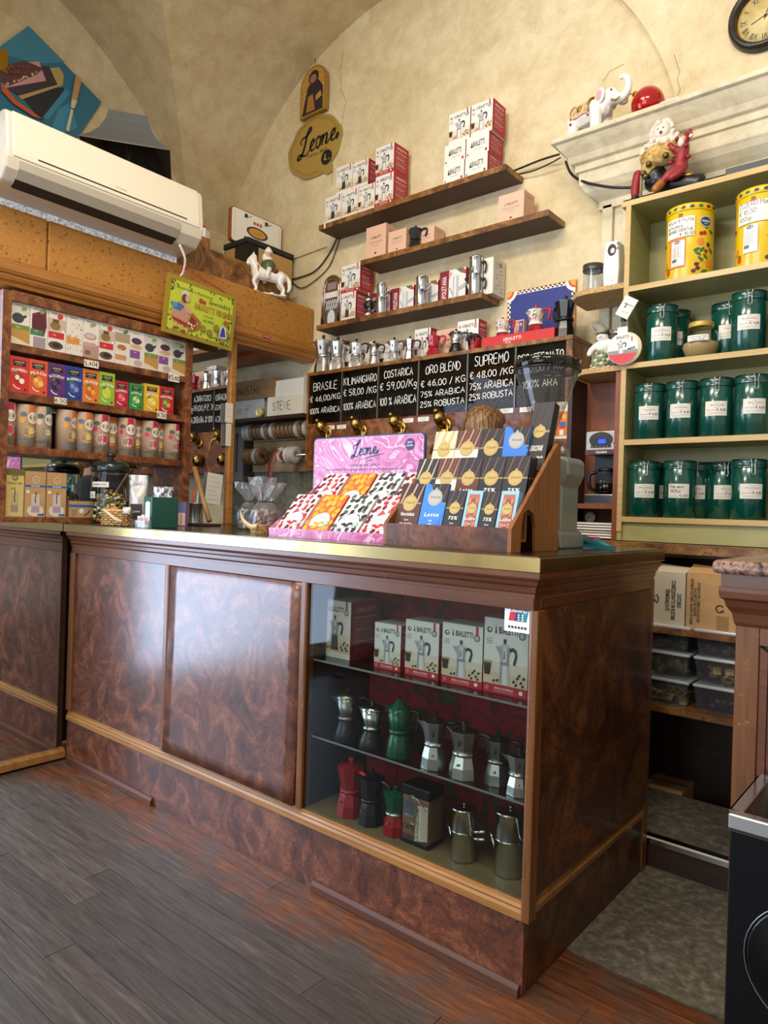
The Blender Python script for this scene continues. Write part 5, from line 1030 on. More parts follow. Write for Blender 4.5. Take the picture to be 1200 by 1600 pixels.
q = at(784, 520, y=DY+.06); pot('moka_pot', 'patterned moka pot with a round red base and red handle, left in the red tray', (q.x, DY+.065, TZ+.0205), -.1, moka(.125, M('patterned_white', '#cfc6b8', .3), handle=REDP, base=REDL, collar=PORC, style='dome', pat=PT, r=.036))
q = at(836, 512, y=DY+.06); pot('moka_pot', 'patterned moka pot with a faceted red base, right in the red tray', (q.x, DY+.065, TZ+.0205), -.1, moka(.155, M('patterned_white'), handle=REDP, base=REDL, collar=PORC, pat=PT, r=.04))
q = at(813, 516, y=DY+.1); t = card('pattern_carton', .05, .03, .11, (q.x-.03, DY+.095, TZ+.0205), 0, 'small patterned carton between the two patterned pots', 'box', None, M('pattern_peach', '#d9a58a', .5), lambda k, w, h: (k.rect(0, 0, w, h, '#d9b09a'), k.rect(.5*w, 0, .95*w, .95*h, '#3a4a8a'), k.rect(.1*w, .3*h, .5*w, .6*h, '#d9772b'), k.circ(.7*w, .8*h, .14*w, '#e0a03a'), k.text('BIALETTI', .4*w, .88*h, .05*h, '#a02a2a', 1, w=.5*w)))
q = at(881.5, 525, y=DY+.05); h = at(881.5, 462, y=DY+.05).z-q.z; pot('moka_pot', 'large glossy black moka pot at the right end of the coffee dispenser', (q.x, DY+.055, TZ), 2.6, moka(h+.01, BLACKL, base=BLACKL, r=.048))
# blue board leaning on the wall
q = [at(793, 457, y=1.485), at(900, 435, y=1.485)]; bw = q[1].x-q[0].x; bz = at(900, 436, y=1.485).z-DZ
t = thing('display_board', 'blue cardboard display board with a chequered border behind the red tray', 'board', (q[0].x, 1.486, TZ)); MB().box(0, bw, 0, .006, 0, bz, M('board_orange', '#d98a3a', .5)).build('board', t); k = D((0, 0, 0)); m_ = .02
k.rect(.004, 0, bw-.004, bz-.004, '#ece4d2')
nq = 26
for i in range(nq):
    for j in (0, 1):
        if (i+j) % 2: k.rect(.03+(bw-.06)*i/nq, bz-.01-.008*j, .03+(bw-.06)*(i+1)/nq, bz-.002-.008*j, '#26262c'); k.h -= k.st
for i in range(26):
    for s in (.004, bw-.02):
        for j in (0, 1):
            if (i+j) % 2: k.rect(s+.008*j, bz*(i/26), s+.008*j+.008, bz*(i+1)/26, '#26262c'); k.h -= k.st
k.up(); k.rect(m_, 0, bw-m_, bz-m_, '#26307a')
for u in (0, bw): 
    for r_, c in ((.05, '#ece4d2'), (.035, '#c8452a'), (.025, '#e0a03a')): k.poly([(abs(u-.002), bz-.002)]+[(abs(u-.002-r_*math.cos(PI/2*j/8)), bz-.002-r_*math.sin(PI/2*j/8)) for j in range(9)], c)
k.build('printed_border', t)
# ------------------------------------------------------------------ recess with ribbons and boxes
RZ = 1.70; RY = 1.27
t = tag(MB().box(-3.19, DX0-.002, RY, 1.498, RZ-.02, RZ, WOODK).build('recess_shelf'), 'dark shelf in the recess left of the coffee dispenser carrying hand labelled boxes', 'shelf')
def rbox(xl, xr, yt, yb, Y, z, d, m, label, word=None, lid=0, col='#2b2823', hz=None):
    a, b = at(xl, yb, y=Y), at(xr, yb, y=Y); h = hz or at((xl+xr)/2, yt, y=Y).z-at((xl+xr)/2, yb, y=Y).z
    t = thing('storage_box', label, 'box', (a.x, Y, z+.0004)); w_ = b.x-a.x; MB().box(0, w_, 0, d, 0, h, m).build('carton', t, bev=.001)
    if lid: MB().box(-.003, w_+.003, -.003, d+.003, h*.55, h+.002, m).build('lid', t, bev=.001)
    if word: k = D((0, -.003 if lid else 0, 0)); k.hand(word, w_*.16, h*.28, h*.42, col, .004, w=w_*.5); k.build('handwriting', t)
    return t, h
_, h1 = rbox(350, 412, 622, 651, RY+.02, RZ, .18, M('box_grey_white', '#a8a49b', .6), 'grey white box under the brown ribbon box', 'ref', col='#6a6a66')
rbox(362, 428, 592, 621, RY+.01, RZ+h1, .18, M('box_brown', '#7a5a34', .7), 'brown lidded box with handwritten ribbon label', 'NASTRI', 1)
_, h2 = rbox(417, 473, 618, 648, RY+.004, RZ, .18, M('box_cream', '#c9c3b2', .6), 'cream box with a name written in black marker', 'STEVE')
rbox(430, 474, 588, 614, RY+.02, RZ+h2, .16, M('box_white', '#c9c7c2', .6), 'plain white box on top of the cream box')
q = at(408, 642, y=RY); t = thing('tape_roll', 'roll of yellow sticky tape lying before the cream box', 'tape', (q.x-.012, RY+.0, RZ+.026)); mb = MB(); mb.lathe([(.016, -.018), (.025, -.018), (.025, .018), (.016, .018), (.016, -.018)], 20, M('tape_yellow', '#c9b85a', .4), caps=False).xf(Matrix.Rotation(PI/2, 4, 'X') @ Matrix.Rotation(0, 4, 'Z')).build('tape', t)
mb = MB(); mb.lathe([(.0155, -.0175), (.0158, .0175), (.014, .0175), (.014, -.0175), (.0155, -.0175)], 20, WHITE, caps=False).xf(Matrix.Rotation(PI/2, 4, 'X')).build('core', t)
pb_ = thing('peg_board', 'pale board behind the ribbon spools in the recess', 'board'); xa, xb = at(397, 700, y=1.46).x, DX0
MB().box(xa, xb, 1.455, 1.498, at(400, 738, y=1.46).z, at(400, 692, y=1.46).z, grain('peg_board_wood', '#8a6a42', '#a3825a', (4, 40, 40), .6)).build('board', pb_); MB().box(xa, xb, 1.455, 1.498, at(400, 691, y=1.46).z, 1.66, M('peg_board_wood')).build('board', pb_)
zr1 = at(435, 673, y=1.36).z; zr2 = at(435, 712, y=1.36).z
for z in (zr1, zr2): MB().tube([(xa+.02, 1.36, z), (xb-.004, 1.36, z)], .006, STEEL, 8).build('rod', pb_); MB().box(xa+.012, xa+.03, 1.35, 1.455, z-.01, z+.01, WOODK).build('bracket', pb_)
sp_cols = [('grey', '#5a5852'), ('blue', '#3d4a70'), ('wine red', '#5a1a20'), ('white', '#8d887e'), ('brown', '#3d2a1e'), ('cream', '#7d6d50'), ('silver', '#6a6864'), ('pink', '#7d3d46')]
spp = {}
def spool(ci, r, wd):
    key = (ci, r)
    if key not in spp:
        t = thing('ribbon_spool', 'x', 'spool'); nm, c = sp_cols[ci]; RX = Matrix.Rotation(PI/2, 4, 'Y')
        for x in (-wd/2, wd/2-.0015): MB().lathe([(.0075, x), (r, x), (r, x+.0015), (.0075, x+.0015), (.0075, x)], 26, M('spool_flange_%d' % (ci in (2, 4, 5)), '#6e5136' if ci in (2, 4, 5) else '#a8a49b', .5), caps=False).xf(RX).build('flange', t)
        MB().lathe([(.0072, -wd/2+.0016), (r*.74, -wd/2+.0016), (r*.74, wd/2-.0016), (.0072, wd/2-.0016)], 26, M('ribbon_'+nm.replace(' ', '_'), c, .4), caps=False).xf(RX).build('ribbon', t); spp[key] = t; return t
    return dup(spp[key])
order = [0, 1, 2, 2, 4, 3, 4, 3, 4, 5, 4, 5, 2, 6, 2, 7]
x = xa+.04; nn = len(order); dx = (xb-.02-x)/nn
for i, ci in enumerate(order):
    o = spool(ci, .052, .012); o.location = (x+dx*(i+.5), 1.36, zr1); o['label'] = '%s ribbon spool on the upper rod, %s from the left' % (sp_cols[ci][0], (ORD+['twenty-first', 'twenty-second'])[i]); o['group'] = 'ribbon spools on the upper rod'
low = [(4, .052), (2, .05), (4, .052), (4, .058), (6, .055), (4, .056)]
x = xa+.06
for i, (ci, r) in enumerate(low):
    o = spool(ci, r, .018); o.location = (x+.021*i+(.03 if i > 2 else 0), 1.36, zr2); o['label'] = '%s ribbon spool on the lower rod, %s from the left' % (sp_cols[ci][0], ORD[i]); o['group'] = 'ribbon spools on the lower rod'
qx = at(446, 712, y=1.36).x
t = thing('ribbon_spool', 'large bare spool of bright red ribbon on the lower rod', 'spool', (qx, 1.36, zr2)); RX = Matrix.Rotation(PI/2, 4, 'Y'); MB().lathe([(.0072, -.028), (.026, -.028), (.026, .028), (.0072, .028)], 20, M('ribbon_red', '#a8231d', .35), caps=False).xf(RX).build('ribbon', t)
for x_ in (-.031, .0285): MB().lathe([(.0075, x_), (.05, x_), (.05, x_+.0025), (.0075, x_+.0025), (.0075, x_)], 26, M('spool_flange', '#c9c4ba', .5), caps=False).xf(RX).build('flange', t)
for i, ci in enumerate((3, 6, 3)):
    o = spool(ci, .052, .015); o.location = (qx+.055+.02*i, 1.36, zr2); o['label'] = '%s ribbon spool right of the red one, %s of three' % (sp_cols[ci][0], ORD[i]); o['group'] = 'ribbon spools on the lower rod'
def band(pts, wdt, m, name, label, cat='ribbon'):
    mb = MB(); P_ = spline(pts, 6); n_ = len(P_)
    for s in (0,):
        vs = [p+Vector((-wdt/2, 0, 0)) for p in P_]+[p+Vector((wdt/2, 0, 0)) for p in P_]; mb.add(vs, [(i, n_+i, n_+i+1, i+1) for i in range(n_-1)], m, True)
    o = mb.build(name); s_ = o.modifiers.new('thick', 'SOLIDIFY'); s_.thickness = .0012; return tag(o, label, cat)
q = at(425, 712, y=1.29); band([(q.x, 1.33, zr2+.036), (q.x, 1.306, zr2+.012), (q.x+.004, 1.28, zr2-.06), (q.x-.006, 1.285, zr2-.15), (q.x+.0, 1.30, zr2-.2), (q.x+.006, 1.31, zr2-.15)], .04, M('ribbon_copper', '#7a3826', .3), 'hanging_ribbon', 'copper brown ribbon hanging in a loop from the lower spools')
# grey cupboard side and switch box in the recess
ga, gb = at(358, 700, y=1.48), at(396, 700, y=1.48); t = thing('grey_cabinet', 'grey metal cabinet in the shade at the back of the recess', 'cabinet', (ga.x-.2, 1.40, 1.30)); GC = M('cabinet_grey', '#6a6862', .5); MB().box(0, gb.x-ga.x+.2, 0, .095, .02, .375, GC).build('housing', t); MB().box(.25, gb.x-ga.x+.14, -.012, 0, .08, .33, M('cabinet_door_grey', '#57544e', .5)).build('door', t); MB().box(.0, gb.x-ga.x+.2, -.006, .1, 0, .02, BLACKP).build('plinth', t)
q = at(374, 752, y=1.47); t = thing('socket_box', 'dark double socket box on the recess wall', 'socket', (q.x, 1.46, q.z)); MB().box(-.06, .06, 0, .038, -.05, .05, M('socket_grey', '#3c3a37', .5)).build('cover', t, bev=.003); MB().box(-.025, .035, -.006, 0, -.035, .02, BLACKP).build('socket_face', t)
# notes on the post and hanging paper
def note(px, py, x, w_, h_, label, rot=0, lines=5):
    q = at(px, py, x=x); t = thing('paper_note', label, 'note', (x, q.y, q.z), PI/2, 'paper notes'); mb = MB(); mb.box(-w_/2, w_/2, 0, .0008, -h_, 0, pm('#d8d3c6')).build('paper', t); k = D((0, 0, 0))
    for i in range(lines): k.stroke([(-w_*.36, -h_*(.15+.14*i)), (0, -h_*(.15+.14*i)+.001), (w_*(.2+.1*(i % 3)), -h_*(.15+.14*i))], .0012, '#8a8a90')
    k.build('handwriting', t); t.rotation_euler = (0, rot, PI/2); return t
note(358.5, 630, -2.3035, .05, .105, 'upper white note pinned to the wooden post', 0, 5); note(357.5, 662, -2.3035, .036, .12, 'lower narrow note pinned to the wooden post', 0, 6)
note(337, 740, -2.31, .1, .165, 'ruled paper list hanging in front of the mirror strip', .1, 6)
# cream jar etc. left of the opening, on the counter
CT2 = CT
q = at(306, 800, y=.56); t = thing('pen_holder', 'grey metal pot of pens in front of the mirror strip', 'pen holder', (q.x, .56, CT)); MB().lathe([(.034, 0), (.036, .004), (.034, .01), (.034, .1), (.037, .104), (.037, .108), (.033, .108)], 24, ALUD).build('pot', t)
for i, (c, dx, dy) in enumerate((('#c9812a', -.01, 0), ('#2f6a9a', .0, .012), ('#d9d4ca', .012, -.004), ('#b03a2a', .004, -.014))): MB().tube([(dx, dy, .02), (dx*2.2, dy*2, .16+.01*i)], .004, pm(c), 6).build('pen', t)
q = at(327, 822, y=.5); q2 = at(304, 735, y=.56); o = MB().tube([(q.x, .5, CT+.013), ((q.x+q2.x)/2, .53, (CT+q2.z)/2), (q2.x, .56, q2.z)], [.012, .011, .013], grain('pale_stick', '#8f6838', '#b08850', (20, 20, 3), .5, kind='Object'), 10).build('wooden_stick'); tag(o, 'long wooden stick leaning against the mirror strip', 'stick')
q = at(318, 822, y=.5); t = tag(MB().box(q.x-.07, q.x+.08, .42, .54, CT, CT+.012, WOODK).build('dark_tray', bev=.002), 'thin dark wooden tray under the pens and stick', 'tray')
bpy.data.objects['wooden_stick'].location.z += .012
for o_ in [x for x in bpy.data.objects if x.name.startswith('pen_holder')]: o_.location.z += 0
# cellophane bags of sweets and glass bowl
for i, (px, yy, w_, h_, c) in enumerate(((388, .36, .11, .2, '#6a5a78'), (408, .30, .12, .215, '#b09a90'), (422, .4, .1, .2, '#a85a5a'))):
    q = at(px, 800, y=yy); t = thing('sweet_bag', 'gathered cellophane bag with %s sweets near the pink display, %s from the left' % (('purple', 'cream', 'red')[i], ORD[i]), 'bag', (q.x, yy, CT), .3*i, 'cellophane sweet bags'); r_ = random.Random(20+i)
    mb = MB(); prof = [(.02, .001), (.042, .01), (.048, .05), (.04, .085), (.012, .12), (.02, .14), (.042, h_*.86), (.055, h_)]; n_ = 18; vs = []; fs = []
    for r0, z in prof:
        for kk in range(n_): a = 2*PI*kk/n_; rad = r0*(1+r_.uniform(-.18, .18)*(1 if z > .1 else .4)+(.25*math.sin(a*5) if z > .12 else 0)); vs.append((rad*math.cos(a), rad*math.sin(a), z+r_.uniform(-.004, .004)*(z > .12)))
    for ii in range(len(prof)-1):
        for kk in range(n_): k2 = (kk+1) % n_; fs.append((ii*n_+kk, ii*n_+k2, (ii+1)*n_+k2, (ii+1)*n_+kk))
    mb.add(vs, fs, CELLO); mb.build('cellophane', t); MB().tube([(.0135*math.cos(a), .0135*math.sin(a), .12) for a in [2*PI*j/14 for j in range(14)]], .0025, M('ribbon_wine_red'), 6, True).build('tie', t); s_ = MB()
    for j in range(26): a = r_.random()*6.28; rr_ = math.sqrt(r_.random())*.032; s_.ball((rr_*math.cos(a), rr_*math.sin(a), .012+.07*r_.random()), r_.uniform(.008, .012), M('bagsweet_%d_%d' % (i, j % 3), (c, '#c9b8a0', '#8a4a4a')[j % 3], .5), 7, 5)
    stuff(s_.build('sweets', t))
q = at(374, 815, y=.24); t = thing('glass_tumbler', 'plain glass tumbler standing left of the cellophane bags', 'glass', (q.x, .26, CT)); MB().lathe([(.001, .004), (.027, .004), (.03, .1), (.031, .1), (.028, .001), (.001, .001)], 22, GLASS, caps=False).build('tumbler', t)
q = at(408, 815, y=.2); t = thing('handled_basket', 'small straw basket with a wide wooden handle beside the pink display', 'basket', (q.x, .2, CT)); MB().lathe([(.035, 0), (.045, .03), (.046, .032), (.04, .03), (.03, .004)], 22, WICK, caps=False).build('bowl', t); MB().lathe([(.001, .003), (.034, .003)], 22, WICK, caps=False).build('bottom', t)
mb = MB(); P_ = spline([(-.085, -.03, .07), (-.05, -.045, .045), (-.0, -.05, .025), (.03, -.046, .028)], 6); n_ = len(P_); mb.add([p+Vector((0, .0, -.009)) for p in P_]+[p+Vector((0, .0, .009)) for p in P_], [(i, i+1, n_+i+1, n_+i) for i in range(n_-1)], M('pale_strap'), True); o = mb.build('handle', t); s_ = o.modifiers.new('t', 'SOLIDIFY'); s_.thickness = .003

# ------------------------------------------------------------------ person behind the counter
PX, PY = -.805, 1.03
pe = thing('person', 'person with brown hair behind the chocolate rack, only the crown of the head showing', 'person', (PX, PY, .0955), PI+.45)
SKIN = M('skin', '#b98468', .5); SHIRT = M('dark_shirt', '#20242c', .8); TROUS = M('dark_trousers', '#26262a', .8); HAIR = None
HAIR = M('brown_hair', '#6a4a2c', .45); n_, L_, b_ = nodes(HAIR); qn = N(HAIR, 'ShaderNodeTexNoise', Scale=1, Detail=4); L_.new(coord(HAIR, 'Object', (120, 120, 12)), qn.inputs['Vector']); L_.new(ramp(HAIR, qn.outputs[0], [(.35, '#3d2714'), (.5, '#6a4828'), (.68, '#a07a4a')]).outputs[0], b_.inputs['Base Color']); bump(HAIR, qn.outputs[0], .5, .004)
def limb(mb, pts, rs, m): mb.tube(spline(pts, 4), [rs[min(int(i/4), len(rs)-1)]*(1-(i % 4)/4)+rs[min(int(i/4)+1, len(rs)-1)]*((i % 4)/4) for i in range(4*(len(pts)-1)+1)], m, 10); mb.ball(pts[0], rs[0], m, 10, 8); mb.ball(pts[-1], rs[-1], m, 10, 8)
H = 1.515   # head top above the raised floor
bm_ = MB(); hz = H-.115; hy = -.05
bm_.ball((0, hy, hz), (.076, .094, .115), SKIN, 20, 14); bm_.ball((0, hy-.03, hz-.05), (.058, .062, .062), SKIN, 14, 10); bm_.ball((0, hy-.098, hz-.02), (.012, .018, .022), SKIN, 8, 6)
for s in (-1, 1): bm_.ball((s*.078, hy+.005, hz-.01), (.012, .022, .032), SKIN, 8, 6)
limb(bm_, [(0, .0, hz-.2), (0, -.02, hz-.06)], [.055, .052], SKIN); bm_.ball((0, .0, H-.42), (.16, .095, .16), SKIN, 16, 10); bm_.ball((0, .0, H-.62), (.14, .09, .16), SKIN, 14, 10); bm_.ball((0, .0, H-.73), (.15, .1, .11), SKIN, 14, 10)
for s in (-1, 1):
    limb(bm_, [(s*.17, 0, H-.33), (s*.23, .0, H-.58), (s*.2, -.16, H-.74)], [.048, .04, .03], SKIN); limb(bm_, [(s*.085, 0, H-.78), (s*.09, -.01, H-1.12), (s*.09, .01, .09)], [.078, .056, .036], SKIN)
    hp = Vector((s*.2, -.19, H-.75)); bm_.ball(tuple(hp), (.036, .045, .018), SKIN, 10, 8)
    for j in range(4): f0 = hp+Vector(((j-1.5)*.018, -.035, 0)); limb(bm_, [tuple(f0), tuple(f0+Vector((0, -.03, -.006))), tuple(f0+Vector((0, -.048-.008*(j in (1, 2)), -.022)))], [.009, .0085, .007], SKIN)
    limb(bm_, [tuple(hp+Vector((-s*.03, .0, 0))), tuple(hp+Vector((-s*.05, -.025, -.008))), tuple(hp+Vector((-s*.052, -.048, -.014)))], [.011, .01, .008], SKIN); bm_.ball((s*.09, -.05, .035), (.04, .1, .035), SKIN, 10, 8)
remesh(bm_.build('body', pe), .008, 3)
hm = MB(); hm.ball((0, hy+.016, hz+.026), (.09, .1, .1), HAIR, 24, 16); hm.ball((0, hy+.06, hz-.02), (.078, .06, .09), HAIR, 18, 12); hm.ball((.03, hy-.03, hz+.07), (.06, .06, .045), HAIR, 14, 10); hm.ball((-.04, hy-.02, hz+.065), (.055, .065, .045), HAIR, 14, 10)
remesh(hm.build('hair', pe), .006, 3)
for s in (-1, 1): e = MB(); e.ball((s*.032, hy-.086, hz+.004), (.013, .009, .008), PORC, 10, 8); e.ball((s*.032, hy-.093, hz+.004), (.006, .004, .006), BLACKP, 8, 6); e.build('eye', pe)
MB().ball((0, hy-.09, hz-.062), (.024, .008, .006), M('lips', '#8a4a42', .5), 10, 6).build('mouth', pe)
sm_ = MB(); sm_.ball((0, .0, H-.42), (.175, .11, .165), SHIRT, 16, 10); sm_.ball((0, .0, H-.62), (.155, .105, .18), SHIRT, 14, 10); sm_.ball((0, .0, H-.73), (.16, .112, .1), SHIRT, 14, 10)
for s in (-1, 1): limb(sm_, [(s*.17, 0, H-.33), (s*.23, .0, H-.56)], [.062, .054], SHIRT)
remesh(sm_.build('shirt', pe), .009, 3)
tm_ = MB(); tm_.ball((0, 0, H-.8), (.165, .116, .1), TROUS, 14, 10)
for s in (-1, 1): limb(tm_, [(s*.085, 0, H-.8), (s*.09, -.01, H-1.12), (s*.09, .01, .07)], [.092, .072, .055], TROUS)
remesh(tm_.build('trousers', pe), .01, 3)
for s in (-1, 1): MB().ball((s*.09, -.05, .036), (.048, .115, .036), BLACKP, 12, 8).build('shoe', pe)

# ------------------------------------------------------------------ pink chocolate display
PYF = .09; pL = at(420, 838, y=PYF); pR = at(600, 855, y=PYF); pw = pR.x-pL.x; PD = .30
t = thing('chocolate_display', 'pink marbled cardboard display with a raised lid and slanted tray on the counter', 'display', (pL.x, PYF, CT)); NAVY = M('navy_print', '#1f2a58', .5); PIN = M('pink_inside', '#c24a82', .55)
fh = .028; bh = .19
MB().box(0, pw, 0, .003, 0, fh, PINKM).build('front_wall', t)
for x in (0, pw-.003): MB().prism([(.003, 0), (PD, 0), (PD, bh+.03), (PD-.02, bh+.03), (.003, fh)], x, x+.003, PINKM, 'x').build('side_wall', t)
MB().prism([(.003, .003), (.006, .008), (PD-.004, bh-.012), (PD-.004, .003)], .003, pw-.003, PIN, 'x').build('tray_slope', t)
for i in (1, 2, 3): x = pw*i/4; MB().prism([(.004, .01), (.004, .02), (PD-.005, bh+.004), (PD-.005, bh-.012)], x-.002, x+.002, PINKM, 'x').build('divider', t)
lid0 = at(490, 687, y=PYF+PD); lid1 = at(664, 672, y=PYF+PD); lx0 = lid0.x-pL.x; lx1 = lid1.x-pL.x; lh = (lid0.z+lid1.z)/2-CT; LY_ = PD+.004
def rr_(x0, x1, z0, z1, r): 
    o = []
    for cx_, cz_, a0 in ((x1-r, z1-r, 0), (x0+r, z1-r, PI/2)):
        o += [(cx_+r*math.cos(a0+PI/2*j/6), cz_+r*math.sin(a0+PI/2*j/6)) for j in range(7)]
    return o+[(x0, z0), (x1, z0)]
MB().prism(rr_(lx0, lx1, 0, lh, .018), LY_, LY_+.008, NAVY, 'y').build('lid_edge', t); MB().prism(rr_(lx0+.005, lx1-.005, .0, lh-.005, .015), LY_-.001, LY_, PINKM, 'y').build('lid_print_ground', t)
k = D((lx0, LY_-.001, 0)); Wd = lx1-lx0
def leone(k, u, v, s, col, wt=.085):
    def S_(pts, ws=None):
        P2 = [tuple(q) for q in spline([(x, y) for x, y in pts], 5)]; n2 = len(P2); k.stroke([(u+x*s+.12*y*s, v+y*s+.06*x*s) for x, y in P2], [s*wt*(.55+.75*abs(math.sin(PI*i/n2*1.0))) for i in range(n2)] if not ws else s*ws, col); k.h -= k.st
    S_([(.1, .7), (-.02, .88), (.1, 1.06), (.38, 1.1), (.68, 1.22), (.84, 1.4), (.74, 1.52), (.58, 1.38), (.48, 1.0), (.4, .55), (.28, .15), (.06, -.14), (-.14, -.1), (-.08, .1), (.14, .08), (.4, -.06), (.64, -.06), (.86, .16)])
    for o_ in (.85, 2.62): S_([(o_, .25), (o_+.28, .36), (o_+.38, .55), (o_+.27, .68), (o_+.1, .5), (o_+.1, .18), (o_+.28, .03), (o_+.52, .14)])
    S_([(1.5, .3), (1.42, .55), (1.55, .68), (1.75, .6), (1.8, .3), (1.66, .05), (1.48, .1), (1.44, .35)]); S_([(1.82, .5), (1.95, .66), (2.0, .5), (1.94, .04)]); S_([(1.98, .35), (2.15, .62), (2.3, .62), (2.33, .4), (2.28, .1), (2.42, .06), (2.62, .25)])
    S_([(3.1, .14), (3.22, .3), (3.3, .25), (3.25, .08), (3.15, -.02)]); k.h += k.st*2
leone(k, Wd*.38, lh-.075, .037, NAVY, .16); k.poly([(Wd*.42, lh-.092), (Wd*.66, lh-.07), (Wd*.66, lh-.067), (Wd*.55, lh-.076)], NAVY); k.text('dal 1857', Wd*.54, lh-.094, .006, NAVY); k.text('CHOCOLATE TABLET', Wd*.5, lh-.112, .008, NAVY, w=Wd*.27); k.text('Let yourself be enveloped by a new and delicious pleasure', Wd*.5, lh-.126, .007, NAVY, w=Wd*.72)
k.circ(Wd*.88, lh-.04, .021, NAVY, n=24); k.text('NEW', Wd*.88, lh-.036, .006, '#e8c8da', 1); k.text('RECIPE', Wd*.88, lh-.047, .006, '#e8c8da', 1, w=.026); k.stroke([(.004, .1), (.004, lh-.014), (.014, lh-.006), (Wd-.016, lh-.006), (Wd-.006, lh-.016), (Wd-.006, .1)], .0012, '#e8c8da'); k.build('lid_lettering', t)
# chocolate tablets in paper wrappers, two deep in four lanes
def tablet(kind):
    def f(k, w, h):
        bg, dots = {'straw': ('#e6dcd2', ['#b3232c', '#5a1a26', '#c4454a', '#7a1f2e']), 'apri': ('#d9622a', ['#e09a2a', '#e0a83a', '#d98a2a']), 'bean': ('#dedad2', ['#262426', '#3a3836', '#4a5a48'])}[kind]
        k.rect(0, 0, w, h, bg); r_ = random.Random(len(kind))
        n1, n2 = (4, 8) if kind != 'apri' else (4, 6)
        for i in range(n1):
            for j in range(n2):
                k.circ((i+.5+r_.uniform(-.25, .25))*w/n1, (j+.5+r_.uniform(-.25, .25))*h/n2, w*.1 if kind != 'apri' else w*.12, r_.choice(dots), w*.075 if kind != 'apri' else w*.085, n=8, rot=r_.random()*3); k.h -= k.st
        for i in range(20): k.circ(r_.random()*w*.9+.05*w, r_.random()*h*.9+.05*h, w*.02, r_.choice(['#7a9a6a', '#2a1a1a', '#c98a8a']), n=5); k.h -= k.st
        k.up(); k.poly([(.16*w, .12*h), (.84*w, .12*h), (.88*w, .3*h), (.78*w, .44*h), (.6*w, .47*h), (.5*w, .52*h), (.4*w, .47*h), (.22*w, .44*h), (.12*w, .3*h)], '#2a2426'); k.poly([(.18*w, .13*h), (.82*w, .13*h), (.86*w, .3*h), (.76*w, .43*h), (.5*w, .5*h), (.24*w, .43*h), (.14*w, .3*h)], '#ece6dc')
        k.text('BLONDINO', .5*w, .34*h, .045*h, '#2a2426', w=.5*w, arc=.9*w); k.text('leone', .5*w, .29*h, .03*h, '#b3232c'); c = dots[0]
        for du, dv in ((-.12, .0), (.1, .03), (0, -.06)): k.circ((.5+du)*w, (.21+dv*.6)*h, .1*w, c, .035*h, n=10)
        k.circ(.8*w, .2*h, .12*w, '#26262a', .05*h, n=12); k.circ(.8*w, .2*h, .1*w, '#a8c0a8', .04*h, n=12)
    return f
al = math.atan2(bh-.02, PD-.01); lw_ = pw/4
def tablets(i, kind, deep, label):
    w_ = lw_-.012; L_ = .162
    t = thing('chocolate_tablet', label, 'chocolate bar', (0, 0, 0), 0, 'paper wrapped chocolate tablets in the pink display'); wb2 = MB().box(0, w_, 0, .009, 0, L_, M('wrap_'+kind, {'straw': '#d9cdc4', 'apri': '#c9582a', 'bean': '#d0ccc4'}[kind], .5)).build('wrapped_bar', t, bev=.0015); k = D((0, 0, 0), base=.0006); tablet(kind)(k, w_, L_); k.build('printed_wrapper', wb2)
    off = .012+deep*.165; tilt = math.radians(49)
    t.location = (pL.x+lw_*i+.006, PYF+.012+off*math.cos(al), CT+.012+off*math.sin(al)+(.004 if deep else .006)); t.rotation_euler = (-(PI/2-tilt), 0, 0); return t
for i, (kd, nm) in enumerate((('straw', 'red berry'), ('apri', 'orange apricot'), ('bean', 'black and white bean'), ('straw', 'red berry'))):
    for dp_ in (1, 0): tablets(i, kd, dp_, '%s chocolate tablet, %s row, %s lane from left in pink display' % (nm, ('front', 'back')[dp_], ORD[i]))

# ------------------------------------------------------------------ wooden chocolate rack
WX0, WX1, WY0, WY1 = -.515, -.094, .05, .315; WH = at(869, 693, y=WY1-.02).z-CT
t = thing('chocolate_rack', 'stepped wooden rack of chocolate bars with a cut-out side on the counter end', 'rack', (WX0, WY0, CT)); rw = WX1-WX0; dp2 = WY1-WY0
for x in (0, rw-.012):
    pf_ = [(0, 0), (.05, 0), (.052, .07), (.06, .1), (.085, .112), (.115, .1), (.13, .065), (.135, 0), (dp2, 0), (dp2, WH), (dp2-.02, WH), (0, .062)]
    MB().prism(pf_, x, x+.012, WOODD, 'x').build('side_panel', t, bev=.001)
burlf = burl('rack_front', '#2a130a', '#5d2f14', '#8a5024', 4, .35, .3); MB().box(.012, rw-.012, 0, .012, 0, .062, burlf).build('front_board', t)
steps = [(.012, .1, .034), (.1, .185, .105), (.185, dp2-.01, .203)]
for a, b, z in steps: MB().box(.012, rw-.012, a, b, z-.008, z, WOODD).build('step_board', t)
for a, z0, z1 in ((.092, .034, .105), (.177, .105, .203)): MB().box(.012, rw-.012, a, a+.008, z0+.0005, z1+.012, WOODD).build('riser_board', t)
MB().box(.012, rw-.012, dp2-.01, dp2, .0, WH-.03, WOODD).build('back_board', t)
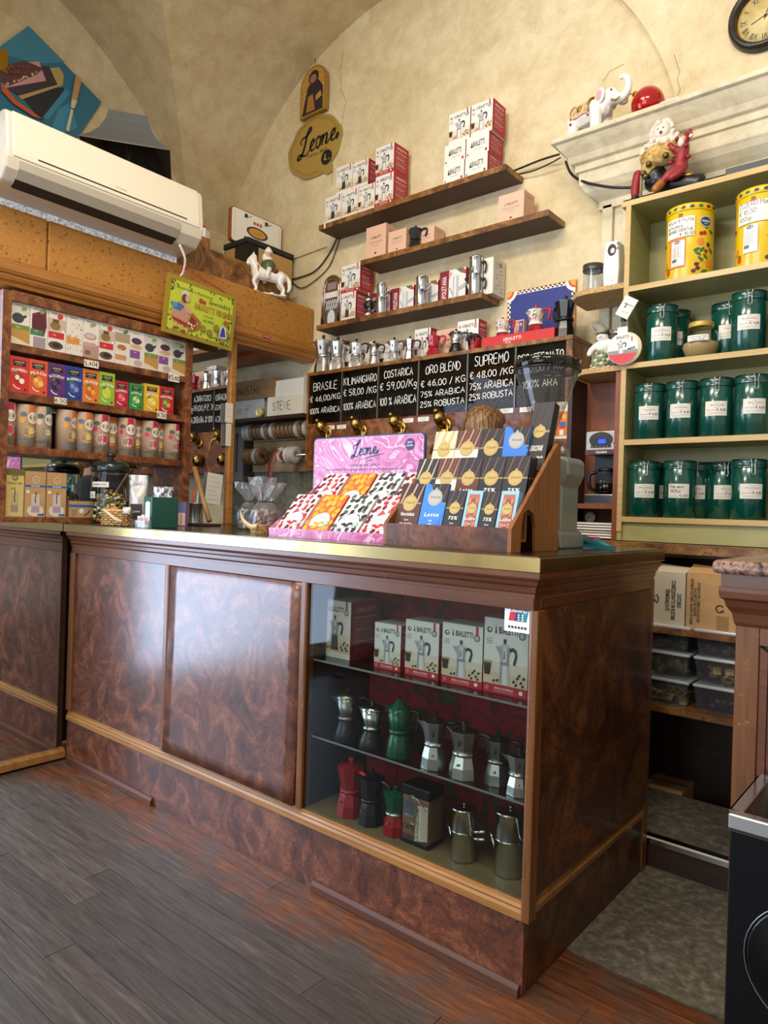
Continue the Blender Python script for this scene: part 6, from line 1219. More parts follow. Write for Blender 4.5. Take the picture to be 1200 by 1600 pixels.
def chocp(bg, pat, txt_, col='#e8dfd0', seal='#b59a5a', shape=None, win=None):
    def f(k, w, h):
        k.rect(0, 0, w, h, bg)
        if win: k.rect(0, 0, w, h, '#86b2c4'); k.rect(.16*w, .06*h, .84*w, .92*h, '#a35a48'); [k.circ((.28+.22*(i % 3))*w, (.12+.13*(i//3))*h, .1*w, ('#8a4434', '#b8705a')[i % 2], .06*h, n=9) for i in range(18)]
        else:
            k.rect(0, .62*h, w, h, pat[0])
            for i in range(7): k.poly([(w*min(1, max(0, .17*i-.1)), .62*h), (w*min(1, max(0, .17*i-.02)), .62*h), (w*min(1, .17*i+.2), h), (w*min(1, .17*i+.12), h)] if i < 6 else [(.95*w, .62*h), (w, .62*h), (w, .7*h)], pat[1] if i % 2 else pat[2]); k.h -= k.st*.8
            k.up(); k.rect(0, .585*h, w, .615*h, '#8f7a4a')
        if shape: k.poly([(0, 0), (.72*w, 0), (w, .52*h), (.9*w, .62*h), (.5*w, .78*h), (.2*w, h), (0, h)], shape)
        vz = .6*h if not shape else .72*h; k.circ(.5*w, vz, .3*w, seal, n=20); k.circ(.5*w, vz, .26*w, '#9a8048' if seal != '#a8a49a' else '#8a867c', n=20); k.circ(.5*w, vz, .245*w, seal, n=20); k.text('Venchi', .5*w, vz-.03*w, .1*w, '#3a2f1c', slant=.25); k.circ(.5*w, vz+.32*w, .05*w, seal, n=8)
        if txt_: k.text(txt_[0], .5*w, .34*h, .07*h, col, 1, w=min(.6, .17*len(txt_[0]))*w, slant=.15)
        for i, s_ in enumerate(txt_[1:]): k.text(s_, .5*w, (.24-.07*i)*h, .032*h, '#6a90d0' if 'INT' in s_ or 'FOND' in s_ else col, 1)
    return f
DK = ('#1c1618', '#5a4038', '#2a1f20')
def cbar(x, w_, base_z, yy, L_, design, label, body, d=.009, tilt=.3, n=1, group='chocolate bars in the wooden rack'):
    t = thing('chocolate_bar', label, 'chocolate bar', (WX0+x, WY0+yy, CT+base_z+.001), 0, group); wb2 = MB().box(0, w_, 0, d, 0, L_, M('choc_'+body.strip('#'), body, .45)).build('carton', t, bev=.001); k = D((0, 0, 0), base=.0005); design(k, w_, L_); k.build('printed_front', wb2); t.rotation_euler = (-tilt, 0, 0); return t
# back row
u0 = (rw-.024)
wb_ = .082
for i, (dsg, lab, bd) in enumerate(((chocp('#d9cba6', ('#cdb98a', '#e0d4b0', '#b39a64'), ()), 'cream white chocolate bar at the left of the back row', '#d0c29c'), (chocp('#e0d8c6', ('#4a2a20', '#b07a5a', '#6a3f2c'), ()), 'striped cream and brown chocolate bar, second in the back row', '#cfc6b2'), (chocp('#1d1a1c', DK, ()), 'black chocolate bar with gold seal, third in the back row', '#161416'), (chocp('#1d1a1c', DK, ('', 'Latte'), shape='#2f70c0', seal='#a8a49a'), 'bright blue chocolate bar with a silver seal in the back row', '#2a62ac'))):
    cbar(.016+.084*i, wb_, .203, .19, .15, dsg, lab, bd, d=.009 if i < 3 else .03, tilt=.25 if i < 3 else .2)
cbar(.338, .064, .203, .188, .228, chocp('#1d1b1a', ('#2a2626', '#1d1b1a', '#2a2626'), ('CHOCOVIAR', 'extra dark', '75%')), 'tall black chocolate box with gold seal at the right end of the back row', '#141313', d=.032, tilt=.32)
# middle row
for i, (dsg, lab, bd) in enumerate(((chocp('#1c1a1b', ('#1a1718', '#b8a48a', '#3a2a24'), ('', 'nocciola')), 'black chocolate bar with hazelnut pattern at the left of the middle row', '#151314'), (chocp('#ddd6c6', ('#4a2a20', '#b07a5a', '#6a3f2c'), ()), 'cream chocolate bar with brown stripes in the middle row', '#cfc6b2'), (chocp('#5d2f1e', DK, ('Latte', 'milk', 'CREMOSO')), 'brown milk chocolate bar with gold seal in the middle row', '#4f2718'), (chocp('#1c1a1b', DK, ('75%', 'extra dark', 'INTENSO', 'FONDENTE')), 'black dark chocolate bar, fourth in the middle row', '#151314'), (chocp('#1c1a1b', DK, ('75%', 'extra dark', 'INTENSO', 'FONDENTE')), 'black dark chocolate bar at the right end of the middle row', '#141214'))):
    cbar(.014+.076*i, .074, .105, .104, .158, dsg, lab, bd, tilt=.27, d=.009)
for j in range(2): cbar(.318+.0015*j+.004, .072, .105, .117+.012*j, .156, chocp('#1c1a1b', DK, ()), 'black dark chocolate bar hidden %s behind the right one of the middle row' % ('directly', 'further')[j], '#141214', tilt=.27)
# front row
x = .014
for i, (w_, L_, dsg, lab, bd) in enumerate(((.082, .148, chocp('#52281a', ('#2a1a16', '#c08a6a', '#3a2018'), ('Nocciolata', 'latte', 'milk chocolate', 'with hazelnuts'),), 'brown hazelnut chocolate bar at the left of the front row', '#452114'), (.082, .148, chocp('#2f70c0', DK, ('Latte', 'milk', 'NO', 'NO'), shape='#3478c8', seal='#a8a49a'), 'bright blue milk chocolate bar in the front row', '#2a62ac'), (.058, .128, chocp('#211c1c', ('#1c1618', '#5a4038', '#2a1f20'), ('75%', 'latte', 'fondente', 'nocciole')), 'slim black chocolate bar left in the front row', '#191515'), (.05, .128, chocp('#86b2c4', None, ('Latte', 'milk'), win=1), 'slim pale blue chocolate bar with a window, left in the front row', '#7aa6b8'), (.05, .126, chocp('#211c1c', ('#1c1618', '#5a4038', '#2a1f20'), ('75%', 'latte', 'fondente', 'nocciole')), 'slim black chocolate bar between the two pale blue ones', '#191515'), (.052, .128, chocp('#86b2c4', None, ('Latte', 'milk'), win=1), 'slim pale blue chocolate bar with a window, right end of the front row', '#7aa6b8'))):
    cbar(x, w_, .036, .026, L_, dsg, lab, bd, tilt=.3, d=.009 if i < 5 else .02); x += w_+.0035

# ------------------------------------------------------------------ grinder with glass hopper
q = at(884, 800, y=.5); gx = q.x-.036
t = thing('coffee_grinder', 'grey painted coffee grinder with a big clear hopper at the end of the counter', 'grinder', (gx, .5, CT), 0)
zt_ = at(880, 700, y=.5).z-CT; fw = .055
MB().prism([(-fw, .045), (-fw, zt_), (.016, zt_), (.02, zt_-.028), (.055, zt_-.032), (.068, zt_-.045), (.068, zt_-.085), (.056, zt_-.112), (.05, zt_-.118), (.05, .045)], -.06, .06, GREYM, 'y').build('body', t, bev=.01, seg=3)
MB().prism([(-fw-.018, 0), (-fw-.015, .04), (-fw+.01, .056), (.046, .056), (.06, .04), (.066, 0)], -.09, .08, GREYM, 'y').build('foot', t, bev=.006, seg=2)
k = D((0, -.06, 0), base=.0012)
for z, a, b in ((.545, -.3, .45), (.50, -.6, .6)): zz = zt_-.125 if z > .52 else zt_-.15; k.rect(a*fw, zz, b*fw, zz+.0035, '#161616')
k.build('vent_slots', t)
k = D((0, -.0905, 0), base=.0008)
for pts in (((-.05, .05), (-.045, .03), (-.05, .012)), ((-.035, .05), (-.02, .03), (-.01, .02)), ((.03, .05), (.028, .035), (.05, .02)), ((.055, .045), (.045, .03))): k.stroke([tuple(q_) for q_ in spline([Vector(p) for p in pts], 4)], .0015, '#22222a')
k.build('painted_scrolls', t)
MB().lathe([(.03, 0), (.03, .006), (.026, .01)], 26, M('dial_navy', '#141c3c', .35)).xf(Matrix.Translation((.018, -.09, .025)) @ Matrix.Rotation(PI/2, 4, 'X')).build('dial', t); MB().tube([(.018, -.1, .022), (.03, -.112, .012)], .005, WHITE, 7).build('dial_lever', t)
hx = at(853, 640, y=.5).x-gx; r1 = (at(903, 575, y=.5).x-at(805, 575, y=.5).x)/2*.93; ztop = at(853, 566, y=.5).z-CT; zlow = zt_+.0
HOP = glass('hopper_plastic', '#dedcd8', .04, 1.6, haze=.03)
MB().lathe([(.02, zlow-.012), (.026, zlow+.02), (.032, zlow+.05), (r1*.94, ztop-.045), (r1*.97, ztop-.03)], 36, HOP, c=(hx, 0, 0), caps=False).build('hopper', t)
MB().lathe([(r1*.97, ztop-.032), (r1*1.02, ztop-.03), (r1*1.02, ztop), (r1*.95, ztop+.004), (r1*.5, ztop+.006), (.001, ztop+.007)], 36, glass('smoked_lid', '#8f8c86', .05, 1.4), c=(hx, 0, 0), caps=False).build('hopper_lid', t)
MB().tube([(hx+r1*1.02*math.cos(a), r1*1.02*math.sin(a), ztop-.03) for a in [2*PI*i/36 for i in range(36)]], .003, BLACKP, 6, True).build('rim_band', t)
MB().lathe([(.03, zt_-.02), (.032, zt_-.002), (.024, zt_+.006)], 20, ALU, c=(hx*.5, 0, 0), sx=1.6).build('neck_collar', t)
# teal scraper with orange tip
q = at(905, 858, y=.62); o = thing('scraper', 'teal plastic scoop with an orange clip lying at the right end of the counter', 'scoop', (q.x, .62, CT), -.5); TEAL = M('teal_plastic', '#1f6a72', .4)
MB().tube([(0, 0, .022), (.03, 0, .024), (.09, 0, .016), (.15, 0, .008)], [.016, .014, .016, .006], TEAL, 10).build('handle', o); MB().prism([(.05, -.03), (.16, -.01), (.16, .012), (.05, .03)], .002, .012, TEAL, 'z').build('blade', o); MB().box(.06, .085, -.012, .012, .028, .036, M('clip_orange', '#c8452f', .5)).build('clip', o)
q = at(905, 866, y=.5); 
# ------------------------------------------------------------------ glazed bay contents
def on(px, py, z): return at(px, py, z=z)
GBX = 'cartons in the glazed bay'
def bbox(kind, l, rr2, ht, depth, label, rz=0, Y=None):
    a = on(*l, SH1) if Y is None else at(*l, y=Y); b = at(*rr2, y=a.y); ubox(kind, (a.x, a.y, SH1+.0004), (b.x-a.x, depth, ht), label, GBX, rz)
zz = lambda px, y0, y1, Y: at(px, y0, y=Y).z-at(px, y1, y=Y).z
BY = .075
hts = [zz(503, 943, 1030, .1), zz(585, 975, 1046, BY), zz(633, 972, 1058, BY), zz(689, 981, 1075, BY), zz(754, 976, 1092, BY)]
for i, (l, r_, d) in enumerate((((501, 1028), (546, 1037), .14), ((584, 1045), (625, 1052), .07), ((632, 1056), (684, 1066), .075), ((689, 1075), (752, 1086), .08), ((754, 1090), (823, 1102), .085))):
    Y = BY if i else .085
    bbox('dark' if i == 0 else 'express', l, r_, hts[i], d, ('large white and wine red carton at the left of the glazed bay', 'smallest white coffee maker carton in the glazed bay', 'third carton from the left on the upper glass shelf', 'fourth carton from the left on the upper glass shelf', 'largest coffee maker carton under the payment sticker')[i], 0, Y)
GP = 'coffee makers in the glazed bay'
def bp(px, yb, yt, z, lab, rz=0, **k):
    q = on(px, yb, z); y = min(max(q.y+k.get('r', .04)*.6, .07), .22); x = at(px, yb, y=y).x if abs(y-q.y) > .08 else q.x; h = at(px, yt, y=y).z-z; kk = dict(k); kk.setdefault('r', h*.235)
    pot('moka_pot', lab, (x, y, z+.0004), rz, moka(h, **kk), GP)
bp(528, 1160, 1072, SH2, 'silver moka pot on a dark domed base at the left of the lower glass shelf', .6, body=ALUD, base=BLACKP, style='dome', r=.036)
bp(570, 1172, 1092, SH2, 'round steel moka pot with a black base, second on the lower glass shelf', .3, body=STEEL, base=BLACKP, style='dome', r=.037)
bp(610, 1186, 1088, SH2, 'glossy green moka pot with a pointed lid on the lower glass shelf', .1, body=GREENL, style='tall', handle=BLACKP, r=.036)
bp(661, 1206, 1108, SH2, 'tall silver faceted moka pot, fourth on the lower glass shelf', .5, body=ALU, r=.037)
bp(713, 1219, 1124, SH2, 'broad silver faceted moka pot with a big black handle in the glazed bay', .1, body=ALU, r=.041)
bp(770, 1227, 1140, SH2, 'silver moka pot behind the small one at the right of the lower glass shelf', .3, body=ALUD, r=.034)
bp(804, 1244, 1166, SH2, 'small silver moka pot at the right end of the lower glass shelf', .5, body=ALU, r=.033)
BF = .2285
bp(531, 1279, 1178, BF, 'all red moka pot on the floor of the glazed bay', -.2, body=REDL, handle=REDP, r=.042)
bp(567, 1291, 1196, BF, 'glossy black moka pot beside the red one in the glazed bay', -.1, body=BLACKL, r=.04)
bp(600, 1310, 1221, BF, 'small moka pot with green top and red base in the glazed bay', 0, body=GREENL, base=REDL, collar=ALU, handle=GREENL, knob=GREENL, r=.039)
def flip(px, yb, yt, r, lab): q = on(px, yb, BF); y = max(q.y+r, .06); x = at(px, yb, y=max(q.y, .03)).x; h = at(px, yt, y=y).z-BF; pot('flip_pot', lab, (x, y, BF+.0004), -.25, napoli(h, r), 'flip pots in the glazed bay')
flip(712, 1348, 1250, .034, 'smaller steel flip pot on the floor of the glazed bay'); flip(783, 1372, 1254, .04, 'larger steel flip pot on the floor of the glazed bay')
qa, qb = on(627, 1320, BF), on(668, 1334, BF); Y = max(qa.y, .045); ta = at(627, 1318, y=Y); tb2 = at(668, 1330, y=Y); tw_ = tb2.x-ta.x; th = at(627, 1222, y=Y).z-BF
t = thing('coffee_tin', 'brown printed coffee tin with black lid and wire clasp in the glazed bay', 'tin', (ta.x, Y, BF+.0004))
MB().box(0, tw_, 0, .07, .01, th-.03, M('tin_brown', '#7a5c44', .45)).build('tin_body', t, bev=.004); MB().box(-.002, tw_+.002, -.002, .072, 0, .01, BLACKP).build('tin_foot', t); MB().box(-.003, tw_+.003, -.003, .073, th-.028, th, BLACKP).build('lid', t, bev=.004)
k = D((0, 0, 0), base=.0012); k.rect(.04*tw_, .5*th, .5*tw_, .72*th, '#5a5a66'); k.rect(.1*tw_, .46*th, .45*tw_, .5*th, '#8a8a92'); k.text('CAFE', .25*tw_, .24*th, .09*th, '#3a2a1e', w=.45*tw_); k.rect(.04*tw_, .04*th, .96*tw_, .16*th, '#4a342a'); k.poly([(.5*tw_, .08*th), (.98*tw_, .14*th), (.98*tw_, .72*th), (.6*tw_, .7*th)], '#cfc6b2')
kk = D((.66*tw_, 0, .1*th), (0, 0, 1), (-1, 0, 0), (0, -1, 0), base=.0022); kk.text('Old American Coffee', 0, 0, .012, '#2a241e', slant=.2, align='l', w=.55*th)
for i in range(5): k.stroke([((.74+.05*i)*tw_, .14*th), ((.74+.05*i)*tw_, .68*th)], .0015, '#8a8270')
k.build('printed_label', t); kk.build('label_lettering', t); MB().tube(spline([(.1*tw_, -.006, th-.06), (.5*tw_, -.012, th-.02), (.62*tw_, -.014, th-.09), (.42*tw_, -.014, th-.09), (.5*tw_, -.012, th-.025), (.95*tw_, -.006, th-.055)], 5), .0013, STEEL, 6).build('wire_clasp', t)

# ------------------------------------------------------------------ green-grey shelving on the right
GY = 1.2; GX0 = at(978, 400, y=GY).x-.004; GX1 = 1.35; GZ = [1.135, 1.46, 1.76, 2.062, 2.40]
gs = thing('tin_shelving', 'olive green shelving with pine edges holding tea tins on the right', 'shelf')
MB().box(GX0+.0, GX0+.018, GY+.004, YB-.075, 1.065, 2.40, SHELFG).build('side_panel', gs); MB().box(GX0-.001, GX0+.019, GY, GY+.0038, 1.1, 2.40, EDGEP).build('side_edge', gs); MB().box(GX0, GX1, YB-.075, YB-.071, 1.065, 2.40, SHELFG).build('back_panel', gs)
for i, z in enumerate((1.158, 1.459, 1.759, 2.062, 2.402)):
    MB().box(GX0+(.0185 if i < 4 else -.02), GX1, GY+.004, YB-.076, z-.018, z, SHELFG).build('shelf_board', gs); MB().box(GX0+(.0195 if i < 4 else -.02), GX1, GY-.0005, GY+.0038, z-.02, z+.001, EDGEP).build('shelf_edge', gs)
MB().box(GX0+.019, GX1, GY+.012, GY+.02, 1.065, 1.137, SHELFG).build('plinth_board', gs)
wt_ = struct(MB().box(at(929, 842, y=1.13).x-.3, 1.35, 1.12, 1.498, 1.028, 1.062, BURL_S).build('trim_9'))
def fruit_tin(loc, rz, label, lines, orange):
    r, h = .085, .278; t = thing('fruit_tin', label, 'tin', loc, rz, 'yellow fruit tins'); Ym = M('tin_yellow', '#d8b315', .28, 0, .4)
    MB().lathe([(r-.002, 0), (r, .004), (r, h-.03), (r-.001, h-.028)], 36, Ym).build('tin_body', t); MB().lathe([(r+.0005, h-.028), (r+.003, h-.026), (r+.003, h-.006), (r, h-.001), (r-.006, h), (r-.008, h-.004)], 36, Ym).build('lid', t)
    mp = lambda u, v, hh: Vector(((r+hh)*math.sin(u/r), -(r+hh)*math.cos(u/r), v)); k = D(mapf=mp, base=.0005); r_ = random.Random(8)
    def fan(u, v, rx, ry, col, n=9, ro=0): c_, s_ = math.cos(ro), math.sin(ro); k.raw([(u+rx*math.cos(2*PI*i/n)*c_-ry*math.sin(2*PI*i/n)*s_, v+rx*math.cos(2*PI*i/n)*s_+ry*math.sin(2*PI*i/n)*c_) for i in range(n)]+[(u, v)], [(i, (i+1) % n, n) for i in range(n)], col); k.up()
    for u, v, c in ((.045, .085, 'l'), (.06, .1, 'l'), (.055, .065, 'l'), (.04, .1, 'l'), (.075, .075, 'l'), (.03, .02, 'p'), (.045, .03, 'p'), (.04, .045, 'p'), (.055, .16, 'c'), (.068, .163, 'c'), (.055, .13, 'o'), (.09, .05, 'o'), (.02, .2, 's'), (.085, .12, 'b'), (.1, .17, 'l'), (.08, .19, 'l'), (-.07, .03, 's'), (.075, .095, 'c'), (.1, .1, 'l'), (.07, .02, 'l'), (-.02, .225, 's'), (-.09, .06, 'o'), (-.1, .14, 'c')):
        if c == 'l': fan(u, v, .014, .006, '#2f6a34', 8, r_.uniform(-.9, .9))
        elif c == 'p': fan(u, v, .009, .008, '#5a1a2a')
        elif c == 'c': fan(u, v, .008, .008, '#a01a22')
        elif c == 'o': fan(u, v, .014, .014, '#d9822a', 12)
        elif c == 's': fan(u, v, .01, .013, '#c0392b'); fan(u, v+.013, .008, .004, '#2f6a34')
        else: fan(u, v, .008, .009, '#222a4a')
    k.stroke([(.03+.01*i, .02+.014*i) for i in range(6)], .0015, '#5a4a1a'); fan(.072, .205, .024, .02, '#e0dcd0', 18); fan(.072, .205, .022, .018, '#1a3a6a', 18); k.text('VIRGINIA', .072, .203, .007, '#e8e4d8', 1, w=.036); k.text('dal 1860', .072, .195, .004, '#e8e4d8')
    for i in range(8): fan(-.1+.03*i, h-.016, .009, .006, ('#5a1a3a', '#1a3a4a', '#2f6a34')[i % 3], 8)
    k.rect(-.075, .152 if orange else .15, .03, .226, '#e3ddcf', 8)
    for i, (s_, hh_) in enumerate(lines): k.hand(s_, -.07 if i < 3 else -.02, .208-.0165*i*(1 if orange else 1.35)-(.002 if i else 0), hh_, '#26221e', .0016, w=(.095, .06 if orange else .06, .095 if orange else .05, .05)[i])
    if orange: k.rect(-.062, .04, -.0, .15, '#d9742a', 5)
    k.rect(-.052 if orange else -.05, .045, -.002, .14, '#dfdcd4', 5); fan(-.028, .134, .012, .006, '#1f4a8a', 12); k.text('VIRGINIA', -.028, .132, .003, '#ffffff')
    for i in range(7): k.rect(-.047, .115-.006*i, -.01-.005*(i % 3), .1162-.006*i, '#6a6a68', 4)
    for i in range(8): k.rect(-.046+.0022*i, .06, -.0448+.0022*i, .072, '#222222')
    k.build('printed_tin', t); return t
qa = at(1068, 437, y=GY+.01); fruit_tin((qa.x-.006, GY+.09, 2.0625), .12, 'yellow fruit tin with a long handwritten cocktail label, left one on the top shelf', (('Infuso di frutta', .014), ("all'arancio", .012), ('ORANGE COCKTAIL', .011), ('€ 10,50', .011)), 1)
qb = at(1180, 420, y=GY+.01); fruit_tin((qb.x, GY+.09, 2.0625), .1, 'yellow fruit tin with handwritten mix label, right one on the top shelf', (('ZUZERO Mix', .018), ('€ 10,50', .016), ('100gr', .014)), 0)
# tea tins with wire clasps
ttp = {}
def tea_tin(lines, hand=0):
    r, h = .0575, .212; t = thing('tea_tin', 'x', 'tin')
    MB().lathe([(r-.003, 0), (r, .003), (r, h-.026), (r-.002, h-.024)], 36, TINGREEN).build('tin_body', t); MB().lathe([(r+.001, h-.024), (r+.002, h-.022), (r+.002, h-.004), (r-.001, h)], 36, TINGREEN).build('lid', t); MB().lathe([(r, h), (r+.001, h+.003), (r-.004, h+.005), (.001, h+.004)], 36, BLACKP, caps=False).build('lid_top', t)
    MB().tube([((r+.0025)*math.cos(a), (r+.0025)*math.sin(a), h-.024) for a in [2*PI*i/32 for i in range(32)]], .0012, STEEL, 5, True).build('wire_ring', t)
    w_ = MB(); w_.tube(spline([(-.006, -r-.004, h-.005), (-.009, -r-.007, h+.002), (-.005, -r-.008, h-.016), (-.006, -r-.01, h-.045), (0, -r-.01, h-.052), (.006, -r-.01, h-.045), (.005, -r-.008, h-.016), (.009, -r-.007, h+.002), (.006, -r-.004, h-.005)], 4), .0014, STEEL, 6); w_.tube([(-.01, -r-.006, h-.02), (.01, -r-.006, h-.02)], .0018, STEEL, 6); w_.build('wire_clasp', t)
    mp = lambda u, v, hh: Vector(((r+hh)*math.sin(u/r), -(r+hh)*math.cos(u/r), v)); k = D(mapf=mp, base=.0006); u0, u1, v0, v1 = -.04, .036, .075, .128; k.rect(u0, v0, u1, v1, '#dad4c8', 8)
    if hand: k.hand(lines[0], u0+.004, .112, .011, '#1a1a1a', .0018, w=.05); k.hand(lines[1], u0+.008, .095, .011, '#1a1a1a', .0018, w=.04); k.text('Prezzo all hg', u0+.004, .08, .004, '#5a5650', align='l'); k.text('€ 8,80', u1-.004, .08, .008, '#26221e', align='r')
    else: k.text('The nero', 0, .12, .0035, '#5a5650'); k.text(lines[0], 0, .111, .006, '#4a4640', w=min(.05, .005*len(lines[0]))); k.text('ingredienti', 0, .104, .003, '#8a8680'); k.text('Prezzo all hg', u0+.006, .094, .004, '#5a5650', align='l'); k.text(lines[1], u1-.003, .092, .0085, '#26221e', align='r'); k.rect(u0+.006, .086, u1-.006, .0868, '#8a8680', 6); k.rect(u0+.012, .081, u1-.016, .0818, '#8a8680', 6)
    k.build('paper_label', t); return t
tins = [  # px, py base, Y offset, shelf z, label text, where
 (1028, 566, 0, 1.759, ('"Green Menthos"', '€ 8,60'), 'left of the round glass cookie jar'), (1049, 556, .1, 1.759, ('"Sencha"', '€ 8,80'), 'half hidden behind the left tin beside the round jar'),
 (1165, 551, 0, 1.759, ('"Rooibos Bio"', '€ 9,80'), 'right of the round cookie jar'), (1132, 551, .1, 1.759, ('"Vaniglia"', '€ 8,80'), 'peeping out left behind the tin right of the round jar'), (1229, 548, .0, 1.759, ('"Kenya"', '€ 8,80'), 'cut by the photo edge, right of the round jar'),
 (1009, 686, 0, 1.459, ('"Vaniglia"', '€ 8,80'), 'first from the left in the row of four'), (1060, 685, 0, 1.459, ('"Tea Gelsomino"', '€ 8,80'), 'second from the left in the row of four'), (1114, 684, 0, 1.459, ('"China Sencha Gold"', '€ 8,80'), 'third from the left in the row of four'), (1170, 682, 0, 1.459, ('"Spicy Passion"', '€ 8,80'), 'fourth from the left in the row of four'),
 (1000, 806, 0, 1.158, ('"Mandorla"', '€ 8,80'), 'at the left end of the bottom shelf'), (1056, 808, 0, 1.158, ('The nero', '"ROSA"'), 'with a bold handwritten rose label'), (1083, 806, .1, 1.158, ('"Darjeeling"', '€ 8,80'), 'half hidden behind the rose tea tin'), (1020, 804, .1, 1.158, ('"Assam"', '€ 8,80'), 'half hidden between the first two tins of the bottom shelf'), (1124, 808, .1, 1.158, ('"Malva"', '€ 8,80'), 'standing back in the shade mid bottom shelf'), (1165, 810, 0, 1.158, ('"Cioccolato"', '€ 8,80'), 'right of the shaded one on the bottom shelf'), (1229, 812, .0, 1.158, ('"Earl Grey"', '€ 8,80'), 'cut by the photo edge on the bottom shelf')]
for i, (px, py, dy, z, ln, wh) in enumerate(tins):
    Y = GY+.062+dy; x = max(at(px, py, y=GY+.03+dy).x, GX0+.018+.0625); t = tea_tin(ln, ln[1] == '"ROSA"'); t.location = (x, Y, z+.0012); t.rotation_euler = (0, 0, .32+.12*math.sin(i*5)); t['label'] = 'dark green tin '+wh; t['group'] = 'dark green tea tins'
q = at(1092, 557, y=GY+.06); t = thing('cookie_jar', 'round ribbed glass jar with a gold lid and a paper label among the green tins', 'jar', (q.x, GY+.08, 1.7605)); n_ = 36; prof = [(.035, .002), (.055, .012), (.07, .05), (.066, .085), (.05, .108), (.04, .115), (.04, .122)]; vs = []; fs = []
for r0, z in prof:
    for kk in range(n_): a = 2*PI*kk/n_; rad = r0*(1+.03*math.sin(a*9)*(r0 > .045)); vs.append((rad*math.cos(a), rad*math.sin(a), z))
for ii in range(len(prof)-1):
    for kk in range(n_): k2 = (kk+1) % n_; fs.append((ii*n_+kk, ii*n_+k2, (ii+1)*n_+k2, (ii+1)*n_+kk))
MB().add(vs, fs, GLASS, True).build('glass_body', t); MB().lathe([(.044, .12), (.045, .123), (.045, .136), (.042, .139), (.001, .139)], 30, GOLDF, caps=False).build('lid', t); stuff(MB().lathe([(.033, .006), (.052, .015), (.064, .045), (.06, .06), (.03, .07), (.001, .068)], 24, M('powder_tan', '#a88a58', .9), caps=False).build('powder', t))
mp = lambda u, v, hh: Vector(((.0715+hh)*math.sin(u/.0715), -(.0715+hh)*math.cos(u/.0715), v)); k = D(mapf=mp); k.rect(-.03, .058, .046, .08, '#dad4c8', 8); k.hand('cannella', -.024, .07, .007, '#3a3630', .001, w=.06); k.hand('polvere', -.01, .061, .007, '#3a3630', .001, w=.04); k.build('paper_label', t)
# small board shelves left of the shelving
xl_ = at(898, 465, y=1.3).x
def cshelf(z, x0, label): 
    t = MB().prism([(GX0-.002, GY+.002), (x0+.09, GY+.002), (x0+.05, GY+.012), (x0+.015, GY+.05), (x0, GY+.12), (x0, 1.428), (GX0-.002, 1.428)], z-.022, z, CHIP, 'z').build('corner_shelf', bev=.001); return tag(t, label, 'shelf')
cz1 = at(940, 447, y=GY).z; cz2 = at(940, 573, y=GY).z; cx1 = at(898, 460, y=GY+.1).x; cx2 = at(905, 580, y=GY+.1).x
cx2 = max(cx2, DX1+.006)
cshelf(cz1, cx1, 'upper rounded chipboard shelf beside the tin shelving'); cshelf(cz2, cx2, 'lower chipboard shelf beside the tin shelving with the gnome figure')
q = at(925, 455, y=GY+.1); t = thing('plastic_canister', 'clear plastic canister with a dark lid on the upper chipboard shelf', 'canister', (q.x, GY+.11, cz1+.0003)); MB().lathe([(.042, 0), (.042, .105)], 26, PLAS, caps=False).build('clear_body', t); MB().lathe([(.045, .105), (.045, .13), (.04, .132), (.001, .132)], 26, M('smoke_lid', '#3a3733', .3), caps=False).build('lid', t); MB().lathe([(.026, .002), (.026, .1)], 20, PLAS, caps=False).build('inner_tube', t)
q = at(957, 450, y=GY+.06); aw = .068; ah = at(958, 376, y=GY+.03).z-cz1; t = thing('air_freshener', 'white automatic air freshener dispenser on the upper chipboard shelf', 'dispenser', (q.x-aw/2+.002, GY+.03, cz1+.0003)); MB().prism([(.005, 0), (aw-.005, 0), (aw, ah*.4), (aw-.006, ah), (.006, ah), (0, ah*.4)], 0, .07, PORC, 'y').build('housing', t, bev=.008, seg=3); k = D((aw*.55, 0, ah*.8), base=.001); k.circ(0, 0, .018, '#1c1c1e', .024, n=20); k.circ(.003, -.003, .009, '#bfbfc0', .011, n=14); k.circ(0, -ah*.62, .018, '#c9c6c0', .011, n=16)
for i in range(3): k.rect(.02+.004*(i % 2), .02-.01*i, .026, .026-.01*i, '#1c1c1e')
k.build('nozzle_print', t)
# gnome figurine
q = at(936, 572, y=GY+.06); t = thing('gnome_figurine', 'ceramic gnome figurine with a green ruffled skirt on the lower chipboard shelf', 'figurine', (q.x, GY+.11, cz2+.0003)); s = 1.0
sk = MB(); rr2 = random.Random(4)
for j in range(5):
    for i in range(16-j): a = 2*PI*i/(16-j)+j*.3; r0 = .05-.006*j; sk.ball((r0*math.cos(a), r0*math.sin(a), .01+.017*j), (.013, .013, .01), M('ruffle_%d' % (i % 3), ('#6a7a55', '#8f9a74', '#c9bfae')[(i+j) % 3], .5), 7, 5)
sk.lathe([(.05, 0), (.02, .085)], 16, M('ruffle_0')); sk.build('ruffled_skirt', t)
g_ = MB(); g_.ball((0, 0, .11), (.036, .03, .032), PORC, 14, 10); g_.ball((-.005, -.012, .145), (.026, .024, .024), PORC, 14, 10)
limb(g_, [(-.03, -.005, .115), (-.05, -.015, .095), (-.056, -.022, .078)], [.014, .013, .011], PORC); limb(g_, [(.03, -.01, .12), (.05, -.02, .11), (.062, -.03, .1)], [.014, .013, .012], PORC); g_.ball((-.006, -.036, .145), (.008, .008, .007), PORC); remesh(g_.build('body', t), .004, 2)
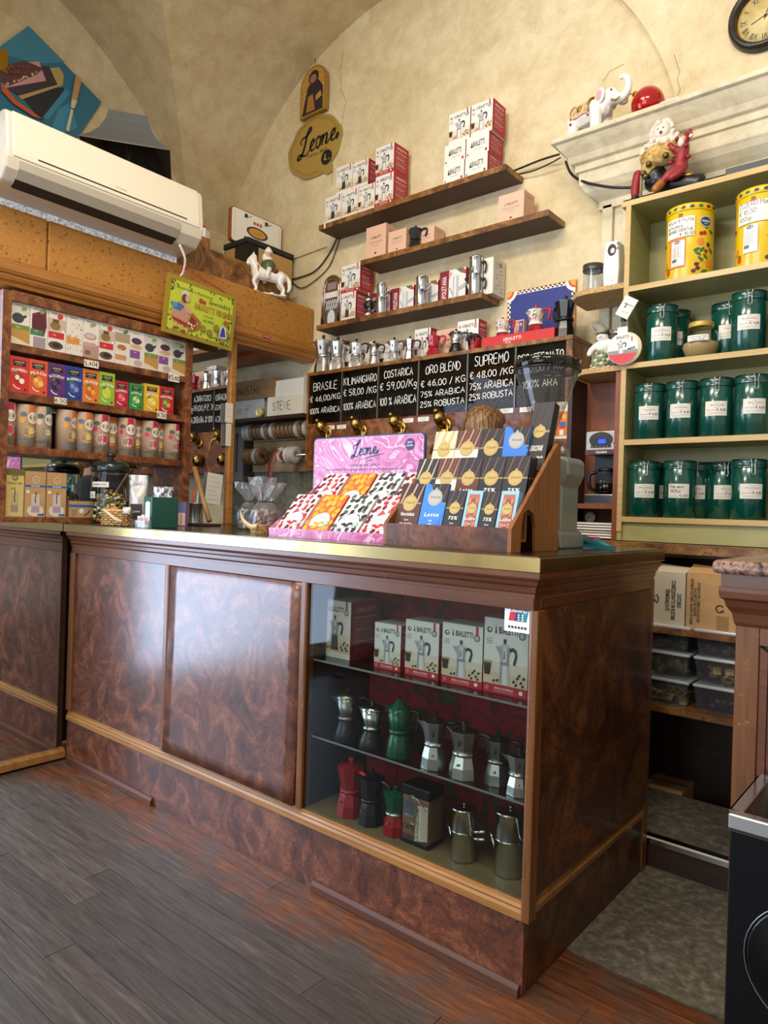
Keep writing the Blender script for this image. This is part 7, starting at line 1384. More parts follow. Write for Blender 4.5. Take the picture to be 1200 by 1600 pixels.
MB().tube(spline([(-.002, -.008, .158), (-.02, -.005, .185), (-.045, .0, .2), (-.058, .004, .222)], 4), [.027, .026, .024, .022, .02, .018, .016, .014, .011, .008, .006, .004, .002], M('hat_grey', '#8f897c', .5), 12).build('pointed_hat', t); MB().ball((.055, -.02, .14), (.022, .012, .02), PORC, 10, 8).build('shell_fan', t); MB().tube([(.026*math.cos(a)-.003, .024*math.sin(a)-.011, .156) for a in [2*PI*i/18 for i in range(18)]], .003, BLACKP, 6, True).build('hat_band', t)
# sponge-like grey block, brush and hanging price card + round pan
q = at(950, 520, y=GY+.17); o = MB(); o.ball((0, 0, .055), (.055, .04, .055), spotty('grey_fleece', ['#4a4438', '#7a7262', '#968d7c'], 60, .95, 'Object', .8), 18, 12); o = o.build('fleece_pad', None, (q.x+.0, GY+.165, cz2+.0)); o.scale = (1, 1, 1.8); tag(o, 'shaggy grey fleece pad at the back of the lower chipboard shelf', 'pad')
q = at(966, 530, y=GY-.03); t = thing('crepe_pan', 'round pan with a card sleeve and black handle hanging at the shelving corner', 'pan', (at(973, 545, y=GY-.022).x, GY-.022, at(970, 545, y=GY-.022).z)); RXm = Matrix.Rotation(PI/2, 4, 'X') @ Matrix.Rotation(0, 4, 'Z')
pr_ = .062; MB().lathe([(pr_, 0), (pr_+.003, .006), (pr_, .012)], 36, M('pan_cream', '#d4c9a8', .4)).xf(Matrix.Translation((.008, .014, 0)) @ RXm).build('pan', t); MB().lathe([(pr_, 0), (pr_, .0015)], 36, WHITE).xf(RXm).build('card_disc', t)
k = D((0, -.0015, 0), base=.0006); k.circ(0, 0, pr_*.99, '#e0d8ce', n=28); k.poly([(-pr_*.92, -pr_*.34), (pr_*.92, -pr_*.34)]+[(pr_*.98*math.cos(a), pr_*.98*math.sin(a)) for a in [-.36-.242*i for i in range(1, 10)]], '#c43a40'); k.rect(-pr_*.94, -pr_*.34, pr_*.94, -pr_*.1, '#8a8580'); k.text('BIALETTI', 0, pr_*.62, .011, '#1c1c1e', 1, w=.05); mokapic(k, -.008, -pr_*.3, .05); k.stroke([(.02, -.005), (.05, .0)], .004, '#222222'); k.rect(pr_*.55, pr_*.4, pr_*.62, pr_*.7, '#b3202c'); k.build('printed_disc', t)
MB().box(-.022, .018, -.0018, .0, .058, .085, WHITE).build('header_tab', t); MB().tube([(-.004, .01, .06), (-.006, .012, .1), (-.005, .016, .16), (.0, .012, .19)], [.007, .008, .012, .014], BLACKP, 10).build('handle', t); MB().box(-.018, .018, -.003, -.001, .08, .105, PLAS).build('clear_hook', t)
q = at(979, 480, y=GY-.03); t = thing('price_card', 'white folded price card hanging tilted from the shelving corner', 'price tag', (q.x, GY-.03, q.z)); mb = MB(); mb.box(-.028, .028, 0, .0008, -.04, .04, pm('#dcd6ca')).build('front_leaf', t); mb = MB(); mb.box(-.028, .028, .006, .0068, -.04, .04, pm('#cfc8bb')).build('rear_leaf', t); k = D((0, 0, 0)); man(k, -.006, -.004, .02); k.text('BIALETTI', .004, .008, .006, '#1c1c1e', 1); k.text('made in Italy', .002, -.02, .004, '#5a5650'); k.build('printed_leaf', t); t.rotation_euler = (0, .55, 0)
q = at(962, 545, y=GY+.03); o = MB().box(-.012, .012, -.01, .01, 0, .14, M('handset_grey', '#2a2d33', .4)).build('cordless_handset', None, (q.x-.012, GY+.04, cz2+.0003), bev=.004); tag(o, 'dark grey cordless handset standing behind the round pan', 'handset')
k = D((0, -.01, 0)); [k.circ(0, .06+.014*i, .003, '#c9ccd0', n=8) for i in range(4)]; k.build('keys', o)
# cabinet with coffee machine
cbx0 = DX1+.004; cbx1 = GX0-.003; t = thing('wall_cabinet', 'open brown cabinet with a coffee machine between the dispenser and the tin shelving', 'cabinet'); cbz = 1.0645
MB().box(cbx1-.022, cbx1, GY+.01, 1.428, cbz, cz2-.024, CABW).build('side_panel', t); MB().box(cbx0, cbx0+.02, GY+.06, 1.428, cbz, cz2-.024, WOODK).build('side_panel', t); MB().box(cbx0, cbx1, 1.408, 1.428, cbz, cz2-.024, CABW).build('back_panel', t); czm = at(930, 787, y=GY+.02).z
MB().box(cbx0+.0205, cbx1-.0225, GY+.02, 1.407, czm-.02, czm, CABW).build('shelf_board', t)
mw = cbx1-cbx0-.05; q = at(912, 785, y=GY+.05); mx0 = max(q.x, cbx0+.03); mx1 = cbx1-.026; mw = mx1-mx0; mh = at(930, 674, y=GY+.05).z-czm
t = thing('coffee_machine', 'filter coffee machine with a steel front and a lit blue display', 'coffee machine', (mx0, GY+.05, czm+.0004)); MB().box(0, mw, 0, .15, 0, .04, STEEL).build('base', t, bev=.004); MB().box(0, mw, .1, .15, .0405, mh*.68, BLACKP).build('column', t); MB().box(-.0, mw, .0, .15, mh*.68+.0005, mh, M('machine_steel', '#a8a29a', .3, .7)).build('head', t, bev=.005); MB().lathe([(.03, .042), (.046, .05), (.046, .1), (.036, .125), (.036, .135)], 24, GLASS, c=(mw*.58, .048, 0), caps=False).build('carafe', t); MB().lathe([(.037, .135), (.037, .145), (.01, .15)], 24, BLACKP, c=(mw*.58, .048, 0)).build('carafe_lid', t); MB().tube(spline([(mw*.58-.036, .03, .13), (mw*.58-.062, .015, .12), (mw*.58-.06, .015, .07), (mw*.58-.044, .03, .055)], 4), .008, BLACKP, 8).build('carafe_handle', t); stuff(MB().lathe([(.029, .043), (.045, .051), (.045, .085)], 24, M('brewed_coffee', '#120a06', .1), c=(mw*.58, .048, 0)).build('coffee', t))
k = D((0, 0, mh*.68), base=.001); hh_ = mh*.32; k.circ(.5*mw, .62*hh_, .38*mw, '#2a221f', .34*hh_, n=20); k.rect(.18*mw, .28*hh_, .82*mw, .7*hh_, '#15171c'); k.rect(0, 0, mw, .2*hh_, '#4a2a22'); k.text('Cambio', .52*mw, .05*hh_, .1*hh_, '#e4e0d8', 1, slant=.25); k.circ(.95*mw, .45*hh_, .06*mw, '#1a1a1c'); [k.circ((.24+.12*i)*mw, .34*hh_, .012*mw, '#c9c9c6', n=6) for i in range(5)]; k.build('control_panel', t)
k = D((0, 0, mh*.68), base=.0026); k.rect(.42*mw, .46*hh_, .66*mw, .64*hh_, M('lcd_blue', '#1a3cff', .3, emit=1.6)); k.build('lit_display', t)
q = at(929, 828, y=GY+.05); o = thing('paper_stack', 'loose stack of white papers on the cabinet bottom', 'paper', (cbx0+.03, GY+.04, cbz)); 
for i in range(6): MB().box(.0+.004*(i % 2), cbx1-cbx0-.06, .004*(i % 3), .15, .004+.011*i, .011+.011*i, WHITE).build('sheet_bundle', o)
q = at(913, 805, y=GY+.15); o = thing('wall_plug', 'white double plug at the back of the cabinet', 'plug', (cbx0+.06, 1.395, at(913, 808, y=1.39).z)); MB().lathe([(.024, 0), (.024, .01), (.02, .014)], 20, PORC).xf(Matrix.Rotation(PI/2, 4, 'X')).build('plug_body', o); k = D((0, -.014, 0), base=.001); k.circ(-.006, 0, .0025, '#1a1a1a', n=8); k.circ(.006, 0, .0025, '#1a1a1a', n=8); k.build('pin_holes', o)

# ------------------------------------------------------------------ under the shelving: cartons, tubs
bz = at(1010, 977, y=1.08).z; cz_ = at(1010, 1098, y=1.08).z
ub = thing('under_shelf_unit', 'dark open unit under the tin shelving with sugar cartons and clear tubs', 'shelf'); MB().box(-.35, 1.35, 1.08, 1.49, bz-.022, bz, BURL_S).build('shelf_board', ub); MB().box(-.35, 1.35, 1.08, 1.49, cz_-.024, cz_, BURL_S).build('shelf_board', ub); MB().box(-.37, -.351, 1.301, 1.49, -.02, 1.027, WOODK).build('side_panel', ub); MB().box(-.35, 1.35, 1.47, 1.49, -.02, 1.027, WOODK).build('back_panel', ub)
for x in (1.36,): MB().box(x-.009, x+.01, 1.301, 1.469, -.02, 1.027, WOODK).build('side_panel', ub)
def recyc(k, u, v, r, col='#26221e'):
    pts = [(u+r*math.cos(a), v+r*math.sin(a)) for a in [.6+.28*i for i in range(18)]]; k.stroke(pts, r*.38, col); k.poly([(u+r*.2, v-.55*r), (u+r*1.1, v-.1*r), (u+r*1.05, v-1.1*r)], col)
def sbox(xl, xr, yt, m, label, pr, Y=1.1): 
    a, b = at(xl, 970, y=Y), at(xr, 978, y=Y); h = at(xl+20, yt, y=Y).z-bz; t = thing('sugar_carton', label, 'box', (a.x, Y, bz+.0004), 0, 'sugar cartons'); w_ = b.x-a.x; MB().box(0, w_, 0, .3, 0, h, m).build('carton', t, bev=.002); k = D((0, 0, 0), base=.0006); pr(k, w_, h); k.build('printed_front', t); 
    MB().add([(0, 0, h+.0008), (w_, 0, h+.0008), (w_, .06, h+.02), (0, .08, h+.03)], [(0, 1, 2, 3)], m).build('open_flap', t); return t, w_, h
def vtext(o, w_, h, lines):
    kk = D((0, 0, 0), (0, 0, 1), (-1, 0, 0), (0, -1, 0), base=.001)
    kk = D((0, 0, h), (0, 0, -1), (1, 0, 0), (0, -1, 0), base=.001)
    for u, s_, L0, hh in lines: kk.text(s_, h*.5, u*w_, hh, '#2a241c', 1, w=L0*h)
    kk.build('vertical_lettering', o)
def p1(k, w_, h): k.rect(.0*w_, 0, .26*w_, .25*h, '#b3a78e'); k.rect(0, .68*h, .26*w_, h, '#b3a78e'); recyc(k, .28*w_, .5*h, .055*h); k.stroke([(.28*w_+.1*h*math.cos(a), .5*h+.1*h*math.sin(a)) for a in [-.9+.2*i for i in range(10)]], .006, '#5a5244')
o, w_, h = sbox(1000, 1069, 893, M('carton_pale', '#c4b8a0', .8), 'pale sugar carton with black lettering, left of the two', p1); vtext(o, w_, h, ((.83, 'ZUCCHERO', .26, .014), (.70, 'CONFEZIONATO IN BUSTINE', .72, .014), (.57, 'TERMOSALDATE', .4, .014)))
def p2(k, w_, h): k.rect(.62*w_, 0, .86*w_, .3*h, '#9a7444'); recyc(k, .68*w_, .42*h, .06*h)
o, w_, h = sbox(1071, 1150, 897, KRAFT, 'brown sugar carton with small lettering, right of the two', p2); vtext(o, w_, h, ((.09, 'BUSTINE DI ZUCCHERO / SACHETS OF SUGAR', .8, .009), (.16, 'SACHETS DE SUCRE', .5, .009), (.23, 'ZUCKERTUTEN / SOBRES DE AZUCAR', .7, .009)))
def tub(loc, w_, h, label, fill, seed):
    t = thing('clear_tub', label, 'tub', loc, 0, 'clear lidded tubs'); d = .2; r_ = random.Random(seed); i_ = .012
    mb = MB(); b = [(i_, i_, 0), (w_-i_, i_, 0), (w_-i_, d-i_, 0), (i_, d-i_, 0)]; tp_ = [(0, 0, h-.012), (w_, 0, h-.012), (w_, d, h-.012), (0, d, h-.012)]; mb.add(b+tp_, [(0, 1, 5, 4), (1, 2, 6, 5), (2, 3, 7, 6), (3, 0, 4, 7), (3, 2, 1, 0)], PLAS); mb.build('tub_body', t); MB().box(-.004, w_+.004, -.004, d+.004, h-.011, h-.001, M('tub_lid', '#c3c8cc', .3, 0, .3)).build('lid', t, bev=.003)
    s_ = MB()
    if fill == 'chips':
        for i in range(60): a = r_.random()*3; x, y, z = r_.uniform(.025, w_-.025), r_.uniform(.018, d-.03), r_.uniform(.006, h*.6); M_ = Matrix.Translation((x, y, z)) @ Matrix.Rotation(a, 4, 'Z') @ Matrix.Rotation(r_.uniform(-1.2, 1.2), 4, 'X'); n0 = len(s_.v); s_.box(-.013, .013, -.013, .013, 0, .004, M('chip_%d' % (i % 2), ('#a58a58', '#7d6238')[i % 2], .6)); s_.xf(M_, n0)
    elif fill == 'coins':
        for i in range(22): x, z = r_.uniform(.025, w_-.03), r_.uniform(.015, h*.6); n0 = len(s_.v); s_.lathe([(.016, 0), (.016, .004)], 14, M('gold_coin', '#8a7a44', .4, .4)); s_.xf(Matrix.Translation((x, r_.uniform(.02, .15), z)) @ Matrix.Rotation(PI/2+r_.uniform(-.5, .5), 4, 'X'), n0)
    else:
        for i in range(16): s_.ball((r_.uniform(.03, w_-.03), r_.uniform(.03, d-.03), r_.uniform(.016, h*.45)), (.02, .02, .014), M('dark_choc_piece', '#2a1c1a', .4), 8, 6)
    stuff(s_.build('sweets', t))
Yt = 1.09; xA = at(1004, 1090, y=Yt).x; wA = at(1074, 1090, y=Yt).x-xA; xB = at(1083, 1110, y=Yt).x; hT = at(1030, 1000, y=Yt).z-at(1030, 1042, y=Yt).z
for j, (fa, fb) in enumerate((('chips', 'dark'), ('coins', 'chips'), ('dark', 'dark'))):
    tub((xA, Yt, cz_+.001+hT*j), wA, hT, 'clear lidded tub, %s of the left stack under the cartons' % ('bottom', 'middle', 'top')[j], fa, 30+j); tub((xB, Yt, cz_+.001+hT*j), wA, hT, 'clear lidded tub, %s of the right stack under the cartons' % ('bottom', 'middle', 'top')[j], fb, 40+j)
q = at(1003, 1240, z=.1); q = at(1000, 1235, y=1.12); t = thing('floor_carton', 'closed kraft carton standing low behind the raised floor edge', 'box', (-.18, 1.31, -.0205), 0); hk_ = .122; MB().box(0, .15, 0, .155, 0, hk_, KRAFT).build('carton', t, bev=.002); MB().box(.0, .15, .07, .09, hk_, hk_+.0006, M('tape_brown', '#8a6a3a', .4)).build('tape', t); k = D((.03, .03, hk_), (1, 0, 0), (0, 1, 0), (0, 0, 1), base=.0012); k.hand('tubi', 0, 0, .03, '#5a4020', .003); k.build('marker_writing', t)

# ------------------------------------------------------------------ right counter with granite top, bin
RX0, RY0 = .383, .26
rc = thing('granite_counter', 'panelled wooden counter with a pink granite top at the right edge', 'counter')
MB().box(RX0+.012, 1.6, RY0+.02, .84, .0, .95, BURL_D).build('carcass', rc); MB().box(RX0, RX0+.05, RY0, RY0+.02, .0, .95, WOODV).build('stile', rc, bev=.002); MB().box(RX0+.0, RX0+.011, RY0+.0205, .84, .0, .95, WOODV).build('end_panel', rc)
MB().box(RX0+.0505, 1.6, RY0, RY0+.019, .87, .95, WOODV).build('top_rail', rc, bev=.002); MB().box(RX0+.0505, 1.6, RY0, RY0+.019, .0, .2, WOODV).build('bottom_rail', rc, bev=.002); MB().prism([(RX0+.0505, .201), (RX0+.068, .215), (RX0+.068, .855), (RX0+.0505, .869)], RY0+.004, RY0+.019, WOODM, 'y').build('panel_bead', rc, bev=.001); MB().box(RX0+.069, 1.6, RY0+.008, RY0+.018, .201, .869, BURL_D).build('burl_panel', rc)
rings = []; mp2 = [(0, .91), (.004, .918), (.008, .94), (.018, .955), (.022, .97), (.03, .975), (.032, .99), (.032, 1.0), (.028, 1.001), (.028, 1.03)]
for x, y, dx, dy in ((1.6, RY0, 0, -1), (RX0, RY0, -1, -1), (RX0, .84, -1, 0)): rings.append([(x+p[0]*dx, y+p[0]*dy, p[1]) for p in mp2])
cm = MB()
for a, b in ((0, 1), (1, 2)): cm.add(rings[a]+rings[b], [(i, i+1, len(mp2)+i+1, len(mp2)+i) for i in range(len(mp2)-1)], WOODM)
cm.build('cornice_moulding', rc); MB().box(RX0-.045, 1.62, RY0-.05, .88, 1.0305, 1.062, GRANITE).build('granite_top', rc, bev=.012, seg=3)
q = at(1140, 1275, y=.12); BX, BYY, BT = .45, -.04, .585
bl_ = at(1141, 1270, y=BYY); t = thing('waste_bin', 'black waste bin with a steel rimmed top at the lower right', 'bin', (bl_.x, BYY, 0)); bw_ = .3; bd_ = .28; bh_ = bl_.z; BB = M('bin_black', '#060709', .35, 0, 0, .2)
MB().box(0, bw_, 0, bd_, 0, bh_-.03, BB).build('housing', t, bev=.004); fr_ = MB(); z0, z1 = bh_-.03, bh_
for (xa, xb, ya2, yb2) in ((-.003, bw_+.003, -.003, .02), (-.003, bw_+.003, bd_-.02, bd_+.003), (-.003, .02, .02, bd_-.02), (bw_-.02, bw_+.003, .02, bd_-.02)): fr_.box(xa, xb, ya2, yb2, z0+.0005, z1, STEEL)
fr_.build('steel_rim', t, bev=.003); MB().add([(.02, .02, z1-.004), (bw_-.02, .02, z1-.004), (bw_-.04, .1, z1-.05), (.06, .1, z1-.05), (.02, bd_-.02, z1-.004), (.06, bd_-.1, z1-.05), (bw_-.04, bd_-.1, z1-.05), (bw_-.02, bd_-.02, z1-.004)], [(0, 1, 2, 3), (0, 3, 5, 4), (4, 5, 6, 7), (1, 7, 6, 2)], M('bin_funnel', '#6a6460', .25, 1)).build('funnel', t); MB().lathe([(.115, 0), (.115, .004), (.11, .006)], 40, M('bin_disc', '#020203', .2, 0, .1, .3)).xf(Matrix.Translation((.15, 0, .34)) @ Matrix.Rotation(PI/2, 4, 'X')).build('round_flap', t); MB().tube([(.15+.118*math.cos(a), -.003, .34+.118*math.sin(a)) for a in [2*PI*i/40 for i in range(40)]], .0015, ALUD, 6, True).build('flap_ring', t)

# ------------------------------------------------------------------ high wall things: oval sign, icon, cables, tin box, figurines, clock
def arrow(): pass
sg = thing('oval_sign', 'gold scalloped oval card sign with black script on the back wall', 'sign', (0, 0, 0)); cxy = at(491, 229, y=1.49); rx_ = (at(532, 222, y=1.49).x-at(451, 240, y=1.49).x)/2; rz_ = (at(491, 178, y=1.49).z-at(491, 279, y=1.49).z)/2; sg.location = (cxy.x, 1.486, cxy.z)
pts = [((1+.018*math.sin(9*a)+.02*math.sin(4*a+1))*rx_*math.cos(a), (1+.018*math.sin(9*a)+.02*math.sin(4*a+1))*rz_*.94*math.sin(a)) for a in [2*PI*i/72 for i in range(72)]]
MB().prism(pts, 0, .008, GOLDF, 'y').build('board', sg); MB().prism([(.32*rx_, -.78*rz_), (.42*rx_, -.95*rz_), (.55*rx_, -1.02*rz_), (.72*rx_, -.98*rz_), (.7*rx_, -.8*rz_), (.6*rx_, -.55*rz_), (.3*rx_, -.6*rz_)], .0005, .0075, GOLDF, 'y').build('scroll_tab', sg)
k = D((0, 0, 0), base=.001); dk = '#7d6530'
for s_ in (.9, .86): k.stroke([(s_*x, s_*y) for x, y in pts[2:58]], .0016, dk)
leone(k, -.55*rx_, -.16*rz_, .07*rx_/.16, '#191512', .14); k.text('Torino 1857', .12*rx_, -.3*rz_, .02, '#3a2f1a', w=.75*rx_, slant=.1); k.circ(.5*rx_, -.5*rz_, .2*rx_, '#191512', n=22); k.text('L', .46*rx_, -.57*rz_, .035, '#b99a4e', 1, slant=.2); k.text(',', .6*rx_, -.57*rz_, .03, '#b99a4e', 1); k.build('lettering', sg)
ic = thing('icon_panel', 'arched gilt icon panel with a robed figure hanging above the oval sign', 'icon'); a, b = at(473, 188, y=1.488), at(513, 175, y=1.488); iw = b.x-a.x; ih = at(495, 106, y=1.488).z-(a.z+b.z)/2; ic.location = (a.x, 1.462, (a.z+b.z)/2)
arcf = lambda i: [(i, i)]+[(iw-i, i)]+[(iw/2+(iw/2-i)*math.cos(PI*s_/14), ih-iw/2+(iw/2-i)*math.sin(PI*s_/14)) for s_ in range(15)]
MB().prism(arcf(0), 0, .024, M('icon_gilt', '#a9843a', .4, .4), 'y').build('panel', ic, bev=.002); k = D((0, 0, 0), base=.001); k.poly(arcf(.012), spotty('icon_gold_ground', ['#8a6428', '#b8893a', '#c9a050'], 60, .5))
k.poly([(.1*iw, .04*ih), (.9*iw, .04*ih), (.88*iw, .5*ih), (.72*iw, .66*ih), (.5*iw, .7*ih), (.3*iw, .6*ih), (.2*iw, .35*ih)], '#2a1d22'); k.circ(.52*iw, .76*ih, .2*iw, '#2a1d22', .14*ih); k.circ(.5*iw, .735*ih, .13*iw, '#9a6a4a', .09*ih, n=14); k.poly([(.25*iw, .08*ih), (.6*iw, .08*ih), (.5*iw, .42*ih), (.32*iw, .4*ih)], '#a3702f'); k.poly([(.62*iw, .25*ih), (.85*iw, .3*ih), (.8*iw, .42*ih), (.62*iw, .36*ih)], '#b08a4a'); k.build('painted_picture', ic); MB().tube([(iw/2, .012, ih), (iw/2-.004, .015, ih+.05)], .0025, COPP, 6).build('hanging_cord', ic)
def cable(pts, r, m, label, name='cable'): return tag(MB().tube(spline(pts, 6), r, m, 6).build(name), label, 'cable')
CB = M('cable_black', '#141414', .5); A_ = lambda px, py, y=1.49: at(px, py, y=y)
cable([A_(527, 371), A_(512, 400), A_(490, 425), A_(455, 437)], .004, CB, 'black cable looping down from the left end of the top shelf, outer one'); cable([A_(531, 372), A_(515, 415), A_(490, 440), A_(470, 450), A_(455, 439)], .003, CB, 'thinner black cable hanging below the outer one by the top shelf')
cable([A_(790, 272, 1.47), A_(815, 262, 1.47), A_(845, 250, 1.46), A_(874, 241, 1.44)], .005, CB, 'black cable from the top shelf to the stone cornice, upper one'); cable([A_(792, 275, 1.47), A_(830, 268, 1.465), A_(860, 255, 1.45), A_(876, 246, 1.44)], .0035, CB, 'thin black cable sagging below the upper one')
cable([A_(884, 252, 1.40), A_(893, 272, 1.40), A_(915, 285, 1.36), A_(960, 293, 1.335), A_(1003, 292, 1.335)], .006, CB, 'thick black cable running under the stone cornice')
cable([A_(510, 385, 1.493), A_(480, 396, 1.493), A_(455, 405, 1.493)], .005, PLAST, 'plaster coloured conduit on the back wall left of the shelves', 'conduit')
# black lidded hamper and white tin
bx0, bx1, bx2 = at(345, 385, x=-2.62), at(385, 362, x=-2.5), at(458, 380, x=-2.5)
t = thing('gift_hamper', 'black lidded hamper box with woven gold sides on the burl ledge', 'box', (-2.62, 1.08, 2.546), .0)
wy = bx2.y-bx1.y; hh = .2
y0_ = at(386, 430, x=-2.5).y; y1_ = at(456, 440, x=-2.5).y; t.location = (-2.5, y0_, 2.546); hz1 = at(386, 372, x=-2.5).z-2.546
WG = WICK; W2 = y1_-y0_
MB().box(-.22, 0, 0, W2, 0, hz1-.02, BLACKP).build('box_body', t); MB().box(.0003, .003, .08, W2-.004, .003, hz1-.03, WG).build('woven_panel', t); MB().box(-.21, -.12, -.003, -.0003, .003, hz1-.03, WG).build('woven_panel', t); MB().box(-.226, .006, -.006, W2+.006, hz1-.02, hz1+.01, M('lid_black', '#1a1b1e', .45)).build('lid', t, bev=.002)
zt2 = 2.546+hz1+.01; ta_, tb3 = at(360, 385, x=-2.62), at(440, 372, x=-2.62); t = thing('white_tin', 'white tin tray with a blue and gold badge standing on the black hamper', 'tin', (-2.62, ta_.y, zt2+.0005), PI/2); w_ = tb3.y-ta_.y; h_ = at(362, 320, x=-2.62).z-zt2
pf_ = []
for cx_, cz__, a0 in ((w_-.02, h_-.02, 0), (.02, h_-.02, PI/2), (.02, .02, PI), (w_-.02, .02, 1.5*PI)): pf_ += [(cx_+.02*math.cos(a0+PI/2*j/5), cz__+.02*math.sin(a0+PI/2*j/5)) for j in range(6)]
MB().prism(pf_, 0, .03, M('tin_copper_edge', '#a8683a', .35, .5), 'y').build('rim', t); MB().prism([(.005+(w_-.01)*u/w_, .005+(h_-.01)*v/h_) for u, v in pf_], -.001, 0, PORC, 'y').build('tin_face', t); k = D((0, -.001, 0), base=.0008)
k.circ(.5*w_, .47*h_, .21*w_, '#1f2c4a', .17*h_, n=24); k.circ(.5*w_, .47*h_, .17*w_, '#c9913a', .13*h_, n=24); k.text('Leone', .5*w_, .44*h_, .07*h_, '#a8652a', slant=.25)
for u in (.3, .7):
    for v in (.18, .84):
        for i in range(4): k.circ((u+.03*(i % 2)-.04)*w_, (v+.05*(i//2))*h_, .018*w_, '#2a2a2e', n=7)
        k.stroke([((u-.06)*w_, (v-.05)*h_), (u*w_, v*h_), ((u+.08)*w_, (v+.06)*h_)], .003, '#3a3a40')
for i in range(3): k.circ((.44+.06*i)*w_, .74*h_, .025*w_, '#b0502a', n=8)
k.stroke([(.06*w_, .9*h_), (.06*w_, .1*h_)], .0015, '#8a8a86'); k.stroke([(.94*w_, .9*h_), (.94*w_, .1*h_)], .0015, '#8a8a86'); k.build('printed_face', t)
# Father Christmas on a horse, porcelain
q = at(418, 455, x=-2.36); t = thing('horse_rider_figurine', 'white porcelain horse with a bearded rider in a green cloak on the cornice', 'figurine', (-2.36, q.y, 2.3755), PI/2-.5)
hb = MB(); s = .29/.30
limb(hb, [(.07, 0, .115), (0, 0, .12), (-.06, 0, .125)], [.038, .036, .04], PORC); limb(hb, [(-.06, 0, .135), (-.085, 0, .175), (-.088, 0, .205)], [.034, .026, .022], PORC); limb(hb, [(-.086, 0, .21), (-.108, -.006, .19), (-.12, -.01, .168)], [.021, .016, .012], PORC)
for y_ in (-.018, .018): limb(hb, [(-.065, y_, .11), (-.085, y_, .07), (-.07, y_, .035), (-.08, y_, .012)] if y_ < 0 else [(-.06, y_, .11), (-.065, y_, .06), (-.068, y_, .012)], [.02, .012, .009, .01], PORC); limb(hb, [(.075, y_, .11), (.07, y_, .075), (.09, y_, .045), (.085, y_, .012)], [.026, .016, .009, .011], PORC); hb.ball((-.088, y_*.6, .228), (.006, .005, .014), PORC, 8, 6)
limb(hb, [(.1, 0, .13), (.125, 0, .1), (.128, 0, .06), (.118, 0, .04)], [.012, .014, .012, .006], PORC); remesh(hb.build('horse', t), .004, 2)
sn = MB(); [sn.ball((rr.uniform(-.1, .1), rr.uniform(-.035, .035), .006), (.018, .015, .009), PORC, 8, 6) for i in range(18)]; sn.lathe([(.09, 0), (.09, .006)], 20, PORC, sx=1.2, sy=.5); sn.build('snowy_base', t)
MB().ball((0, 0, .165), (.045, .047, .05), M('cloak_green', '#4a5a32', .45), 14, 10).build('cloak', t); MB().ball((-.003, 0, .2), (.03, .03, .03), PORC, 12, 8).build('fur_collar', t); MB().ball((-.006, 0, .237), (.021, .02, .024), M('face_pink', '#d0a088', .5), 12, 10).build('head', t); MB().ball((-.02, 0, .22), (.018, .018, .026), PORC, 10, 8).build('beard', t); MB().lathe([(.024, .245), (.025, .256), (.014, .275), (.003, .285)], 14, PORC, c=(-.002, 0, 0)).build('hood', t); MB().ball((.035, 0, .14), (.026, .05, .022), M('rider_red', '#6a2a24', .5), 12, 8).build('saddle_cloth', t); MB().tube([(-.064, .036*math.cos(a), .135+.036*math.sin(a)) for a in [2*PI*i/16 for i in range(16)]], .005, GOLD, 6, True).build('harness', t)
for y_ in (-.04, .04): MB().tube([(0, y_, .15), (-.015, y_*1.1, .11), (-.01, y_*1.1, .085)], [.016, .013, .012], PORC, 8).build('boot', t)
# elephant
q = at(930, 190, y=1.36); zC = 2.7902; t = thing('elephant_figurine', 'white porcelain elephant with raised trunk and gilded blanket on the cornice', 'figurine', (at(922, 197, y=1.35).x, 1.345, zC), 2.85); t.scale = (.86, .86, .8)
eb = MB(); limb(eb, [(.075, 0, .115), (0, 0, .12), (-.07, 0, .115)], [.058, .066, .06], PORC)
for x_ in (-.07, .075):
    for y_ in (-.034, .034): limb(eb, [(x_, y_, .1), (x_, y_, .055), (x_, y_, .012)], [.036, .03, .03], PORC)
eb.ball((-.125, 0, .15), (.046, .042, .048), PORC, 14, 10); limb(eb, [(-.15, 0, .14), (-.19, 0, .115), (-.222, 0, .135), (-.228, 0, .185), (-.205, 0, .222), (-.185, 0, .225)], [.03, .024, .019, .016, .013, .012], PORC); limb(eb, [(.13, 0, .13), (.145, 0, .1), (.146, 0, .06)], [.009, .006, .007], PORC); remesh(eb.build('elephant', t), .0045, 2)
for y_ in (-1, 1): MB().ball((-.1, y_*.05, .155), (.03, .008, .042), PORC, 14, 8).build('ear', t); MB().ball((-.1, y_*.0575, .155), (.018, .003, .028), M('ear_pink', '#d49aa0', .4), 12, 6).build('ear_lining', t); MB().tube(spline([(-.15, y_*.022, .12), (-.18, y_*.03, .1), (-.205, y_*.03, .108)], 4), [.007, .0065, .006, .0055, .005, .0045, .004, .003, .002], GOLD, 7).build('tusk', t); MB().ball((-.155, y_*.034, .165), (.005, .004, .005), BLACKP, 8, 6).build('eye', t)
bl2 = MB(); vs = []; fs = []; n1, n2 = 10, 12
for i in range(n1+1):
    for j in range(n2+1): a = -1.9+3.8*j/n2; x_ = -.045+.11*i/n1; vs.append((x_, .0695*math.sin(a), .118+.0695*math.cos(a)))
for i in range(n1):
    for j in range(n2): fs.append((i*(n2+1)+j, i*(n2+1)+j+1, (i+1)*(n2+1)+j+1, (i+1)*(n2+1)+j))
bl2.add(vs, fs, spotty('blanket_pattern', ['#7d8a9a', '#d0cabd', '#c9903a', '#8a9aa8'], 60, .4), True); bl2.build('blanket', t)
for j in (0, 1): MB().tube([(-.045+.11*j, .071*math.sin(-1.9+3.8*i/14), .118+.071*math.cos(-1.9+3.8*i/14)) for i in range(15)], .004, GOLD, 6).build('gold_hem', t)
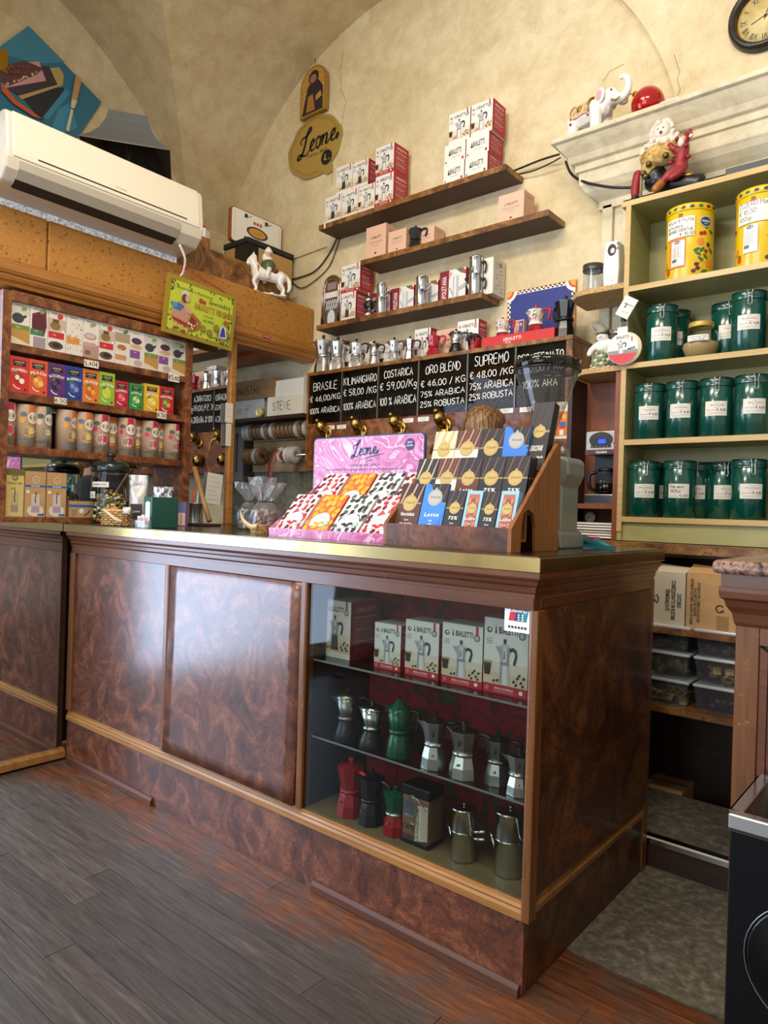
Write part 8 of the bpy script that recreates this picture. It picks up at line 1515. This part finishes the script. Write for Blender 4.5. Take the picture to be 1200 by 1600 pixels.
for y_ in (-1, 1): MB().lathe([(.017, 0), (.012, .004), (.002, .005)], 14, GOLD).xf(Matrix.Translation((.01, y_*.069, .13)) @ Matrix.Rotation(-y_*PI/2, 4, 'X')).build('gold_boss', t); [MB().ball((-.045+.11*i, y_*.069, .075), .007, M('bead_orange', '#b5502a', .4), 8, 6).build('bead', t) for i in (0, 1)]
q = at(1012, 160, y=1.36); t = thing('glass_bauble', 'shiny red glass bauble on the stone cornice', 'bauble', (q.x, 1.36, zC)); br_ = .066; MB().ball((0, 0, br_), br_, M('bauble_red', '#b5160f', .12, .5, .5), 28, 18).build('bauble', t); MB().lathe([(.012, 0), (.012, .012), (.002, .014)], 12, GOLD).xf(Matrix.Translation((-.045, -.01, br_*1.72)) @ Matrix.Rotation(-.7, 4, 'Y')).build('cap', t); MB().tube(spline([(-.05, -.01, .122), (-.07, -.02, .12), (-.075, -.03, .095)], 4), .002, REDP, 5).build('hook', t)
q = at(1046, 150, y=1.36); t = thing('silver_gift', 'tiny silver wrapped parcel beside the red bauble', 'parcel', (q.x-.03, 1.34, zC)); MB().box(0, .07, 0, .05, 0, .045, M('silver_wrap', '#b9bcc0', .35, .5)).build('parcel', t, bev=.002); MB().box(.03, .036, -.001, .051, .0, .046, PORC).build('ribbon', t)
# wall clock on the pier
q = at(1196, 24, y=1.44); t = thing('wall_clock', 'round dark rimmed wall clock with a yellowed dial at the upper right', 'clock', (q.x, 1.453, q.z)); RXq = Matrix.Rotation(PI/2, 4, 'X'); cr = at(1196, 24, y=1.43).z-at(1196, 77, y=1.43).z
MB().lathe([(cr, 0), (cr*1.0, .02), (cr*.96, .04), (cr*.86, .045), (cr*.78, .03), (cr*.76, .012)], 48, spotty('clock_rim_dark', ['#17130f', '#241d18', '#3a322b'], 20, .3), caps=False).xf(RXq).build('rim', t); MB().lathe([(cr*.765, .0125), (cr*.74, .0145), (cr*.735, .0125)], 48, GOLD, caps=False).xf(RXq).build('inner_ring', t); MB().lathe([(cr*.78, 0), (cr*.78, .012)], 48, spotty('dial_yellow', ['#b59a5a', '#cdb87a', '#d9c88f'], 14, .6)).xf(RXq).build('dial', t)
k = D((0, -.012, 0), base=.0008); ROM = ['XII', 'I', 'II', 'III', 'IV', 'V', 'VI', 'VII', 'VIII', 'IX', 'X', 'XI']
for i, s_ in enumerate(ROM):
    a = PI/2-2*PI*i/12; u, v = .58*cr*math.cos(a), .58*cr*math.sin(a); kk = D((u, -.012, v), (math.sin(a), 0, -math.cos(a)), (math.cos(a), 0, math.sin(a)), (0, -1, 0), base=.0008); kk.text(s_, 0, -.08*cr, .17*cr, '#1d1a16', w=min(.2, .07*len(s_))*cr); kk.build('numeral', t)
k.stroke([(.1*cr, .02*cr), (-.05*cr, 0), (-.38*cr, -.12*cr)], .03*cr, '#1d1a16'); k.stroke([(-.03*cr, -.1*cr), (0, 0), (.16*cr, .5*cr)], .022*cr, '#1d1a16'); k.circ(0, 0, .05*cr, '#1d1a16'); k.build('hands', t)
# Christmas group standing on the shelving
q = at(1040, 290, y=1.27); zT = 2.4035; t = thing('christmas_figurine', 'snow doll, straw bundle and red gnome on a black boot, standing on the shelving', 'figurine', (at(1045, 285, y=1.27).x, 1.275, zT)); STRAW = spotty('straw', ['#8a6a34', '#b8954f', '#d9bc7a'], 50, .8, 'Object', .5); SNOW = spotty('fleece_white', ['#cfc0ae', '#e4d8c8'], 80, .95, 'Object', .6); FR_ = M('figure_red', '#8a1a22', .5)
s = MB(); s.tube(spline([(.13, .0, .024), (.06, 0, .045), (-.01, 0, .06), (-.06, .01, .1)], 5), [.018]+[.036]*13+[.05, .05], BLACKP, 12); s.build('black_boot', t); MB().tube([(.135, -.004, .05), (.08, -.02, .062), (.03, -.03, .07)], [.006, .01, .006], GOLD, 8).build('gold_flourish', t)
s = MB(); s.ball((-.03, -.01, .175), (.085, .05, .045), STRAW, 18, 12); s.ball((-.075, -.015, .13), (.03, .03, .05), STRAW, 12, 8); remesh(s.build('straw_bundle', t), .006, 1)
s = MB(); s.ball((-.03, 0, .225), (.07, .04, .03), SNOW, 16, 10); s.ball((-.025, 0, .262), (.044, .042, .042), SNOW, 18, 12); s.ball((-.1, 0, .21), (.022, .02, .022), SNOW, 10, 8); remesh(s.build('fur_coat', t), .005, 1); s = MB(); rs = random.Random(12)
for i in range(60): a = rs.uniform(0, 6.28); u = rs.uniform(-.075, .055); p0 = Vector((-.03+u, -.01+.045*math.cos(a)*.95, .175+.042*math.sin(a)*math.sqrt(max(.05, 1-(u/.095)**2)))); s.tube([p0, p0+Vector((rs.uniform(.02, .05), rs.uniform(-.012, .004), rs.uniform(-.015, .015)))], .0016, STRAW, 4)
stuff(s.build('straw_stalks', t)); s = MB()
for i in range(26): a = 2*PI*i/26; s.ball((-.025+.041*math.cos(a), -.022+rs.uniform(-.006, .006), .258+.043*math.sin(a)), rs.uniform(.009, .013), SNOW, 7, 5)
for i in range(22): s.ball((rs.uniform(-.1, .04), -.03+rs.uniform(-.01, .01), rs.uniform(.205, .228)), rs.uniform(.009, .014), SNOW, 7, 5)
s.build('fur_trim', t)
for x_, z_ in ((.075, .165), (.04, .2), (.085, .12), (.02, .115)): MB().ball((x_, -.05, z_), .009, M('berry_red', '#8a141c', .35), 8, 6).build('berry', t)
MB().ball((-.024, -.03, .256), (.03, .02, .026), M('doll_face', '#e0d2c4', .5), 16, 10).build('face', t)
for x_ in (-.034, -.013): MB().ball((x_, -.048, .262), (.003, .002, .003), BLACKP, 8, 6).build('eye', t)
MB().ball((-.022, -.05, .246), (.006, .003, .006), M('doll_mouth', '#7a2a2a', .5), 8, 6).build('mouth', t)
s = MB(); limb(s, [(.06, -.03, .17), (.055, -.035, .13), (.05, -.03, .1)], [.022, .026, .024], FR_); limb(s, [(.05, -.035, .155), (.03, -.05, .165), (.015, -.05, .185)], [.014, .012, .01], FR_); limb(s, [(.05, -.03, .1), (.02, -.055, .07), (-.005, -.06, .045)], [.022, .018, .014], FR_); limb(s, [(.06, -.03, .1), (.055, -.05, .07), (.03, -.065, .05)], [.02, .017, .014], FR_); s.ball((.067, -.032, .2), (.017, .017, .02), FR_, 10, 8); remesh(s.build('gnome_suit', t), .004, 2)
MB().ball((.062, -.045, .195), (.012, .012, .013), M('face_pink'), 10, 8).build('gnome_face', t); MB().ball((.058, -.055, .18), (.013, .01, .018), SNOW, 10, 8).build('gnome_beard', t); MB().tube([(.068, -.03, .21), (.085, -.035, .222), (.09, -.04, .205)], [.014, .009, .005], FR_, 8).build('gnome_hat', t); MB().ball((.089, -.042, .2), .008, SNOW, 8, 6).build('bobble', t)
MB().tube([(-.005, -.06, .045), (-.03, -.065, .02), (-.022, -.085, .014)], [.016, .017, .01], M('shoe_tan', '#a5662a', .5), 8).build('shoe', t); MB().tube([(-.1, -.03, .006), (-.098, -.03, .1), (-.094, -.025, .19)], .006, M('pole_brown', '#8a7a5a', .5), 7).build('pole', t)
for x_, z_ in ((-.085, .105), (-.065, .135), (-.075, .09), (-.0, .15)): MB().ball((x_, -.048, z_), .012, M('bell_bronze', '#6a5a34', .3, .8), 10, 8).build('bell', t)
s = MB(); limb(s, [(-.12, -.01, .12), (-.125, -.02, .07), (-.122, -.03, .03)], [.02, .018, .014], FR_); s.build('red_sleeve', t); MB().ball((-.115, -.04, .014), (.016, .026, .014), BLACKP, 10, 8).build('small_boot', t)
o = thing('dark_box', 'long flat dark grey box on top of the shelving at the right edge', 'box', (at(1137, 270, y=1.3).x, 1.27, 2.4035)); MB().box(0, .5, 0, .16, 0, .055, M('box_slate', '#33363c', .5)).build('carton', o, bev=.002); MB().box(-.001, .0, .02, .14, .01, .045, M('box_label_grey', '#6a6e76', .5)).build('end_label', o)
